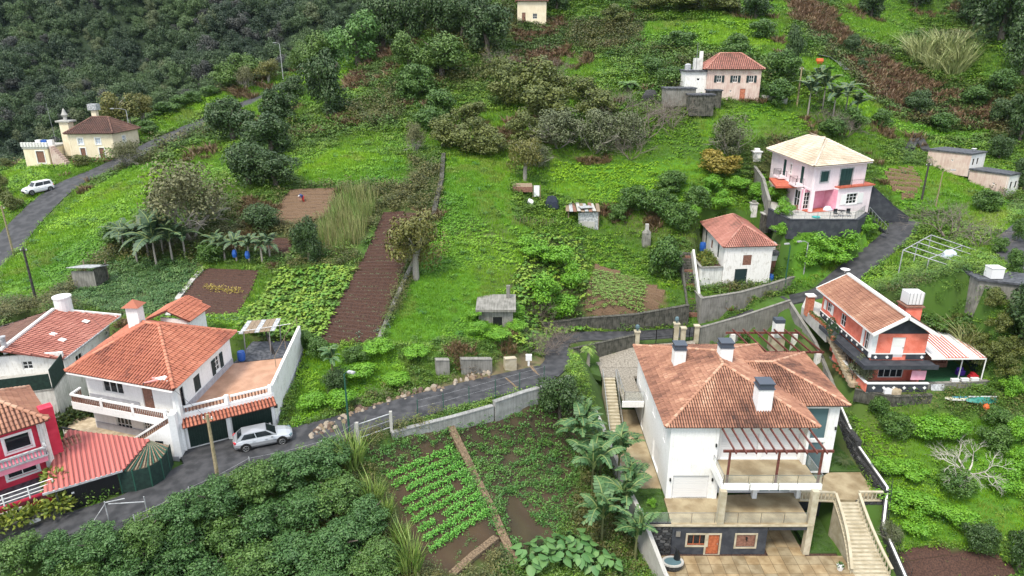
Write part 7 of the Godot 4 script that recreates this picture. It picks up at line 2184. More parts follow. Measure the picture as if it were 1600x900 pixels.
	# concrete block walls by the road in the middle
	for w in [[(Vector3(-7.09, 7.36, -57.31)), (Vector3(-5.88, 7.16, -57.7)), 1.3, "short stained concrete wall block overgrown beside the road"], [(Vector3(-4.83, 6.98, -58.08)), (Vector3(-1.96, 6.5, -59.03)), 1.4, "wide stained concrete wall block overgrown beside the road"], [(Vector3(-0.74, 6.43, -59.72)), (Vector3(0.37, 6.3, -60.12)), 1.2, "yellowish ruined wall pier beside the white meter box"]]:
		wall_run("ruined_wall", w[3], [w[0] + vx(0, w[2], 0), w[1] + vx(0, w[2] * 1.02, 0)], 0.5, w[2] + 0.6, M.concrete if w[2] > 1.25 else M.beige_stone, "wall")
	var mx := thing("meter_box", "white meter box on a short post beside the road", "meter box", Vector3(1.65, 6.16, -61.11))
	part(mx, "post", MB.new().box(mx.position + vx(0, 0.3, 0), vx(0.2, 0.7, 0.2)), M.plastic_white)
	part(mx, "cabinet", MB.new().box(mx.position + vx(0, 0.95, 0), vx(0.6, 0.6, 0.3)), M.plastic_white)
	# house at the very top
	var hh := thing("hilltop_house", "cream house at the top of the hill above the bracken", "house", vx(4.5, 43, -165))
	var gy := ground_y(4.5, -163.0)
	four_walls(hh, vx(1.2, 0, -163), vx(7.6, 0, -163), vx(7.6, 0, -169), vx(1.2, 0, -169), gy - 1.5, gy + 5.0, M.cream, [[[1.0, 2.2, 0.8, 1.9, "door", "wood_brown"], [3.4, 2.8, 1.0, 1.1, "win", "", 2, 2]], [], [], []])
	hip(hh, vx(0.8, gy + 5, -162.6), vx(8, gy + 5, -162.6), vx(8, gy + 5, -169.4), vx(0.8, gy + 5, -169.4), vx(3.5, gy + 6.8, -166), vx(5.4, gy + 6.8, -166), false, pal_old, 0.35)
	wall_run("path_wall", "long stone field wall dividing the two grass strips", [Vector3(-10.04, 21.21, -100.83), Vector3(-9.47, 19.22, -91.35), Vector3(-9.64, 17.56, -85.79), Vector3(-9.76, 16.26, -81.9)], 0.5, 0.9, M.concrete_dark, "wall")
	wall_run("path_wall", "low concrete edging along the ploughed strip", [Vector3(-10.43, 14.28, -76.55), Vector3(-11.69, 12.11, -70.25), Vector3(-12.36, 10.62, -64.58), Vector3(-12.87, 9.28, -60.13)], 0.35, 0.6, M.concrete, "wall")
	wall_run("path_wall", "narrow concrete edging path beside the small soil bed", [Vector3(-35.07, 12.3, -74.26), Vector3(-35.1, 11.78, -70.83), Vector3(-34.53, 11.53, -66.45), Vector3(-33.26, 11.48, -61.25)], 0.45, 0.5, M.concrete_light, "wall")
	wall_run("path_wall", "long earth-coloured irrigation edge splitting the crop field", [Vector3(-5.35, 6.49, -50.08), Vector3(-3.4, 3.75, -47.67), Vector3(-1.5, 1.94, -44.32), Vector3(0.28, 0.28, -40.28)], 0.55, 0.5, M.dirt, "wall")
	wall_run("path_wall", "short earth-coloured irrigation edge at the bottom of the crop rows", [Vector3(-1.2, 1.25, -42.07), Vector3(-2.76, 1.57, -39.8), Vector3(-4.13, 1.84, -37.62)], 0.5, 0.5, M.dirt, "wall")
	wall_run("field_wall", "rocky dark outcrop wall on the slope above the terraces", [Vector3(61.82, 21.01, -107.35), Vector3(66.55, 22.42, -114.16), Vector3(64.93, 20.7, -108.13)], 1.2, 2.0, M.stone, "wall")
	# kerb wall along the lower side of the road
	wall_run("kerb_wall", "low pale kerb wall along the lower side of the road", [(Vector3(-9.59, 6.95, -47.48)), (Vector3(-7.3, 6.95, -48.75)), (Vector3(-5.06, 6.9, -49.96)), (Vector3(-1.65, 6.85, -51.98))], 0.35, 1.4, M.kerb, "wall")
	wall_run("kerb_wall", "raised pale kerb wall where the road passes the dark tree", [(Vector3(-1.54, 7.2, -52.02)), (Vector3(1.14, 7.1, -54.05)), (Vector3(4.22, 6.95, -56.05)), (Vector3(5.4, 6.8, -57.63))], 0.4, 2.2, M.kerb, "wall")

# ---------------------------------------------------------------- poles, lamps, fences
func pole(label: String, p: Vector3, h: float, m: Material, lean := 0.0) -> Node3D:
	var t := thing("utility_pole", label, "pole", p)
	part(t, "shaft", MB.new().tube([p - vx(0, 0.3, 0), p + vx(lean * 0.5, h * 0.5, 0), p + vx(lean, h, 0)], [0.14, 0.12, 0.1], 8), m)
	part(t, "crossarm", MB.new().bar(p + vx(lean - 0.35, h - 0.35, 0), p + vx(lean + 0.35, h - 0.35, 0), 0.08, 0.08), m)
	for s in [-0.28, 0.28]:
		part(t, "insulator", MB.new().cyl(p + vx(lean + s, h - 0.31, 0), p + vx(lean + s, h - 0.16, 0), 0.05, 0.04, 6), M.plastic_white)
	return t

func lamp_post(label: String, p: Vector3, h: float, m: Material, arm: Vector3) -> void:
	var t := thing("street_lamp", label, "street lamp", p)
	part(t, "pole", MB.new().tube([p - vx(0, 0.3, 0), p + vx(0, h * 0.6, 0), p + vx(0, h, 0)], [0.09, 0.075, 0.06], 8), m)
	part(t, "arm", MB.new().tube([p + vx(0, h - 0.05, 0), p + arm * 0.5 + vx(0, h + 0.25, 0), p + arm + vx(0, h + 0.3, 0)], [0.04, 0.035, 0.03], 6), m)
	part(t, "lamp_head", MB.new().box(p + arm * 1.25 + vx(0, h + 0.28, 0), vx(0.6, 0.14, 0.26), Basis(Vector3.UP, atan2(-arm.z, arm.x))), M.zinc)

func build_poles() -> void:
	pole("leaning wooden utility pole in front of the garage block", Vector3(-20.62, 6.93, -40.67), 5.6, M.pole_wood)
	pole("dark utility pole in the grass behind the long building", Vector3(-48.38, 11.46, -65.01), 5.8, M.pole_dark)
	pole("wooden utility pole beside the upper road bend", Vector3(-63.19, 10.9, -83.04), 6.5, M.pole_wood)
	pole("pale utility pole above the steep garden right of the hill house", Vector3(45.48, 26.96, -112.49), 6.0, M.pole_wood)
	pole("thin dark utility pole in the terraced field", Vector3(55.71, 16.32, -91.56), 5.0, M.pole_dark)
	lamp_post("green street lamp on the verge near the banana sapling", Vector3(-13, 6.87, -47.62), 5.2, M.green_paint, vx(0.5, 0, 0.2))
	lamp_post("grey street lamp at the corner below the cottage", vx(35.8, 8.0, -79.6), 5.6, M.zinc, vx(-1.0, 0, 0.3))
	lamp_post("green lamp pole on the retaining wall below the cottage", vx(33.6, 8.3, -79.4), 5.0, M.green_paint, vx(-0.4, 0, 0.1))
	lamp_post("pale street lamp in the terraced field", Vector3(56.79, 15.8, -89.94), 4.6, M.pole_wood, vx(0.9, 0, 0.2))
	lamp_post("tall grey street lamp at the top of the upper road", Vector3(-49.49, 28.83, -154.37), 7.6, M.zinc, vx(-0.7, 0, 0.4))
	lamp_post("grey street lamp beside the yellow house", Vector3(-68.08, 19.81, -124), 5.6, M.zinc, vx(-1.6, 0, 0.6))
	# mesh fence below the road
	var pts := [(Vector3(-23.84, 6.7, -35.75)), (Vector3(-21.58, 6.8, -38.51)), (Vector3(-18.76, 6.9, -41.86)), (Vector3(-14.17, 6.9, -44.05)), (Vector3(-12.25, 6.95, -46.54))]
	var f := thing("wire_fence", "sagging grey wire fence on steel posts along the orchard edge", "fence", pts[0])
	for i in 5:
		part(f, "post", MB.new().cyl(pts[i] - vx(0, 0.6, 0), pts[i] + vx(0, 1.5, 0), 0.035, 0.035, 6), M.zinc)
		if i < 4:
			for y in [0.4, 0.9, 1.4]:
				part(f, "wire", MB.new().tube([pts[i] + vx(0, y, 0), pts[i].lerp(pts[i + 1], 0.5) + vx(0, y - 0.12, 0), pts[i + 1] + vx(0, y, 0)], [0.008, 0.008, 0.008], 3), M.zinc)
	var cg := thing("corner_brace", "triangular steel fence brace at the bend of the orchard fence", "fence", Vector3(-25.94, 6.8, -36.42))
	var c := cg.position
	for q in [[vx(0, 0, 0), vx(0, 1.9, 0)], [vx(0, 1.7, 0), vx(-1.2, 0, 0.4)], [vx(0.2, 1.7, 0), vx(2.0, 1.2, -0.9)], [vx(2.0, -0.2, -0.9), vx(2.0, 1.6, -0.9)], [vx(0, 1.8, 0), vx(1.0, 1.75, -0.5)]]:
		part(cg, "bar", MB.new().cyl(c + q[0], c + q[1], 0.035, 0.035, 6), M.zinc)
	var gp := [(Vector3(-11.95, 7, -46.09)), (Vector3(-9.64, 7, -47.78))]
	var g := thing("field_gate", "grey steel field gate frame opening onto the crop field", "gate", gp[0])
	for p in gp:
		part(g, "post", MB.new().box(p + vx(0, 0.75, 0), vx(0.22, 1.9, 0.22)), M.concrete_light)
	part(g, "rail", MB.new().cyl(gp[0] + vx(0, 1.5, 0), gp[1] + vx(0, 1.5, 0), 0.05, 0.05, 6).cyl(gp[0] + vx(0, 0.3, 0), gp[1] + vx(0, 0.3, 0), 0.04, 0.04, 6), M.zinc)
	part(g, "mesh_panel", MB.new().cyl(gp[0] + vx(0, 0.9, 0), gp[1] + vx(0, 0.9, 0), 0.015, 0.015, 5), M.zinc)
	var rp := [(Vector3(-7.84, 6.95, -50.08)), (Vector3(-5.82, 6.9, -51.23)), (Vector3(-3.71, 6.9, -52.45)), (Vector3(-1.47, 6.9, -53.83)), (Vector3(0.7, 6.85, -55.25)), (Vector3(2.96, 6.8, -56.72))]
	var rf := thing("roadside_fence", "dark green fence posts with wires along the lower road edge", "fence", rp[0])
	for i in 6:
		part(rf, "post", MB.new().cyl(rp[i] - vx(0, 0.4, 0), rp[i] + vx(0, 1.55, 0), 0.035, 0.035, 6), M.green_paint)
		if i < 5:
			for y in [0.8, 1.45]:
				part(rf, "wire", MB.new().cyl(rp[i] + vx(0, y, 0), rp[i + 1] + vx(0, y, 0), 0.007, 0.007, 3), M.zinc)
	# overhead wires
	for w in [[(Vector3(-20.62, 6.93, -40.67)) + vx(0, 5.3, 0), (Vector3(-48.38, 11.46, -65.01)) + vx(0, 5.4, 0), "overhead cable from the garage pole to the grass pole"], [(Vector3(45.48, 26.96, -112.49)) + vx(0, 1.2, 0), vx(41.5, 24.0, -93), "twin pale pipe running down the bank to the pink house roof"]]:
		var a: Vector3 = w[0]
		var b: Vector3 = w[1]
		single("cable", w[2], "cable", MB.new().tube([a, a.lerp(b, 0.25) - vx(0, 0.4, 0), a.lerp(b, 0.5) - vx(0, 0.6, 0), a.lerp(b, 0.75) - vx(0, 0.4, 0), b], [0.012, 0.012, 0.012, 0.012, 0.012], 4), M.iron)
	# repaired trenches across the road
	for q in [[(Vector3(1.82, 6.42, -60.73)), (Vector3(2.77, 6.42, -57.59)), 0.3], [(Vector3(-0.6, 6.6, -57.76)), (Vector3(0.47, 6.6, -55.72)), 0.18]]:
		var rb := MB.new()
		var dd: Vector3 = (q[1] - q[0]).normalized()
		var sd: Vector3 = Vector3(-dd.z, 0, dd.x) * q[2] / 2
		rb.quad(q[0] - sd, q[0] + sd, q[1] + sd, q[1] - sd)
		struct("road_patch", rb, M.dirt)
	# steel flume down the hill behind the hill house
	single("sheet_strip", "curved pale plastic sheet strip along the bracken edge", "sheet", strip_mesh([Vector3(57.29, 34.55, -135.89), Vector3(60.17, 34.08, -136.78), Vector3(61.74, 33.17, -135.91), Vector3(62.28, 31.87, -133.47)], 1.3), M.zinc)
	single("float_ball", "orange plastic tub on the bank above the banana clump", "tub", MB.new().lathe(Vector3(56.64, 32.9, -132.47), [[0, 0], [0.5, 0], [0.7, 0.5], [0.6, 1.0], [0, 1.0]], 12), M.orange)

func strip_mesh(pts: Array, w: float) -> MB:
	var mb := MB.new()
	strip(mb, pts, w, 0.02, 0.05)
	return mb


# ---------------------------------------------------------------- vegetation of the place
func make_kinds() -> void:
	var tk := func(): return trunk()
	var none = null
	kind("dark", 4, func(): return crown(26, 6300, 0.105, 0.058, Color(0.02, 0.05, 0.012), Color(0.055, 0.105, 0.022), -0.1), tk, "bark", "broadleaf_tree")
	kind("mid", 4, func(): return crown(24, 5460, 0.105, 0.058, Color(0.045, 0.1, 0.016), Color(0.11, 0.19, 0.028), -0.1), tk, "bark", "broadleaf_tree")
	kind("lush", 2, func(): return crown(24, 5460, 0.105, 0.061, Color(0.045, 0.12, 0.022), Color(0.1, 0.21, 0.035), -0.1), tk, "bark", "broadleaf_tree")
	kind("olive", 4, func(): return crown(22, 4200, 0.093, 0.051, Color(0.07, 0.085, 0.016), Color(0.18, 0.17, 0.035), 0.1), tk, "bark_pale", "broadleaf_tree")
	kind("grey", 3, func(): return crown(30, 5200, 0.085, 0.045, Color(0.06, 0.08, 0.03), Color(0.15, 0.17, 0.08), -0.1), func(): return bare(3, 6, 0.7, 0.02, Color(0.2, 0.18, 0.16), Color(0.3, 0.28, 0.25)), "bark_pale", "shrub")
	kind("bush", 4, func(): return crown(20, 4620, 0.124, 0.068, Color(0.03, 0.085, 0.012), Color(0.085, 0.165, 0.022), -0.2), none, "bark", "shrub")
	kind("bush_olive", 3, func(): return crown(20, 4200, 0.112, 0.061, Color(0.055, 0.08, 0.015), Color(0.14, 0.16, 0.03), -0.2), none, "bark", "shrub")
	kind("bush_lime", 3, func(): return crown(20, 4200, 0.124, 0.068, Color(0.07, 0.22, 0.01), Color(0.17, 0.36, 0.02), -0.2), none, "bark", "shrub")
	kind("gold", 2, func(): return crown(18, 3780, 0.124, 0.068, Color(0.16, 0.15, 0.02), Color(0.3, 0.22, 0.03), -0.1), none, "bark", "shrub")
	kind("orchard", 5, func(): return crown(64, 9500, 0.088, 0.045, Color(0.022, 0.07, 0.014), Color(0.085, 0.18, 0.045), 0.0, 0.24), tk, "bark", "fruit_tree")
	kind("orchard_b", 3, func(): return crown(64, 9500, 0.088, 0.045, Color(0.035, 0.09, 0.014), Color(0.11, 0.2, 0.04), 0.0, 0.24), tk, "bark", "fruit_tree")
	kind("brown", 3, func(): return bare(5, 8, 0.9, 0.02, Color(0.14, 0.11, 0.09), Color(0.24, 0.2, 0.17)), none, "bark", "bare_shrub")
	kind("sparse", 2, func(): return crown(40, 5200, 0.074, 0.041, Color(0.08, 0.09, 0.03), Color(0.18, 0.18, 0.08), 0.2), func(): return bare(4, 6, 0.5, 0.035, Color(0.12, 0.1, 0.08), Color(0.22, 0.19, 0.16), 0.45), "bark_pale", "broadleaf_tree")
	kind("white", 2, func(): return bare(5, 5, 1.1, 0.04, Color(0.4, 0.38, 0.33), Color(0.55, 0.52, 0.46)), none, "bark_pale", "bare_tree")
	kind("cane", 3, func(): return blades(150, 1.7, 0.55, 0.07, 0.7, Color(0.1, 0.2, 0.03), Color(0.24, 0.32, 0.08)), none, "bark", "cane_clump")
	kind("straw", 2, func(): return blades(170, 1.6, 0.5, 0.06, 0.8, Color(0.2, 0.25, 0.08), Color(0.36, 0.38, 0.17)), none, "bark", "cane_clump")
	kind("cycad", 2, func(): return fronds(26, 1.0, 0.9, 1.0, 0.16, Color(0.03, 0.06, 0.02), Color(0.1, 0.12, 0.04)), none, "bark", "cycad")
	kind("fern", 2, func(): return fronds(18, 1.0, 0.75, 0.9, 0.3, Color(0.06, 0.14, 0.025), Color(0.14, 0.24, 0.05)), func(): return trunk(1.2, 0.12, 0), "bark", "tree_fern")

func fronds(n: int, l: float, rise: float, fall: float, w: float, a: Color, b: Color) -> ArrayMesh:
	var mb := MB.new()
	for i in n:
		var an := TAU * i / n + rng.randf() * 0.3
		mb.col = mix(a, b)
		var k := rng.randf_range(0.5, 1.3)
		feather(mb, Vector3(0, 0.55, 0), Vector3(cos(an), 0, sin(an)), l * rng.randf_range(0.8, 1.05), rise * k, fall * rng.randf_range(0.7, 1.2), w, 12)
	return mb.mesh()

var bleaf := []
func banana(label: String, list: Array, group: String, tint: int) -> void:
	if bleaf.is_empty():
		for pal in [[Color(0.035, 0.095, 0.03), Color(0.085, 0.17, 0.055)], [Color(0.03, 0.07, 0.032), Color(0.07, 0.12, 0.055)]]:
			for i in 5:
				bleaf.append(banana_leaf(1.0, 0.32, rng.randf_range(0.5, 1.2), rng.randf_range(0.7, 1.4), pal[0], pal[1]))
	var stem := MB.new()
	stem.tube([Vector3(0, -0.3, 0), Vector3(0.02, 0.5, 0), Vector3(0, 1.0, 0)], [0.09, 0.08, 0.045], 8)
	var sm := stem.mesh()
	var labels := apart(label, list)
	for nn in list.size():
		var t = list[nn]
		var o := thing("banana_plant", labels[nn], "banana plant", on(t[0], t[1]), group)
		o.rotation.y = rng.randf() * TAU
		var h: float = t[3]
		var st := MeshInstance3D.new()
		st.name = "stem"
		st.mesh = sm
		st.material_override = M.bark_pale if tint else flat("banana_stem", Color(0.12, 0.13, 0.05), 0.7)
		st.scale = Vector3(1.4, h * 0.5, 1.4)
		o.add_child(st)
		var n := rng.randi_range(12, 15)
		for i in n:
			var lf := MeshInstance3D.new()
			lf.name = "leaf"
			lf.mesh = bleaf[tint * 5 + rng.randi_range(0, 4)]
			lf.material_override = M.leaf
			o.add_child(lf, true)
			var l: float = t[2] * 0.55 * rng.randf_range(0.8, 1.15)
			lf.position = Vector3(0, h * 0.42 + 0.03 * i, 0)
			lf.rotation = Vector3(rng.randf_range(-1.15, -0.1), TAU * i / n * 2.4 + rng.randf() * 0.5, rng.randf_range(-0.2, 0.2))
			lf.scale = Vector3(l * 1.05, l, l)

# footprints where nothing grows
var bare_spots := [PackedVector2Array([Vector2(-47, -62), Vector2(-47, -38), Vector2(-36.5, -33.5), Vector2(-30.6, -38), Vector2(-26.3, -41.5), Vector2(-23.9, -42.5), Vector2(-17.2, -46.3), Vector2(-19, -48.4), Vector2(-19.6, -58.5), Vector2(-24, -58.7), Vector2(-24, -57.6), Vector2(-37.8, -57.6), Vector2(-38, -61.3)]),
	PackedVector2Array([Vector2(25.5, -79), Vector2(36.2, -82.6), Vector2(36.1, -88.2), Vector2(32.4, -91.6), Vector2(25.8, -91.5)]),
	PackedVector2Array([Vector2(33.8, -81.4), Vector2(42.2, -81.4), Vector2(46.6, -87.5), Vector2(46.4, -99.4), Vector2(37.2, -99.6), Vector2(34.2, -89)]),
	PackedVector2Array([Vector2(32.6, -76), Vector2(32.6, -57.0), Vector2(39.2, -56.8), Vector2(45.1, -58.2), Vector2(45.1, -64), Vector2(39.2, -64.4), Vector2(39.2, -76)]),
	PackedVector2Array([Vector2(27.2, -113), Vector2(39.6, -112), Vector2(39.6, -119.5), Vector2(27.2, -119.5)]),
	PackedVector2Array([Vector2(-80.8, -113.4), Vector2(-66.4, -115.5), Vector2(-66, -123.8), Vector2(-80.8, -123)])]

func ground_cover() -> void:
	var w := Color(0.8, 0.8, 0.8)
	var w2 := Color(1.2, 1.2, 1.2)
	var meshes := {
		"grass": blades(26, 0.32, 0.34, 0.035, 0.7, w, w2),
		"leafy": rosette(26, 0.26, 0.36, 0.17, 0.12, w, w2),
		"herb": rosette(34, 0.5, 0.42, 0.22, 0.13, w, w2),
		"scrub": rosette(60, 0.95, 0.55, 0.2, 0.1, w, w2),
		"fern": blades(30, 0.6, 0.45, 0.1, 1.3, w, w2),
		"reed": blades(16, 2.0, 0.45, 0.05, 0.3, w, w2),
		"taro": stalk_leaves(14, 0.65, 0.45, 0.22, w, w2),
	}
	var names := {"grass": ["meadow_grass", "bright meadow grass on the fields and banks", "grass"], "leafy": ["ground_ivy", "low leafy ground cover over the fields and slopes", "ground cover"], "herb": ["wild_herbs", "knee-high leafy weeds on the slopes", "weeds"], "scrub": ["scrub", "dense low scrub on the hillside", "scrub"], "fern": ["bracken", "dry brown bracken on the hillside", "bracken"], "reed": ["dry_reeds", "tall dry reeds in the field strip", "reeds"], "taro": ["taro_crop", "broad yellow-green taro leaves in the field", "crop"]}
	var xf := {}
	var cl := {}
	for k in meshes:
		xf[k] = []
		cl[k] = []
	var plot := PackedVector2Array([Vector2(6.0, -67.5), Vector2(6.2, -70.5), Vector2(14, -71.5), Vector2(20.7, -72.9), Vector2(33.2, -75.6), Vector2(33.3, -64), Vector2(31.7, -54), Vector2(30.6, -46), Vector2(30.3, -38), Vector2(12.6, -38), Vector2(10.4, -45.3), Vector2(8.4, -56)])
	var z := -36.0
	while z > -215.0:
		var s := 0.34 if z > -75.0 else (0.46 if z > -112.0 else 0.72)
		var half := -z * 0.83 + 8.0
		var x := -half
		while x < half:
			var px := x + rng.randf_range(-0.5, 0.5) * s
			var pz := z + rng.randf_range(-0.5, 0.5) * s
			x += s
			var q := Vector2(px, pz)
			if px > 5.5 and px < 34.0 and pz > -76.0 and Geometry2D.is_point_in_polygon(q, plot):
				continue
			var kd := zone_at(q)
			var skip := false
			for r in roads:
				var dist := road_at(px, pz, r[0]).x
				if dist < r[1] / 2.0 + 0.1:
					skip = true
			for p in bare_spots:
				if Geometry2D.is_point_in_polygon(q, p):
					skip = true
			if skip:
				continue
			var n1 := nz.get_noise_2d(px * 5.0, pz * 5.0) + nz.get_noise_2d(px * 22.0 + 50.0, pz * 22.0) * 0.6
			var n2 := nz.get_noise_2d(px * 2.2 + 300.0, pz * 2.2) + rng.randf_range(-0.12, 0.12)
			var key := "grass"
			var c := Color(0.07, 0.16, 0.02)
			var sc := s / 0.42 * rng.randf_range(0.8, 1.3)
			var rr := rng.randf()
			if kd == "soil" or kd == "soil_dry":
				if rr > 0.035:
					continue
				key = "leafy"
				sc = 0.5
				c = Color(0.12, 0.18, 0.05)
			elif kd == "crop":
				if rr > 0.12:
					continue
				key = "leafy"
				sc *= 0.7
				c = Color(0.07, 0.13, 0.03)
			elif kd == "field":
				if n1 < -0.4 or rr > 0.7:
					continue
				key = "leafy" if rr < 0.3 else "herb"
				c = Color(0.04, 0.13, 0.02).lerp(Color(0.1, 0.22, 0.035), rng.randf())
			elif kd == "taro":
				if rr < 0.42:
					key = "taro"
					sc = rng.randf_range(0.7, 1.25)
					c = Color(0.07, 0.2, 0.015).lerp(Color(0.2, 0.3, 0.025), rng.randf())
				else:
					key = "leafy"
					c = Color(0.07, 0.16, 0.02)
			elif kd == "reed":
				if rr < 0.5:
					key = "reed"
					sc = rng.randf_range(0.8, 1.2)
					c = Color(0.3, 0.28, 0.12).lerp(Color(0.13, 0.24, 0.04), rng.randf())
				else:
					c = Color(0.1, 0.18, 0.02)
			elif kd == "garden":
				key = "herb" if n1 > 0.0 else "leafy"
				c = Color(0.03, 0.1, 0.02).lerp(Color(0.11, 0.2, 0.05), rng.randf())
				if rr < 0.2:
					continue
			elif kd == "bright":
				key = "grass" if n1 > -0.05 else "leafy"
				c = Color(0.095, 0.25, 0.006).lerp(Color(0.24, 0.43, 0.01), clampf(0.5 + n2 * 1.1 + n1 * 0.35 + rng.randf_range(-0.15, 0.15), 0.0, 1.0))
				if n1 > 0.45:
					c = c.lerp(Color(0.22, 0.22, 0.06), 0.45)
				if rr < 0.04:
					key = "herb"
					c = Color(0.035, 0.13, 0.014).lerp(c, rng.randf())
			elif kd == "bracken":
				key = "fern"
				c = Color(0.11, 0.055, 0.03).lerp(Color(0.24, 0.16, 0.08), rng.randf())
				if n1 > 0.15 or rr < 0.25:
					key = "herb"
					c = Color(0.07, 0.13, 0.02)
			elif kd == "verge":
				if n1 < 0.05:
					continue
				c = Color(0.12, 0.16, 0.03)
				sc *= 0.7
			else:
				if n2 > 0.12:
					key = "leafy" if n1 > 0.1 else "grass"
					c = Color(0.085, 0.23, 0.007).lerp(Color(0.2, 0.37, 0.012), rng.randf())
				elif n2 > -0.1:
					key = "herb" if n1 > -0.1 else "grass"
					c = Color(0.07, 0.18, 0.01).lerp(Color(0.17, 0.28, 0.018), rng.randf())
				elif n2 > -0.3:
					key = "scrub" if n1 > 0.0 else "herb"
					c = Color(0.05, 0.13, 0.012).lerp(Color(0.12, 0.2, 0.022), rng.randf())
				else:
					key = "scrub"
					c = Color(0.06, 0.085, 0.018).lerp(Color(0.14, 0.13, 0.035), rng.randf())
				if n1 < -0.62:
					key = "fern"
					c = Color(0.15, 0.1, 0.045)
				if key == "scrub" and rr < 0.5:
					continue
			c *= rng.randf_range(0.85, 1.15)
			c.a = 1.0
			var b := Basis(Vector3.UP, rng.randf() * TAU).scaled(Vector3(sc, sc * rng.randf_range(0.75, 1.25), sc))
			xf[key].append(Transform3D(b, on(px, pz) - Vector3.UP * 0.03))
			cl[key].append(c)
		z -= s
	# mown lawns of the villa
	var lx := []
	var lc := []
	for lw in [[vx(10.8, 0.03, -45.5), vx(12.7, 0, -49.7)], [vx(28.8, 0.02, -52.4), vx(31.4, 0, -61.4)], [vx(20.9, 3.6, -65.4), vx(32.0, 0, -70.6)], [vx(24.4, -2.95, -45.4), vx(26.5, 0, -49.7)], [vx(6.8, 3.54, -65.8), vx(9.2, 0, -67.2)]]:
		for i in int((lw[1].x - lw[0].x) * (lw[0].z - lw[1].z) * 14.0):
			lx.append(Transform3D(Basis(Vector3.UP, rng.randf() * TAU).scaled(Vector3(0.5, 0.3, 0.5)), Vector3(rng.randf_range(lw[0].x, lw[1].x), lw[0].y, rng.randf_range(lw[1].z, lw[0].z))))
			lc.append(Color(0.05, 0.13, 0.014).lerp(Color(0.1, 0.22, 0.02), rng.randf()))
	scatter("lawn_grass", "short mown grass on the villa lawns", "grass", meshes.grass, lx, lc)
	for k in meshes:
		scatter(names[k][0], names[k][1], names[k][2], meshes[k], xf[k], cl[k])

func far_forest() -> void:
	var ms := [crown(22, 3200, 0.1, 0.065, Color(0.75, 0.75, 0.75), Color(1.25, 1.25, 1.25), 0.0, 0.36), crown(26, 3200, 0.1, 0.065, Color(0.75, 0.75, 0.75), Color(1.25, 1.25, 1.25), 0.0, 0.3), crown(16, 3200, 0.1, 0.065, Color(0.75, 0.75, 0.75), Color(1.25, 1.25, 1.25), 0.0, 0.42)]
	var xs := [[], [], []]
	var cs := [[], [], []]
	var z := -212.0
	while z > -490.0:
		var x := -400.0
		while x < 70.0:
			var px := x + rng.randf_range(-2.4, 2.4)
			var pz := z + rng.randf_range(-2.4, 2.4)
			x += 4.4
			if px < 0.95 * pz - 25.0 or px > 40.0:
				continue
			var n := nz.get_noise_2d(px * 2.4, pz * 2.4) + rng.randf_range(-0.22, 0.22)
			var c := Color(0.022, 0.048, 0.018).lerp(Color(0.07, 0.125, 0.032), clampf(0.4 + n * 1.2, 0, 1))
			if rng.randf() < 0.05:
				c = Color(0.1, 0.13, 0.05)
			elif rng.randf() < 0.08:
				c = Color(0.05, 0.055, 0.045)
			c.a = 1.0
			var r := rng.randf_range(2.4, 5.6)
			var k := rng.randi_range(0, 2)
			xs[k].append(Transform3D(Basis(Vector3.UP, rng.randf() * TAU).scaled(Vector3(r, r * rng.randf_range(0.8, 1.25), r)), Vector3(px, far_y(px, pz) - 1.0, pz)))
			cs[k].append(c)
		z -= 4.4
	for k in 3:
		scatter("forest", "dense dark green forest covering the slope across the ravine", "forest", ms[k], xs[k], cs[k])

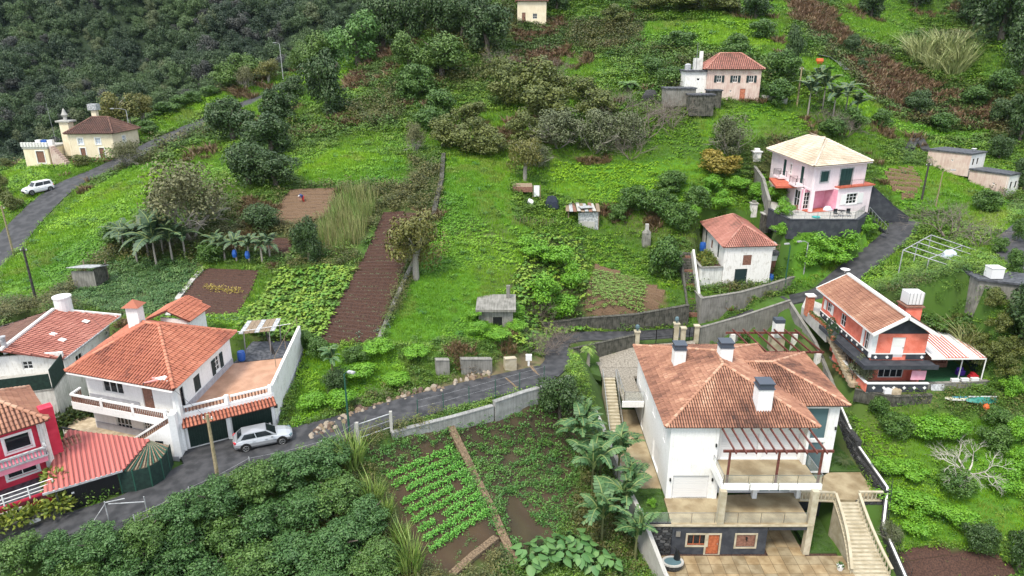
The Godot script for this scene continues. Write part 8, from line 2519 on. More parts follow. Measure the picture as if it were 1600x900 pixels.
func build_plants() -> void:
	make_kinds()
	var T1 := "broad dark green tree left of the terraced fields"
	grow("dark", [[-32.28, -122.76, 8.74, 11.55], [-40.06, -121.28, 7.79, 7.48], [-47.52, -118.19, 8.52, 8.08], [-36.97, -105.93, 8.87, 6.85], [-36.39, -94.07, 7.54, 6.96], [-32.32, -92.97, 7.47, 5.12], [-53.71, -126.99, 4.67, 4.58], [-30.89, -82, 5.55, 4.08], [-42.89, -137.08, 6.22, 5.57]], T1, "tree", "dark trees left of the fields")
	grow("dark", [[-27.64, -156.14, 9.95, 13.31], [-21.91, -155.29, 8.76, 12.88], [-15.8, -155.06, 8.72, 11.29], [-4.96, -147.02, 10.95, 11.39], [-10.45, -152.06, 8.31, 9.31], [-32.3, -162.22, 8.61, 9.65], [-42.82, -339.4, 20.67, 19.84], [-9.21, -162.9, 8.5, 7.94]], "tall dark tree on the hilltop above the bracken", "tree", "dark trees on the hilltop")
	grow("lush", [[-32, -149.51, 11.2, 11.65], [-39.77, -159.47, 7.1, 7.95]], "fresh green tree on the ridge above the upper road", "tree", "fresh green trees on the ridge")
	grow("mid", [[-42.31, -152.38, 9.01, 9.48], [-58.58, -157.16, 8.47, 6.96], [-62.22, -153.25, 7.61, 6.19], [-20.04, -140.11, 7.26, 7.58], [-13.44, -136.3, 11.73, 8.49], [-46.61, -157.86, 6.36, 7.12]], "rounded mid-green tree on the ridge slope", "tree", "mid-green trees on the ridge slope")
	grow("bush", [[-17.39, -128.17, 8.12, 6.49], [-11.91, -118.47, 6.5, 5.34], [-18.3, -126.1, 5.72, 4.61], [-13.27, -112.71, 6.22, 4.18]], "dark rounded shrub below the hilltop trees", "shrub", "dark shrubs below the hilltop trees")
	grow("olive", [[-73.9, -131.8, 8.72, 7.87], [-71.49, -135.85, 4.97, 5.57], [-52.79, -154.56, 6.95, 5.29]], "olive green tree on the ridge edge", "tree", "olive trees behind the yellow house")
	grow("bush_olive", [[-5.71, -102.54, 8.57, 5.33], [-9.76, -105.44, 7.81, 5.03], [-2.82, -101.17, 6.59, 4.22], [0, -121.88, 8.86, 7.44], [-2.38, -132.54, 7.15, 5.34], [5.58, -123.26, 11.16, 7.75], [5.16, -112.55, 9.8, 6.93], [-6.75, -113.15, 7.27, 4.65], [1.96, -105.87, 6.86, 5.05], [11.38, -119.53, 7.59, 4.86], [13.3, -111.74, 8.18, 5.73]], "olive green thicket shrub in the scrub belt", "shrub", "thicket shrubs above the field sheds")
	grow("grey", [[6.98, -104.51, 9.69, 6.73], [12.45, -103.04, 8.81, 6.86], [16.75, -103.14, 6.7, 6.43], [3.69, -98.67, 4.62, 3.72], [32.11, -101.42, 6.8, 6.56]], "grey-green twiggy shrub of the scrub belt", "shrub", "grey twiggy shrubs of the scrub belt")
	grow("brown", [[20.49, -104.78, 9.18, 8.66], [24.2, -105.44, 6.39, 6.72], [16.45, -112.65, 7.19, 5.3], [-2.49, -139.56, 6.23, 5.59], [17.43, -101.08, 5.65, 4.22], [8.41, -134.1, 5.53, 4.85]], "bare purple-brown shrub in the scrub belt", "shrub", "bare shrubs of the scrub belt")
	grow("olive", [[1.78, -94.59, 5.52, 7.38]], "thin olive tree growing over the low animal pen", "tree", "")
	grow("olive", [[-10.48, -70.61, 7.27, 8.14]], "round golden-olive tree overhanging the ploughed strip", "tree", "")
	grow("dark", [[-23.1, -74.46, 3.95, 5.73]], "compact dark tree with pale trunk among the taro leaves", "tree", "")
	grow("sparse", [[-38.93, -80.24, 11.29, 10.46]], "wide half-bare tree with brownish crown beside the banana grove", "tree", "")
	grow("sparse", [[-62.15, -110.68, 4.76, 4.64], [-56.89, -152.05, 4.66, 5.22], [-14.29, -102.46, 3.81, 4.91]], "small half-bare pale tree beside the upper road", "tree", "half-bare trees by the upper road")
	grow("gold", [[29.74, -98.32, 7.02, 4.14]], "yellow-orange flowering shrub left of the pink house", "shrub", "")
	grow("bush", [[18.78, -80.48, 5.41, 5.88]], "dense dark rounded shrub beside the stone steps", "shrub", "")
	grow("dark", [[71.02, -123.39, 5.41, 5.3], [67.56, -143.75, 3.82, 4.28], [66.79, -137.16, 2.45, 2.47]], "isolated dark tree in the bracken slope", "tree", "isolated trees in the bracken slope")
	grow("dark", [[99.45, -148, 12.53, 17.54], [96.21, -134.88, 8.46, 12.18], [121.65, -193.07, 10.14, 11.35], [130.14, -187.05, 13.1, 14.67], [89.27, -182.68, 7.97, 7.14], [111.65, -204.15, 10.63, 9.92], [51.66, -155.79, 8.16, 7.61], [10.43, -171.33, 7.45, 6.01]], "big dark tree in the upper gully", "tree", "dark gully trees on the upper right")
	grow("dark", [[84.82, -115.76, 6.43, 10.08], [86.29, -122.07, 5.6, 6.28], [72.3, -95.91, 4.54, 6.1], [77.52, -109.4, 4.08, 4.57]], "dark tree standing behind the weathered outbuildings", "tree", "dark trees behind the outbuildings")
	grow("bush", [[85.64, -130.95, 5.95, 4], [73.85, -119.88, 6.61, 3.46], [90.63, -131.88, 7.15, 5.34], [53.38, -109.54, 5.04, 4.06], [60.14, -113.92, 4.18, 3.51], [48.99, -106.24, 4.9, 3.29], [61.68, -87.17, 4.17, 3.17], [56.65, -73.8, 2.15, 3.21]], "low dark shrub on the slope above the outbuildings", "shrub", "low shrubs above the outbuildings")
	grow("brown", [[53.69, -81.47, 8.69, 6.37], [52.91, -74.48, 5.07, 4.06], [51.31, -106.99, 5.92, 4.42], [48.76, -108.39, 4.98, 4.01]], "tangled bare grey shrub near the steel frame", "shrub", "tangled bare shrubs near the steel frame")
	grow("bush", [[42.49, -64.3, 4.49, 3.16], [45.3, -63.3, 3.8, 2.84], [41.21, -64.34, 3.22, 2.16], [50.62, -65.29, 2.19, 3.18], [53.5, -72.1, 2.11, 2.05]], "rounded green shrub under the steel frame", "shrub", "shrubs under the steel frame")
	grow("straw", [[45.3, -62.1, 3.51, 3.23], [45.32, -59.92, 2.68, 2.45], [45.3, -63.77, 2.57, 2.45]], "arching straw-coloured grass clump", "grass clump", "straw grass clumps above the awning")
	grow("straw", [[84.23, -147.83, 7.9, 6.78], [88.25, -146.95, 8.63, 7.61], [89.73, -143.73, 7.18, 5.74], [83.66, -150.8, 5.35, 5.1], [85.06, -144.25, 6.44, 4.91], [87.5, -141.69, 6.34, 4.26]], "pale tall cane clump on the upper right slope", "cane", "pale canes on the upper right slope")
	grow("dark", [[48.04, -58.94, 5.45, 7.12]], "dark layered conifer-like tree by the grey shed", "tree", "")
	grow("bush_lime", [[37.73, -80.38, 4.72, 3.17], [41.14, -81.3, 4.75, 2.66], [39.36, -79.97, 4.72, 3.17], [44.71, -84.56, 3.77, 2.39], [36.22, -79.5, 3.61, 3.16], [33.72, -82.44, 3.17, 2.13]], "bright green creeper mound on the roadside bank", "shrub", "creeper mounds below the pink house")
	grow("bush", [[22.52, -95.1, 5.4, 3.63], [16.78, -92.35, 5.3, 3.96], [20.09, -91.07, 5.24, 4.5], [22.23, -88.58, 5.13, 4.21], [25, -91.75, 4.39, 3.93], [14.39, -90.8, 3.49, 2.93]], "dark green bush on the bank behind the stone oven", "shrub", "bushes on the bank behind the oven")
	grow("bush", [[39.96, -128.37, 6.85, 5.12], [45.17, -119.65, 6.45, 6.02], [42.01, -111.44, 6.07, 4.53], [31.8, -138.12, 7.34, 4.11], [24.48, -124.17, 5.56, 3.74], [48.53, -141.36, 6.22, 4.18], [26.63, -118.52, 5.33, 4.77]], "dark green bush surrounding the hill house", "shrub", "bushes around the hill house")
	grow("bush_olive", [[40.32, -165.75, 17.28, 5.48], [31.93, -166.91, 8.71, 4.88], [46.15, -160.64, 9.79, 4.7], [22.53, -160.88, 7.04, 4.73]], "clipped olive hedge mound at the top of the slope", "shrub", "hedge mounds at the top of the slope")
	grow("bush_lime", [[26.34, -92.69, 3.54, 2.97], [28.58, -92.02, 3.87, 2.95], [31.08, -91.5, 3.5, 2.55], [34.69, -94.47, 3.96, 3.03], [36, -92.19, 3.51, 2.95], [34.26, -84.03, 2.9, 2.71], [28.01, -95.39, 3.98, 2.83], [32.03, -96.62, 4.21, 2.66], [36.41, -100, 4.16, 2.75], [24.27, -89.44, 2.58, 2.89]], "leafy green mound on the steep bank behind the cottage", "shrub", "leafy mounds behind the cottage")
	grow("bush_olive", [[44.7, -64.22, 2.9, 2.51], [45.3, -62.7, 2.96, 2.59], [45.3, -59.93, 2.71, 2.49], [45.9, -58.53, 2.66, 2.71], [46.24, -57.6, 2.4, 2.69], [45.45, -59.23, 2.67, 2.31], [45.13, -64.21, 2.62, 2.2], [43.82, -64.25, 2.35, 1.9], [48.06, -60.56, 2.45, 2.06], [46.23, -59.76, 2.68, 2.32], [47.65, -58.45, 3.02, 2.7], [43.6, -64.26, 2.96, 2.45], [45.13, -64.21, 2.97, 2.46], [45.3, -62.35, 2.76, 2.39], [45.45, -60.34, 2.68, 2.32], [42.82, -64.28, 2.59, 2.17], [44.8, -64.22, 2.86, 2.18], [41.68, -64.32, 2.56, 2.01], [45.3, -61.58, 2.22, 1.93], [46.16, -61.09, 2.21, 2.34]], "olive scrub bush on the bank behind the striped awning", "shrub", "scrub bushes behind the awning")
	grow("fern", [[19.67, -119.81, 5.4, 4.12]], "pale green tree fern in the hillside scrub", "tree fern", "")
	grow("dark", [[48.47, -123.49, 3.76, 9.42]], "tall dark dragon-tree-like trunk above the banana clump", "tree", "")
	grow("dark", [[4.32, -54.84, 4.21, 4.84]], "dark feathery tree in the corner of the crop field by the road", "tree", "")
	grow("white", [[39.11, -49.93, 4.61, 3.81]], "leafless pale-barked tree sprawling in the right-hand garden", "tree", "")
	grow("bush", [[34.92, -54.06, 3.49, 2.35], [42.15, -51.84, 3.37, 2.52], [34.09, -56.17, 2.39, 2.28], [37.2, -48.47, 3.77, 2.42], [43.63, -53.62, 2.87, 1.93]], "loose green shrub in the overgrown garden", "shrub", "shrubs of the right-hand garden")
	grow("bush_lime", [[36.63, -52.98, 4.01, 2.82], [38.84, -52.88, 3.43, 2.56], [44.28, -51.88, 2.8, 2.51], [41.23, -48.13, 3.21, 2.4], [42.96, -49.43, 2.72, 2.44], [46.32, -56.35, 2.38, 2.26]], "fresh green shrub in the overgrown garden", "shrub", "fresh shrubs of the right-hand garden")
	grow("bush_lime", [[32.25, -47.96, 3.76, 1.81], [34.5, -47.18, 3.72, 1.78], [32.94, -45.95, 3.14, 1.64], [36.51, -46.01, 3.13, 1.75], [32.68, -50.79, 2.79, 1.63], [34.25, -50.12, 3.31, 1.61]], "bright green creeper mound right of the garden stairs", "shrub", "creeper mounds right of the stairs")
	grow("grey", [[30.79, -45.52, 2.09, 2.57], [33.46, -58.68, 3.07, 3.44], [34.85, -63.62, 1.97, 2.95]], "small grey-green tree against the white-coped wall", "tree", "grey-green trees by the white-coped wall")
	grow("dark", [[39.03, -42.43, 2.96, 4.43], [36.71, -43.96, 3.14, 3.18]], "bluish dark shrub at the edge of the bare soil patch", "shrub", "bluish shrubs by the bare soil")
	grow("bush", [[-65.27, -143.85, 5.22, 2.92], [-67.91, -137.83, 6.29, 3.1], [-66.7, -127.52, 5.4, 2.89], [-63.53, -149.39, 4.87, 2.72], [-66.37, -141.76, 5.16, 2.89], [-67.11, -124, 4.59, 2.57]], "clipped dark hedge clump along the upper road", "hedge", "hedge clumps along the upper road")
	grow("bush_olive", [[-70.92, -113.17, 4.23, 2.13], [-85.01, -114.84, 3.23, 2.41], [-70.95, -95.14, 3.64, 3.06], [-75.12, -99.45, 2.83, 4.23]], "small olive bush on the bank by the white off-road car", "shrub", "bushes by the off-road car")
	# orchard below the road
	var orch := [[-27.28, -33.36, 3.87, 2.43], [-25.33, -34.26, 4.08, 2.62], [-21.75, -37.09, 4.22, 2.93], [-20.04, -39.06, 4.4, 3.16], [-15.92, -42.29, 4.68, 3.09], [-13.66, -43.53, 4.6, 3.01], [-23.97, -33.98, 4.39, 2.77], [-21.65, -35.74, 4.58, 2.99], [-17.11, -38.83, 4.89, 3.19], [-14.77, -40.06, 4.91, 3.16], [-10.35, -39.45, 4.32, 3.08], [-19.78, -34.77, 4.74, 2.95], [-14.14, -36.74, 4.93, 3.26], [-11.57, -37.76, 4.8, 3.23], [-22.18, -33.9, 4.64, 2.67], [-12.37, -34.73, 4.74, 2.72], [-15.04, -33.97, 4.68, 2.69], [-18.38, -33.11, 4.59, 2.28]]
	var orch_b := [[-29.15, -32.49, 3.9, 2.5], [-23.34, -35.24, 4.06, 2.77], [-18, -40.77, 4.56, 3.16], [-26.34, -32.82, 4.18, 2.56], [-19.49, -37.5, 4.77, 3.2], [-12.52, -41.23, 4.78, 3.17], [-16.82, -35.73, 4.84, 3.2], [-8.93, -36.3, 4.38, 3.05], [-8.96, -34.09, 4.4, 2.69]]
	grow("orchard", orch, "leafy green fruit tree in the orchard below the road", "tree", "fruit trees of the orchard below the road")
	grow("orchard_b", orch_b, "pale yellow-green fruit tree in the orchard below the road", "tree", "paler fruit trees of the orchard")
	grow("cane", [[-12.19, -44.51, 2.73, 3.28], [-10.24, -41.93, 2.35, 2.74], [-6.92, -37.07, 2.42, 3.2], [-9.22, -40.74, 1.84, 2.27], [-7.85, -39.15, 1.8, 2.01]], "arching light green cane clump at the orchard edge", "cane", "cane clumps at the orchard edge")
	grow("dark", [[-15.45, -53.47, 2.58, 2.52]], "dark leafy shrub round the young banana on the verge", "shrub", "")
	grow("bush", [[-17.71, -57.22, 2.36, 2.38], [-14.52, -57.24, 2.37, 1.99], [-19.22, -58.61, 1.8, 2.02]], "dark leafy bush beside the white terrace wall", "shrub", "bushes beside the white terrace wall")
	grow("bush_lime", [[-12.71, -58.75, 3.63, 1.76], [-13.93, -55.62, 3.48, 1.69], [-14.68, -51.24, 3.26, 1.83], [-9.04, -58.43, 3.01, 1.49], [-10.45, -55.49, 2.9, 1.17], [-16.69, -50.75, 2.69, 1.57]], "bright nasturtium mound on the roadside verge", "shrub", "nasturtium mounds on the verge")
	grow("bush_lime", [[5.44, -78.92, 5.44, 3.48], [3.65, -72.9, 5.11, 3.76], [5.92, -73.2, 4.44, 3.32], [2.32, -79.04, 4.64, 2.6], [7.23, -76.55, 3.81, 3.41], [-3.29, -62.16, 2.53, 1.56], [0.39, -64.5, 2.63, 1.91], [-1.52, -62.1, 3.17, 1.28], [-3.92, -64.64, 1.96, 1.46], [0.82, -67.64, 2.05, 1.84]], "lush green creeper mound beside the stone hut", "shrub", "creeper mounds beside the stone hut")
	grow("brown", [[3.17, -64.11, 3.3, 2.96], [4.47, -65.96, 3.12, 3.03], [5.66, -69.12, 2.83, 2.69], [2.32, -64.43, 2.65, 2.52], [4.09, -68.87, 3.24, 3.16], [3.25, -71.46, 2.89, 3.56], [1.73, -65.06, 2.4, 2.24]], "heap of dry brown cane by the road wall", "shrub", "dry cane heaps by the road")
	grow("bush", [[-48.34, -80.11, 3.9, 3.14], [-44.81, -78.45, 3.06, 2.57], [-34.77, -75.41, 3.7, 2.49]], "dark bush at the edge of the banana grove", "shrub", "bushes at the banana grove edge")
	grow("bush_lime", [[45.44, -122.18, 3.28, 1.96]], "lime green shrub beside the tall dark trunk", "shrub", "")
	# planted spots of the villa
	var pot_spots := [["bush_lime", 11.6, -47.3, 1.0, 0.9, 0.05, "pale variegated bush on the small villa lawn"], ["bush", 22.5, -70.0, 1.7, 1.3, 3.6, "round clipped bush on the upper villa lawn"], ["bush", 26.8, -72.6, 1.9, 1.4, 3.6, "dark spreading bush against the grey block wall"], ["bush", 32.2, -73.0, 1.5, 1.6, 3.6, "dark bush in the walled garden corner"], ["bush", 25.4, -48.6, 1.4, 1.5, -2.95, "dark fern-like bush in the sunken shaded bed"], ["cycad", 30.2, -53.4, 2.6, 1.7, 0.02, "spiky cycad on the narrow lawn by the stone wall"], ["cycad", 10.3, -50.2, 1.9, 1.3, 0.02, "reddish spiky cycad at the end of the side passage"]]
	for s in pot_spots:
		var k = kinds[s[0]]
		var o := thing(k.called, s[6], "shrub", vx(s[1], s[5], s[2]))
		o.scale = vx(s[3] / 2, s[4] / 2, s[3] / 2)
		var c := MeshInstance3D.new()
		c.name = "crown"
		c.mesh = k.crowns[0]
		c.material_override = M.leaf
		o.add_child(c)
	var pm := thing("young_palm", "young palm with bright fan of leaves beside the driveway landing", "palm", vx(8.1, 3.5, -66.0))
	part(pm, "trunk", MB.new().tube([vx(8.1, 3.4, -66.0), vx(8.15, 4.8, -66.0), vx(8.1, 5.9, -66.0)], [0.24, 0.17, 0.13], 8), M.bark_pale)
	for i in 22:
		var an := TAU * i / 22.0
		var fr := MB.new()
		fr.col = mix(Color(0.1, 0.2, 0.03), Color(0.22, 0.32, 0.06))
		feather(fr, vx(8.1, 5.9, -66.0), Vector3(cos(an), 0, sin(an)), rng.randf_range(0.9, 1.3), rng.randf_range(0.4, 1.5), 1.2, 0.4, 9)
		part(pm, "frond", fr, M.leaf)
	for q in [vx(32.45, 9.4, -62.0), vx(32.0, 9.4, -60.4)]:
		var o := thing("topiary", "small clipped cypress in a pot along the coral house", "shrub", q, "clipped cypresses by the coral house")
		var mb := MB.new()
		for i in 500:
			var d := rdir()
			mb.col = mix(Color(0.02, 0.055, 0.02), Color(0.05, 0.1, 0.03))
			mb.leaf(q + vx(-1.1, 0.75, 0) + Vector3(d.x * 0.34, d.y * 0.75, d.z * 0.34), d, rdir(), 0.16, 0.08)
		part(o, "crown", mb, M.leaf)
		part(o, "pot", MB.new().lathe(q + vx(-1.1, -0.1, 0), [[0, 0], [0.2, 0], [0.28, 0.35], [0, 0.35]], 10), M.terracotta)
	# bananas
	banana("tall banana plant with torn leaves beside the villa wall", [[5.96, -51.94, 5.68, 6.36], [6.72, -54.02, 4.09, 5.5], [9.34, -51.07, 6.23, 6.97], [6.85, -49.17, 6.03, 6.44], [9.37, -47.05, 5.89, 6.3], [7.26, -45.25, 5.71, 5.81], [9.85, -44.24, 5.13, 5.46], [5.29, -54.87, 3.53, 4.35], [7.83, -51.54, 5.11, 6.36], [10.19, -48.99, 4.96, 5.86]], "banana plants beside the villa wall", 0)
	banana("tall dark banana plant beside the half-bare tree", [[-41.05, -75.24, 7.4, 6.63], [-43.76, -76.18, 6.28, 5.86], [-39.45, -75.85, 6.25, 6], [-43.14, -77.66, 6.38, 5.61], [-46.48, -78.71, 5.07, 4.65], [-38.34, -76.82, 4.96, 4.72], [-41.5, -77.97, 6.4, 5.97]], "banana grove beside the half-bare tree", 1)
	banana("dwarf grey-green banana plant with blue bags in its row", [[-33.21, -75.61, 3.71, 4.15], [-31.85, -75.55, 3.85, 4.31], [-30.25, -75.2, 3.84, 4.46], [-28.66, -74.85, 3.82, 4.44], [-28.06, -75.79, 3.42, 3.99], [-34.45, -76.52, 3.44, 3.86]], "dwarf bananas with blue fruit bags", 1)
	banana("dark banana plant in the steep clump", [[46.65, -110.66, 6.26, 7.92], [50.33, -114.08, 6.43, 8.14], [50.7, -110.79, 6.49, 7.95], [54.29, -114.41, 6.26, 7.72], [54.97, -112.08, 5.75, 6.9], [50.73, -118.13, 5.34, 5.98]], "banana clump right of the hill house", 1)
	banana("small banana plant in the garden behind the yellow house", [[-72.82, -133.39, 5.38, 5.48], [-74.3, -132.55, 4.87, 4.91], [-71.77, -135.63, 4.97, 5.28]], "small bananas behind the yellow house", 1)
	banana("young banana plant with upright leaves on the roadside verge", [[-15.75, -54.04, 3.4, 5.46]], "", 0)
	for p in [(Vector3(-31.68, 12.48, -75.26)), (Vector3(-30.08, 12.44, -74.91))]:
		single("fruit_bag", "bright blue plastic fruit bag hanging on a dwarf banana", "fruit bag", MB.new().lathe(p + vx(0, 0.7, 0.5), [[0, 0], [0.22, 0.1], [0.3, 0.5], [0.2, 0.9], [0, 1.0]], 8), M.blue, "blue fruit bags")
	# rows of potatoes: each row one thing
	var r0 := (Vector3(-9.45, 4.81, -44.38))
	var r1 := (Vector3(-5.76, 2.49, -39.08))
	var s0 := (Vector3(-4.76, 4.52, -48.69))
	var s1 := (Vector3(-1.79, 1.89, -44.19))
	for i in 9:
		var u := i / 8.0
		var a := r0.lerp(r1, u)
		var b := s0.lerp(s1, u)
		var mb := MB.new()
		var L := a.distance_to(b)
		for k in int(L * 160):
			var t := rng.randf()
			var q := a.lerp(b, t)
			if nz.get_noise_2d(q.x * 40.0, q.z * 40.0 + i * 50.0) < -0.42:
				continue
			var off := Vector3(rng.randfn() * 0.12, 0, rng.randfn() * 0.12)
			q = on(q.x + off.x, q.z + off.z) + Vector3.UP * (0.1 + rng.randf() * 0.38 * (1.0 - off.length()))
			mb.col = mix(Color(0.07, 0.26, 0.03), Color(0.17, 0.42, 0.06))
			mb.leaf(q, rdir(-0.1), (Vector3.UP + rdir() * 0.6).normalized(), 0.16, 0.1)
		single("potato_row", "straight row of bright green potato plants, %s from the road" % ["first", "second", "third", "fourth", "fifth", "sixth", "seventh", "eighth", "ninth"][i], "crop row", mb, M.leaf, "rows of potato plants")
	# rows of seedlings on the curved plot and the ploughed strip, cabbages and yellow plants
	var xs := []
	var cs := []
	for i in 13:
		for k in 46:
			var u := k / 45.0
			var q := (Vector3(10.29, 9.26, -81.53)).lerp(Vector3(8.88, 6.36, -74.68), i / 12.0).lerp((Vector3(16.67, 8.48, -80.09)).lerp(Vector3(15.67, 5.9, -75.85), i / 12.0), u)
			if rng.randf() < 0.12:
				continue
			q.z -= sin(u * PI) * 0.6
			xs.append(Transform3D(Basis(Vector3.UP, rng.randf() * 6.0).scaled(Vector3.ONE * rng.randf_range(0.6, 1.1)), on(q.x, q.z) + Vector3.UP * 0.15))
			cs.append(Color(0.16, 0.27, 0.05))
	for i in 30:
		for k in 22:
			var q := (Vector3(-15.6, 15.86, -83.86)).lerp(Vector3(-17.64, 9.68, -60.01), i / 29.0).lerp((Vector3(-12.13, 16.01, -83.23)).lerp(Vector3(-13.4, 9.34, -60.8), i / 29.0), k / 21.0)
			if rng.randf() < 0.3:
				continue
			xs.append(Transform3D(Basis(Vector3.UP, rng.randf() * 6.0).scaled(Vector3.ONE * rng.randf_range(0.2, 0.4)), on(q.x, q.z) + Vector3.UP * 0.1))
			cs.append(Color(0.16, 0.24, 0.12))
	scatter("seedlings", "rows of tiny seedlings on the ploughed plots", "seedlings", rosette(10, 0.4, 0.25, 0.25, 0.14, Color(0.8, 0.8, 0.8), Color(1.2, 1.2, 1.2)), xs, cs)
	for p in [Vector3(-32.58, 11.44, -68.95), Vector3(-31.93, 11.39, -68.68), Vector3(-31.29, 11.33, -68.43), Vector3(-30.76, 11.33, -68.64), Vector3(-30.07, 11.25, -68.26), Vector3(-29.6, 11.25, -68.45), Vector3(-28.97, 11.2, -68.21)]:
		single("yellowing_plant", "yellowing vegetable plant in the row on the small soil bed", "plant", leaf_ball(p, 0.45, 0.7, 60, Color(0.34, 0.26, 0.04), Color(0.45, 0.36, 0.08)), M.leaf, "yellowing plants on the small soil bed")
	for p in [Vector3(-30.23, 11.01, -61.28), Vector3(-29.56, 10.94, -61.13), Vector3(-28.41, 10.82, -61.75), Vector3(-27.55, 10.75, -61.92), Vector3(-26.56, 10.68, -61.76), Vector3(-25.64, 10.65, -62.17), Vector3(-24.95, 10.65, -62.51)]:
		single("cabbage", "pale blue-green cabbage in the row behind the orange roof", "cabbage", leaf_ball(p, 0.5, 0.5, 50, Color(0.07, 0.16, 0.06), Color(0.16, 0.26, 0.12)), M.leaf, "cabbages behind the orange roof")
	for p in [Vector3(-13.16, 9.55, -61.54), Vector3(-12.21, 10.09, -63.55), Vector3(-12.35, 9.75, -62.37), Vector3(-14.88, 9.54, -60.79)]:
		single("kale_plant", "grey-green kale plant on the ploughed strip", "plant", leaf_ball(p, 0.4, 0.5, 40, Color(0.08, 0.16, 0.1), Color(0.16, 0.26, 0.18)), M.leaf, "kale plants on the ploughed strip")
	var taros = [Vector3(0.95, -0.03, -41.13), Vector3(2.18, -0.39, -42.02), Vector3(3.46, -0.78, -42.89), Vector3(4.77, -1.22, -43.69), Vector3(5.78, -1.7, -43.54), Vector3(3.88, -1.13, -41.7), Vector3(2.37, -0.64, -40.69), Vector3(5.13, -1.6, -42.03), Vector3(6.77, -2.17, -43.22), Vector3(7.74, -2.57, -42.84), Vector3(1.4, -0.32, -40.14), Vector3(6.12, -2.01, -42)]
	var tl := apart("broad-leaved giant taro in the crop field", taros.map(func(p): return [p.x, p.z]))
	for p in taros:
		var o := MeshInstance3D.new()
		o.name = numbered("giant_taro")
		o.mesh = stalk_leaves(13, 1.3, 0.8, 0.62, Color(0.05, 0.14, 0.035), Color(0.11, 0.22, 0.06))
		o.material_override = M.leaf
		add_child(o)
		o.position = p
		tag(o, tl[taros.find(p)], "plant", "giant taro plants in the crop field")
	# planting on the crimson house terrace wall and cottage terrace
	for q in [[vx(-31.6, 7.3, -36.2), 0.9], [vx(-30.9, 7.3, -37.0), 0.7], [vx(-29.9, 7.3, -37.6), 0.95], [vx(-32.5, 7.3, -35.4), 0.8], [vx(-30.6, 8.2, -38.9), 0.9], [vx(-31.2, 8.2, -39.4), 0.7]]:
		single("terrace_shrub", "yellow-green shrub spilling over the crimson house terrace", "shrub", leaf_ball(q[0], q[1], q[1] * 1.3, 260, Color(0.08, 0.13, 0.015), Color(0.22, 0.25, 0.03)), M.leaf, "shrubs on the crimson house terrace")
	for q in [vx(-36.4, 7.0, -48.2), vx(-35.9, 7.0, -49.3), vx(-35.2, 7.0, -50.0)]:
		single("yard_shrub", "dark hedge shrub in the corner of the tiled yard", "shrub", leaf_ball(q, 0.9, 1.2, 300, Color(0.02, 0.05, 0.012), Color(0.07, 0.1, 0.02)), M.leaf, "hedge shrubs in the tiled yard")
	for q in [vx(23.8, 10.5, -80.0), vx(24.8, 10.5, -81.3), vx(24.0, 10.5, -82.6), vx(25.0, 10.5, -84.0)]:
		single("terrace_plant", "flowering plant on the raised cottage terrace", "plant", leaf_ball(q, 0.8, 0.9, 240, Color(0.05, 0.12, 0.02), Color(0.2, 0.2, 0.03)), M.leaf, "plants on the cottage terrace")
	for i in 9:
		var q := vx(24.5 + 1.2 * i, 8.1, -77.9 - 0.42 * i)
		single("bank_plant", "leafy plant in the narrow bed below the cottage wall", "plant", leaf_ball(q, 0.6, 0.7, 120, Color(0.04, 0.1, 0.02), Color(0.1, 0.16, 0.03)), M.leaf, "plants in the bed below the cottage")
	rubble()

func leaf_ball(p: Vector3, r: float, h: float, n: int, a: Color, b: Color) -> MB:
	var mb := MB.new()
	for i in n:
		var d := rdir(0.3)
		d.y = absf(d.y)
		mb.col = mix(a, b)
		var k := sqrt(rng.randf())
		mb.leaf(p + Vector3(d.x * r * k, d.y * h * k, d.z * r * k), (d + rdir() * 0.8).normalized(), (d + rdir() * 0.5).normalized(), r * 0.42, r * 0.2)
	return mb

# broken stones along the upper edge of the road
func rubble() -> void:
	var pts := [Vector3(-15.97, 6.94, -46.19), Vector3(-14.51, 6.89, -48.36), Vector3(-12.9, 6.83, -50.5), Vector3(-11.04, 6.77, -52.12), Vector3(-9.04, 6.71, -53.6), Vector3(-6.92, 6.65, -54.89), Vector3(-4.73, 6.57, -56.52), Vector3(-2.42, 6.49, -57.98)]
	var ms := [flat("rubble_a", Color(0.22, 0.16, 0.11), 0.95), flat("rubble_b", Color(0.33, 0.28, 0.22), 0.95), flat("rubble_c", Color(0.12, 0.08, 0.06), 0.95)]
	var shp := []
	for k in 4:
		var mb := lump(Vector3.ZERO, 0.5, 0.6)
		shp.append(mb.mesh())
	for i in 110:
		var u := rng.randf() * 6.99
		var q: Vector3 = pts[int(u)].lerp(pts[int(u) + 1], u - int(u)) + vx(rng.randfn() * 0.3, 0, -0.5 + rng.randfn() * 0.35)
		var o := MeshInstance3D.new()
		o.name = numbered("rubble_stone")
		o.mesh = shp[rng.randi_range(0, 3)]
		o.material_override = ms[rng.randi_range(0, 2)]
		add_child(o)
		o.position = on(q.x, q.z) - vx(0, 0.05, 0)
		o.rotation.y = rng.randf() * TAU
		o.scale = Vector3.ONE * rng.randf_range(0.25, 0.75)
		tag(o, "broken stone in the rubble strip along the road verge", "stone", "rubble stones along the verge")

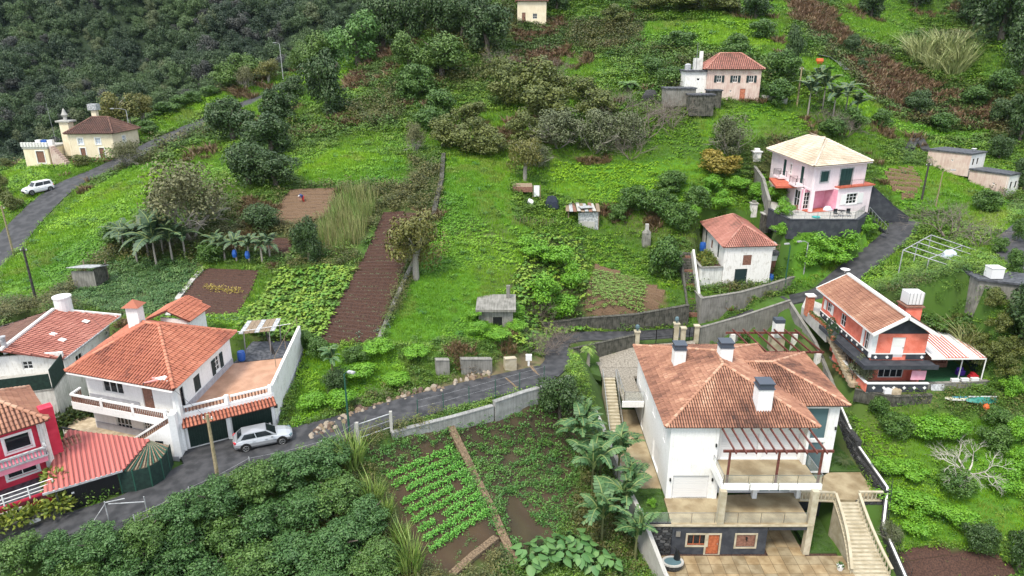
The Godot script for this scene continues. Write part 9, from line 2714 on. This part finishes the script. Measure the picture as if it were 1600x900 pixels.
# ---------------------------------------------------------------- people: one smooth surface over tapered limbs
# bones: [a, b, radius at a, radius at b, colour]
func figure(called: String, label: String, at: Vector3, bones: Array, turn: float) -> void:
	var cell := 0.028
	var lo := Vector3(9, 9, 9)
	var hi := -lo
	for b in bones:
		for p in [b[0], b[1]]:
			lo = lo.min(p - Vector3.ONE * 0.22)
			hi = hi.max(p + Vector3.ONE * 0.22)
	var nx := int((hi.x - lo.x) / cell) + 2
	var ny := int((hi.y - lo.y) / cell) + 2
	var nzz := int((hi.z - lo.z) / cell) + 2
	var f := PackedFloat32Array()
	f.resize(nx * ny * nzz)
	f.fill(1.0)
	for b in bones:
		var r: float = maxf(b[2], b[3]) + 0.12
		var bl: Vector3 = b[0].min(b[1]) - Vector3.ONE * r
		var bh: Vector3 = b[0].max(b[1]) + Vector3.ONE * r
		var ba: Vector3 = b[1] - b[0]
		var ll := maxf(ba.length_squared(), 1e-6)
		for k in range(maxi(0, int((bl.z - lo.z) / cell)), mini(nzz, int((bh.z - lo.z) / cell) + 1)):
			for j in range(maxi(0, int((bl.y - lo.y) / cell)), mini(ny, int((bh.y - lo.y) / cell) + 1)):
				for i in range(maxi(0, int((bl.x - lo.x) / cell)), mini(nx, int((bh.x - lo.x) / cell) + 1)):
					var p := lo + Vector3(i, j, k) * cell
					var t := clampf((p - b[0]).dot(ba) / ll, 0.0, 1.0)
					var d := p.distance_to(b[0] + ba * t) - lerpf(b[2], b[3], t)
					var q := (k * ny + j) * nx + i
					var o := f[q]
					var hh := maxf(0.05 - absf(o - d), 0.0) / 0.05
					f[q] = minf(o, d) - hh * hh * 0.0125
	var mb := MB.new()
	var id := PackedInt32Array()
	id.resize(nx * ny * nzz)
	id.fill(-1)
	var cor := [0, 1, nx, nx + 1, nx * ny, nx * ny + 1, nx * ny + nx, nx * ny + nx + 1]
	for k in nzz - 1:
		for j in ny - 1:
			for i in nx - 1:
				var q := (k * ny + j) * nx + i
				var s := Vector3.ZERO
				var n := 0
				for e in [[0, 1], [2, 3], [4, 5], [6, 7], [0, 2], [1, 3], [4, 6], [5, 7], [0, 4], [1, 5], [2, 6], [3, 7]]:
					var a := f[q + cor[e[0]]]
					var b := f[q + cor[e[1]]]
					if (a < 0) != (b < 0):
						var t := a / (a - b)
						var pa := Vector3(e[0] & 1, (e[0] >> 1) & 1, e[0] >> 2)
						var pb := Vector3(e[1] & 1, (e[1] >> 1) & 1, e[1] >> 2)
						s += pa.lerp(pb, t)
						n += 1
				if n > 0:
					var p := lo + (Vector3(i, j, k) + s / n) * cell
					var g := Vector3(f[q + 1] - f[q], f[q + nx] - f[q], f[q + nx * ny] - f[q]).normalized()
					var best := 9.0
					for b in bones:
						var ba: Vector3 = b[1] - b[0]
						var t := clampf((p - b[0]).dot(ba) / maxf(ba.length_squared(), 1e-6), 0.0, 1.0)
						var d := p.distance_to(b[0] + ba * t) - lerpf(b[2], b[3], t)
						if d < best:
							best = d
							mb.col = b[4]
					id[q] = mb.v.size()
					mb.vert(p, g)
	for k in range(1, nzz - 1):
		for j in range(1, ny - 1):
			for i in range(1, nx - 1):
				var q := (k * ny + j) * nx + i
				for ax in [[1, nx, nx * ny], [nx, nx * ny, 1], [nx * ny, 1, nx]]:
					var a := f[q] < 0
					if a != (f[q + ax[0]] < 0):
						var c := [id[q - ax[1] - ax[2]], id[q - ax[2]], id[q], id[q - ax[1]]]
						if c.min() < 0:
							continue
						if a:
							mb.ix.append_array([c[0], c[2], c[1], c[0], c[3], c[2]])
						else:
							mb.ix.append_array([c[0], c[1], c[2], c[0], c[2], c[3]])
	var o := MeshInstance3D.new()
	o.name = numbered(called)
	o.mesh = mb.mesh()
	o.material_override = M.painted
	add_child(o)
	o.position = at
	o.rotation.y = turn
	tag(o, label, "person")

func build_people() -> void:
	var skin := Color(0.42, 0.22, 0.15)
	var hair := Color(0.02, 0.015, 0.012)
	var shirt := Color(0.72, 0.72, 0.7)
	var trs := Color(0.6, 0.26, 0.24)
	var shoe := Color(0.015, 0.015, 0.017)
	# lying on the roof edge: head towards +x
	figure("person", "person in white shirt and pink trousers sprawled on the orange roof edge", vx(-25.75, 12.93, -44.75), [
		[vx(-0.1, 0.16, 0), vx(0.4, 0.2, 0), 0.16, 0.18, shirt], [vx(0.38, 0.2, -0.12), vx(0.38, 0.2, 0.12), 0.15, 0.15, shirt],
		[vx(0.5, 0.22, 0), vx(0.62, 0.24, 0), 0.06, 0.055, skin], [vx(0.7, 0.26, 0), vx(0.76, 0.28, 0), 0.1, 0.1, skin], [vx(0.7, 0.31, 0), vx(0.76, 0.33, -0.01), 0.09, 0.085, hair], [vx(0.78, 0.22, 0), vx(0.81, 0.22, 0), 0.02, 0.015, skin],
		[vx(-0.12, 0.16, 0.09), vx(-0.5, 0.14, 0.2), 0.115, 0.085, trs], [vx(-0.5, 0.14, 0.2), vx(-0.92, 0.1, 0.22), 0.08, 0.055, trs], [vx(-0.94, 0.09, 0.22), vx(-1.04, 0.05, 0.27), 0.055, 0.05, shoe],
		[vx(-0.12, 0.16, -0.09), vx(-0.45, 0.2, -0.2), 0.115, 0.085, trs], [vx(-0.45, 0.2, -0.2), vx(-0.62, 0.1, -0.5), 0.08, 0.055, trs], [vx(-0.62, 0.09, -0.52), vx(-0.72, 0.05, -0.56), 0.055, 0.05, shoe],
		[vx(0.42, 0.2, 0.2), vx(0.62, 0.12, 0.4), 0.06, 0.045, shirt], [vx(0.62, 0.12, 0.4), vx(0.86, 0.07, 0.36), 0.042, 0.034, skin], [vx(0.86, 0.07, 0.36), vx(0.97, 0.05, 0.34), 0.035, 0.028, skin],
		[vx(0.42, 0.2, -0.2), vx(0.66, 0.14, -0.34), 0.06, 0.045, shirt], [vx(0.66, 0.14, -0.34), vx(0.9, 0.09, -0.26), 0.042, 0.034, skin], [vx(0.9, 0.09, -0.26), vx(1.0, 0.07, -0.24), 0.035, 0.028, skin]], 0.25)
	var top := Color(0.03, 0.05, 0.16)
	var red := Color(0.55, 0.06, 0.05)
	var p := Vector3(-27.51, 16.6, -88.66)
	figure("person", "person in dark blue top and red trousers bending over the dry vegetable plot", p, [
		[vx(0, 0.8, 0), vx(-0.35, 1.0, 0.05), 0.15, 0.17, top], [vx(-0.33, 1.0, -0.13), vx(-0.33, 1.0, 0.2), 0.12, 0.12, top],
		[vx(-0.45, 0.98, 0.04), vx(-0.56, 0.94, 0.05), 0.06, 0.055, skin], [vx(-0.62, 0.9, 0.05), vx(-0.66, 0.86, 0.05), 0.1, 0.1, skin], [vx(-0.6, 0.95, 0.05), vx(-0.66, 0.93, 0.05), 0.1, 0.09, Color(0.5, 0.5, 0.48)],
		[vx(0.02, 0.78, 0.1), vx(-0.05, 0.42, 0.14), 0.12, 0.085, red], [vx(-0.05, 0.42, 0.14), vx(0.05, 0.06, 0.14), 0.08, 0.055, red], [vx(0.03, 0.05, 0.14), vx(-0.12, 0.04, 0.15), 0.055, 0.045, shoe],
		[vx(0.02, 0.78, -0.1), vx(-0.02, 0.42, -0.14), 0.12, 0.085, red], [vx(-0.02, 0.42, -0.14), vx(0.1, 0.06, -0.15), 0.08, 0.055, red], [vx(0.08, 0.05, -0.15), vx(-0.07, 0.04, -0.16), 0.055, 0.045, shoe],
		[vx(-0.34, 0.98, 0.22), vx(-0.42, 0.68, 0.25), 0.06, 0.045, top], [vx(-0.42, 0.68, 0.25), vx(-0.5, 0.42, 0.2), 0.042, 0.034, skin], [vx(-0.5, 0.42, 0.2), vx(-0.53, 0.32, 0.18), 0.034, 0.026, skin],
		[vx(-0.34, 0.98, -0.14), vx(-0.44, 0.68, -0.16), 0.06, 0.045, top], [vx(-0.44, 0.68, -0.16), vx(-0.52, 0.42, -0.12), 0.042, 0.034, skin], [vx(-0.52, 0.42, -0.12), vx(-0.55, 0.32, -0.1), 0.034, 0.026, skin]], 0.9)


func _ready() -> void:
	rng.seed = 7
	nz.seed = 11
	nz.frequency = 0.01
	nz.fractal_octaves = 3
	# camera
	var cam := Camera3D.new()
	cam.name = "camera"
	add_child(cam)
	cam.position = Vector3(0, 36, 0)
	cam.rotation_degrees = Vector3(-19.5, 0, 0)
	cam.fov = 2.0 * rad_to_deg(atan(450.0 / 1067.0))
	cam.far = 1500.0
	cam.current = true
	# overcast sky
	var sky := ProceduralSkyMaterial.new()
	sky.sky_top_color = Color(0.86, 0.89, 0.94)
	sky.sky_horizon_color = Color(0.8, 0.84, 0.88)
	sky.ground_bottom_color = Color(0.3, 0.33, 0.3)
	sky.ground_horizon_color = Color(0.6, 0.63, 0.64)
	sky.energy_multiplier = 0.72
	var env := Environment.new()
	env.background_mode = Environment.BG_SKY
	env.sky = Sky.new()
	env.sky.sky_material = sky
	env.tonemap_mode = Environment.TONE_MAPPER_LINEAR
	env.tonemap_exposure = 2.75
	env.sdfgi_enabled = true
	env.ssao_enabled = true
	env.ssil_enabled = true
	env.fog_enabled = true
	env.fog_density = 0.00003
	env.fog_light_color = Color(0.75, 0.83, 0.92)
	var we := WorldEnvironment.new()
	we.name = "environment"
	we.environment = env
	add_child(we)
	# veiled sun
	var sun := DirectionalLight3D.new()
	sun.name = "sun"
	sun.light_energy = 0.5
	sun.light_color = Color(1.0, 0.97, 0.92)
	sun.light_angular_distance = 14.0
	sun.shadow_enabled = true
	add_child(sun)
	sun.rotation_degrees = Vector3(-58, -35, 0)

	materials()
	build_ground()
	build_roads()
	furrows("soil_bed", zones[0][1], Vector2(1, 0.06), 0.62, 0.22, M.soil, "long ploughed strip of dark red soil")
	furrows("soil_bed", zones[1][1], Vector2(1, 0.1), 0.6, 0.12, M.soil, "small dark soil bed behind the orange roof")
	furrows("soil_bed", zones[2][1], Vector2(1, 0.05), 0.8, 0.12, M.soil_dry, "dry harvested soil plot with straw")
	furrows("soil_bed", zones[3][1], Vector2(1, 0.05), 0.7, 0.12, M.soil, "narrow dark soil bed behind the dwarf bananas")
	furrows("soil_bed", zones[4][1], Vector2(1, 0.25), 0.8, 0.24, M.soil_dry, "curved terraced soil plot above the road wall")
	furrows("soil_bed", zones[5][1], Vector2(1, 0.0), 0.9, 0.07, M.soil, "bare red soil patch right of the garden stairs")
	furrows("soil_bed", PackedVector2Array([Vector2(53.59, -98.55), Vector2(58.91, -100.71), Vector2(57.53, -95.36), Vector2(54.61, -91.9), Vector2(52.8, -93.69)]), Vector2(1, 0.3), 1.2, 0.3, M.soil_dry, "terraced brown soil rows near the outbuildings")
	build_villa()
	build_white_house()
	build_red_house()
	build_long_house()
	build_yellow_house()
	build_small_house()
	build_pink_house()
	build_coral_house()
	build_top_house()
	build_outbuildings()
	build_poles()
	car("hatchback", "silver hatchback parked in front of the dark green garage doors", vx(-19.24, 7.0, -45.94), vx(2.27, 0, -0.97), M.car_silver, false)
	var sp := Vector3(-70.2, 15.42, -100.23)
	car("off_road_car", "white off-road car parked on the grass by the upper road", sp + vx(0, 0.12, 0), vx(-0.5, -0.05, 0.87), M.car_white, true)
	build_people()
	build_plants()
	ground_cover()
	far_forest()
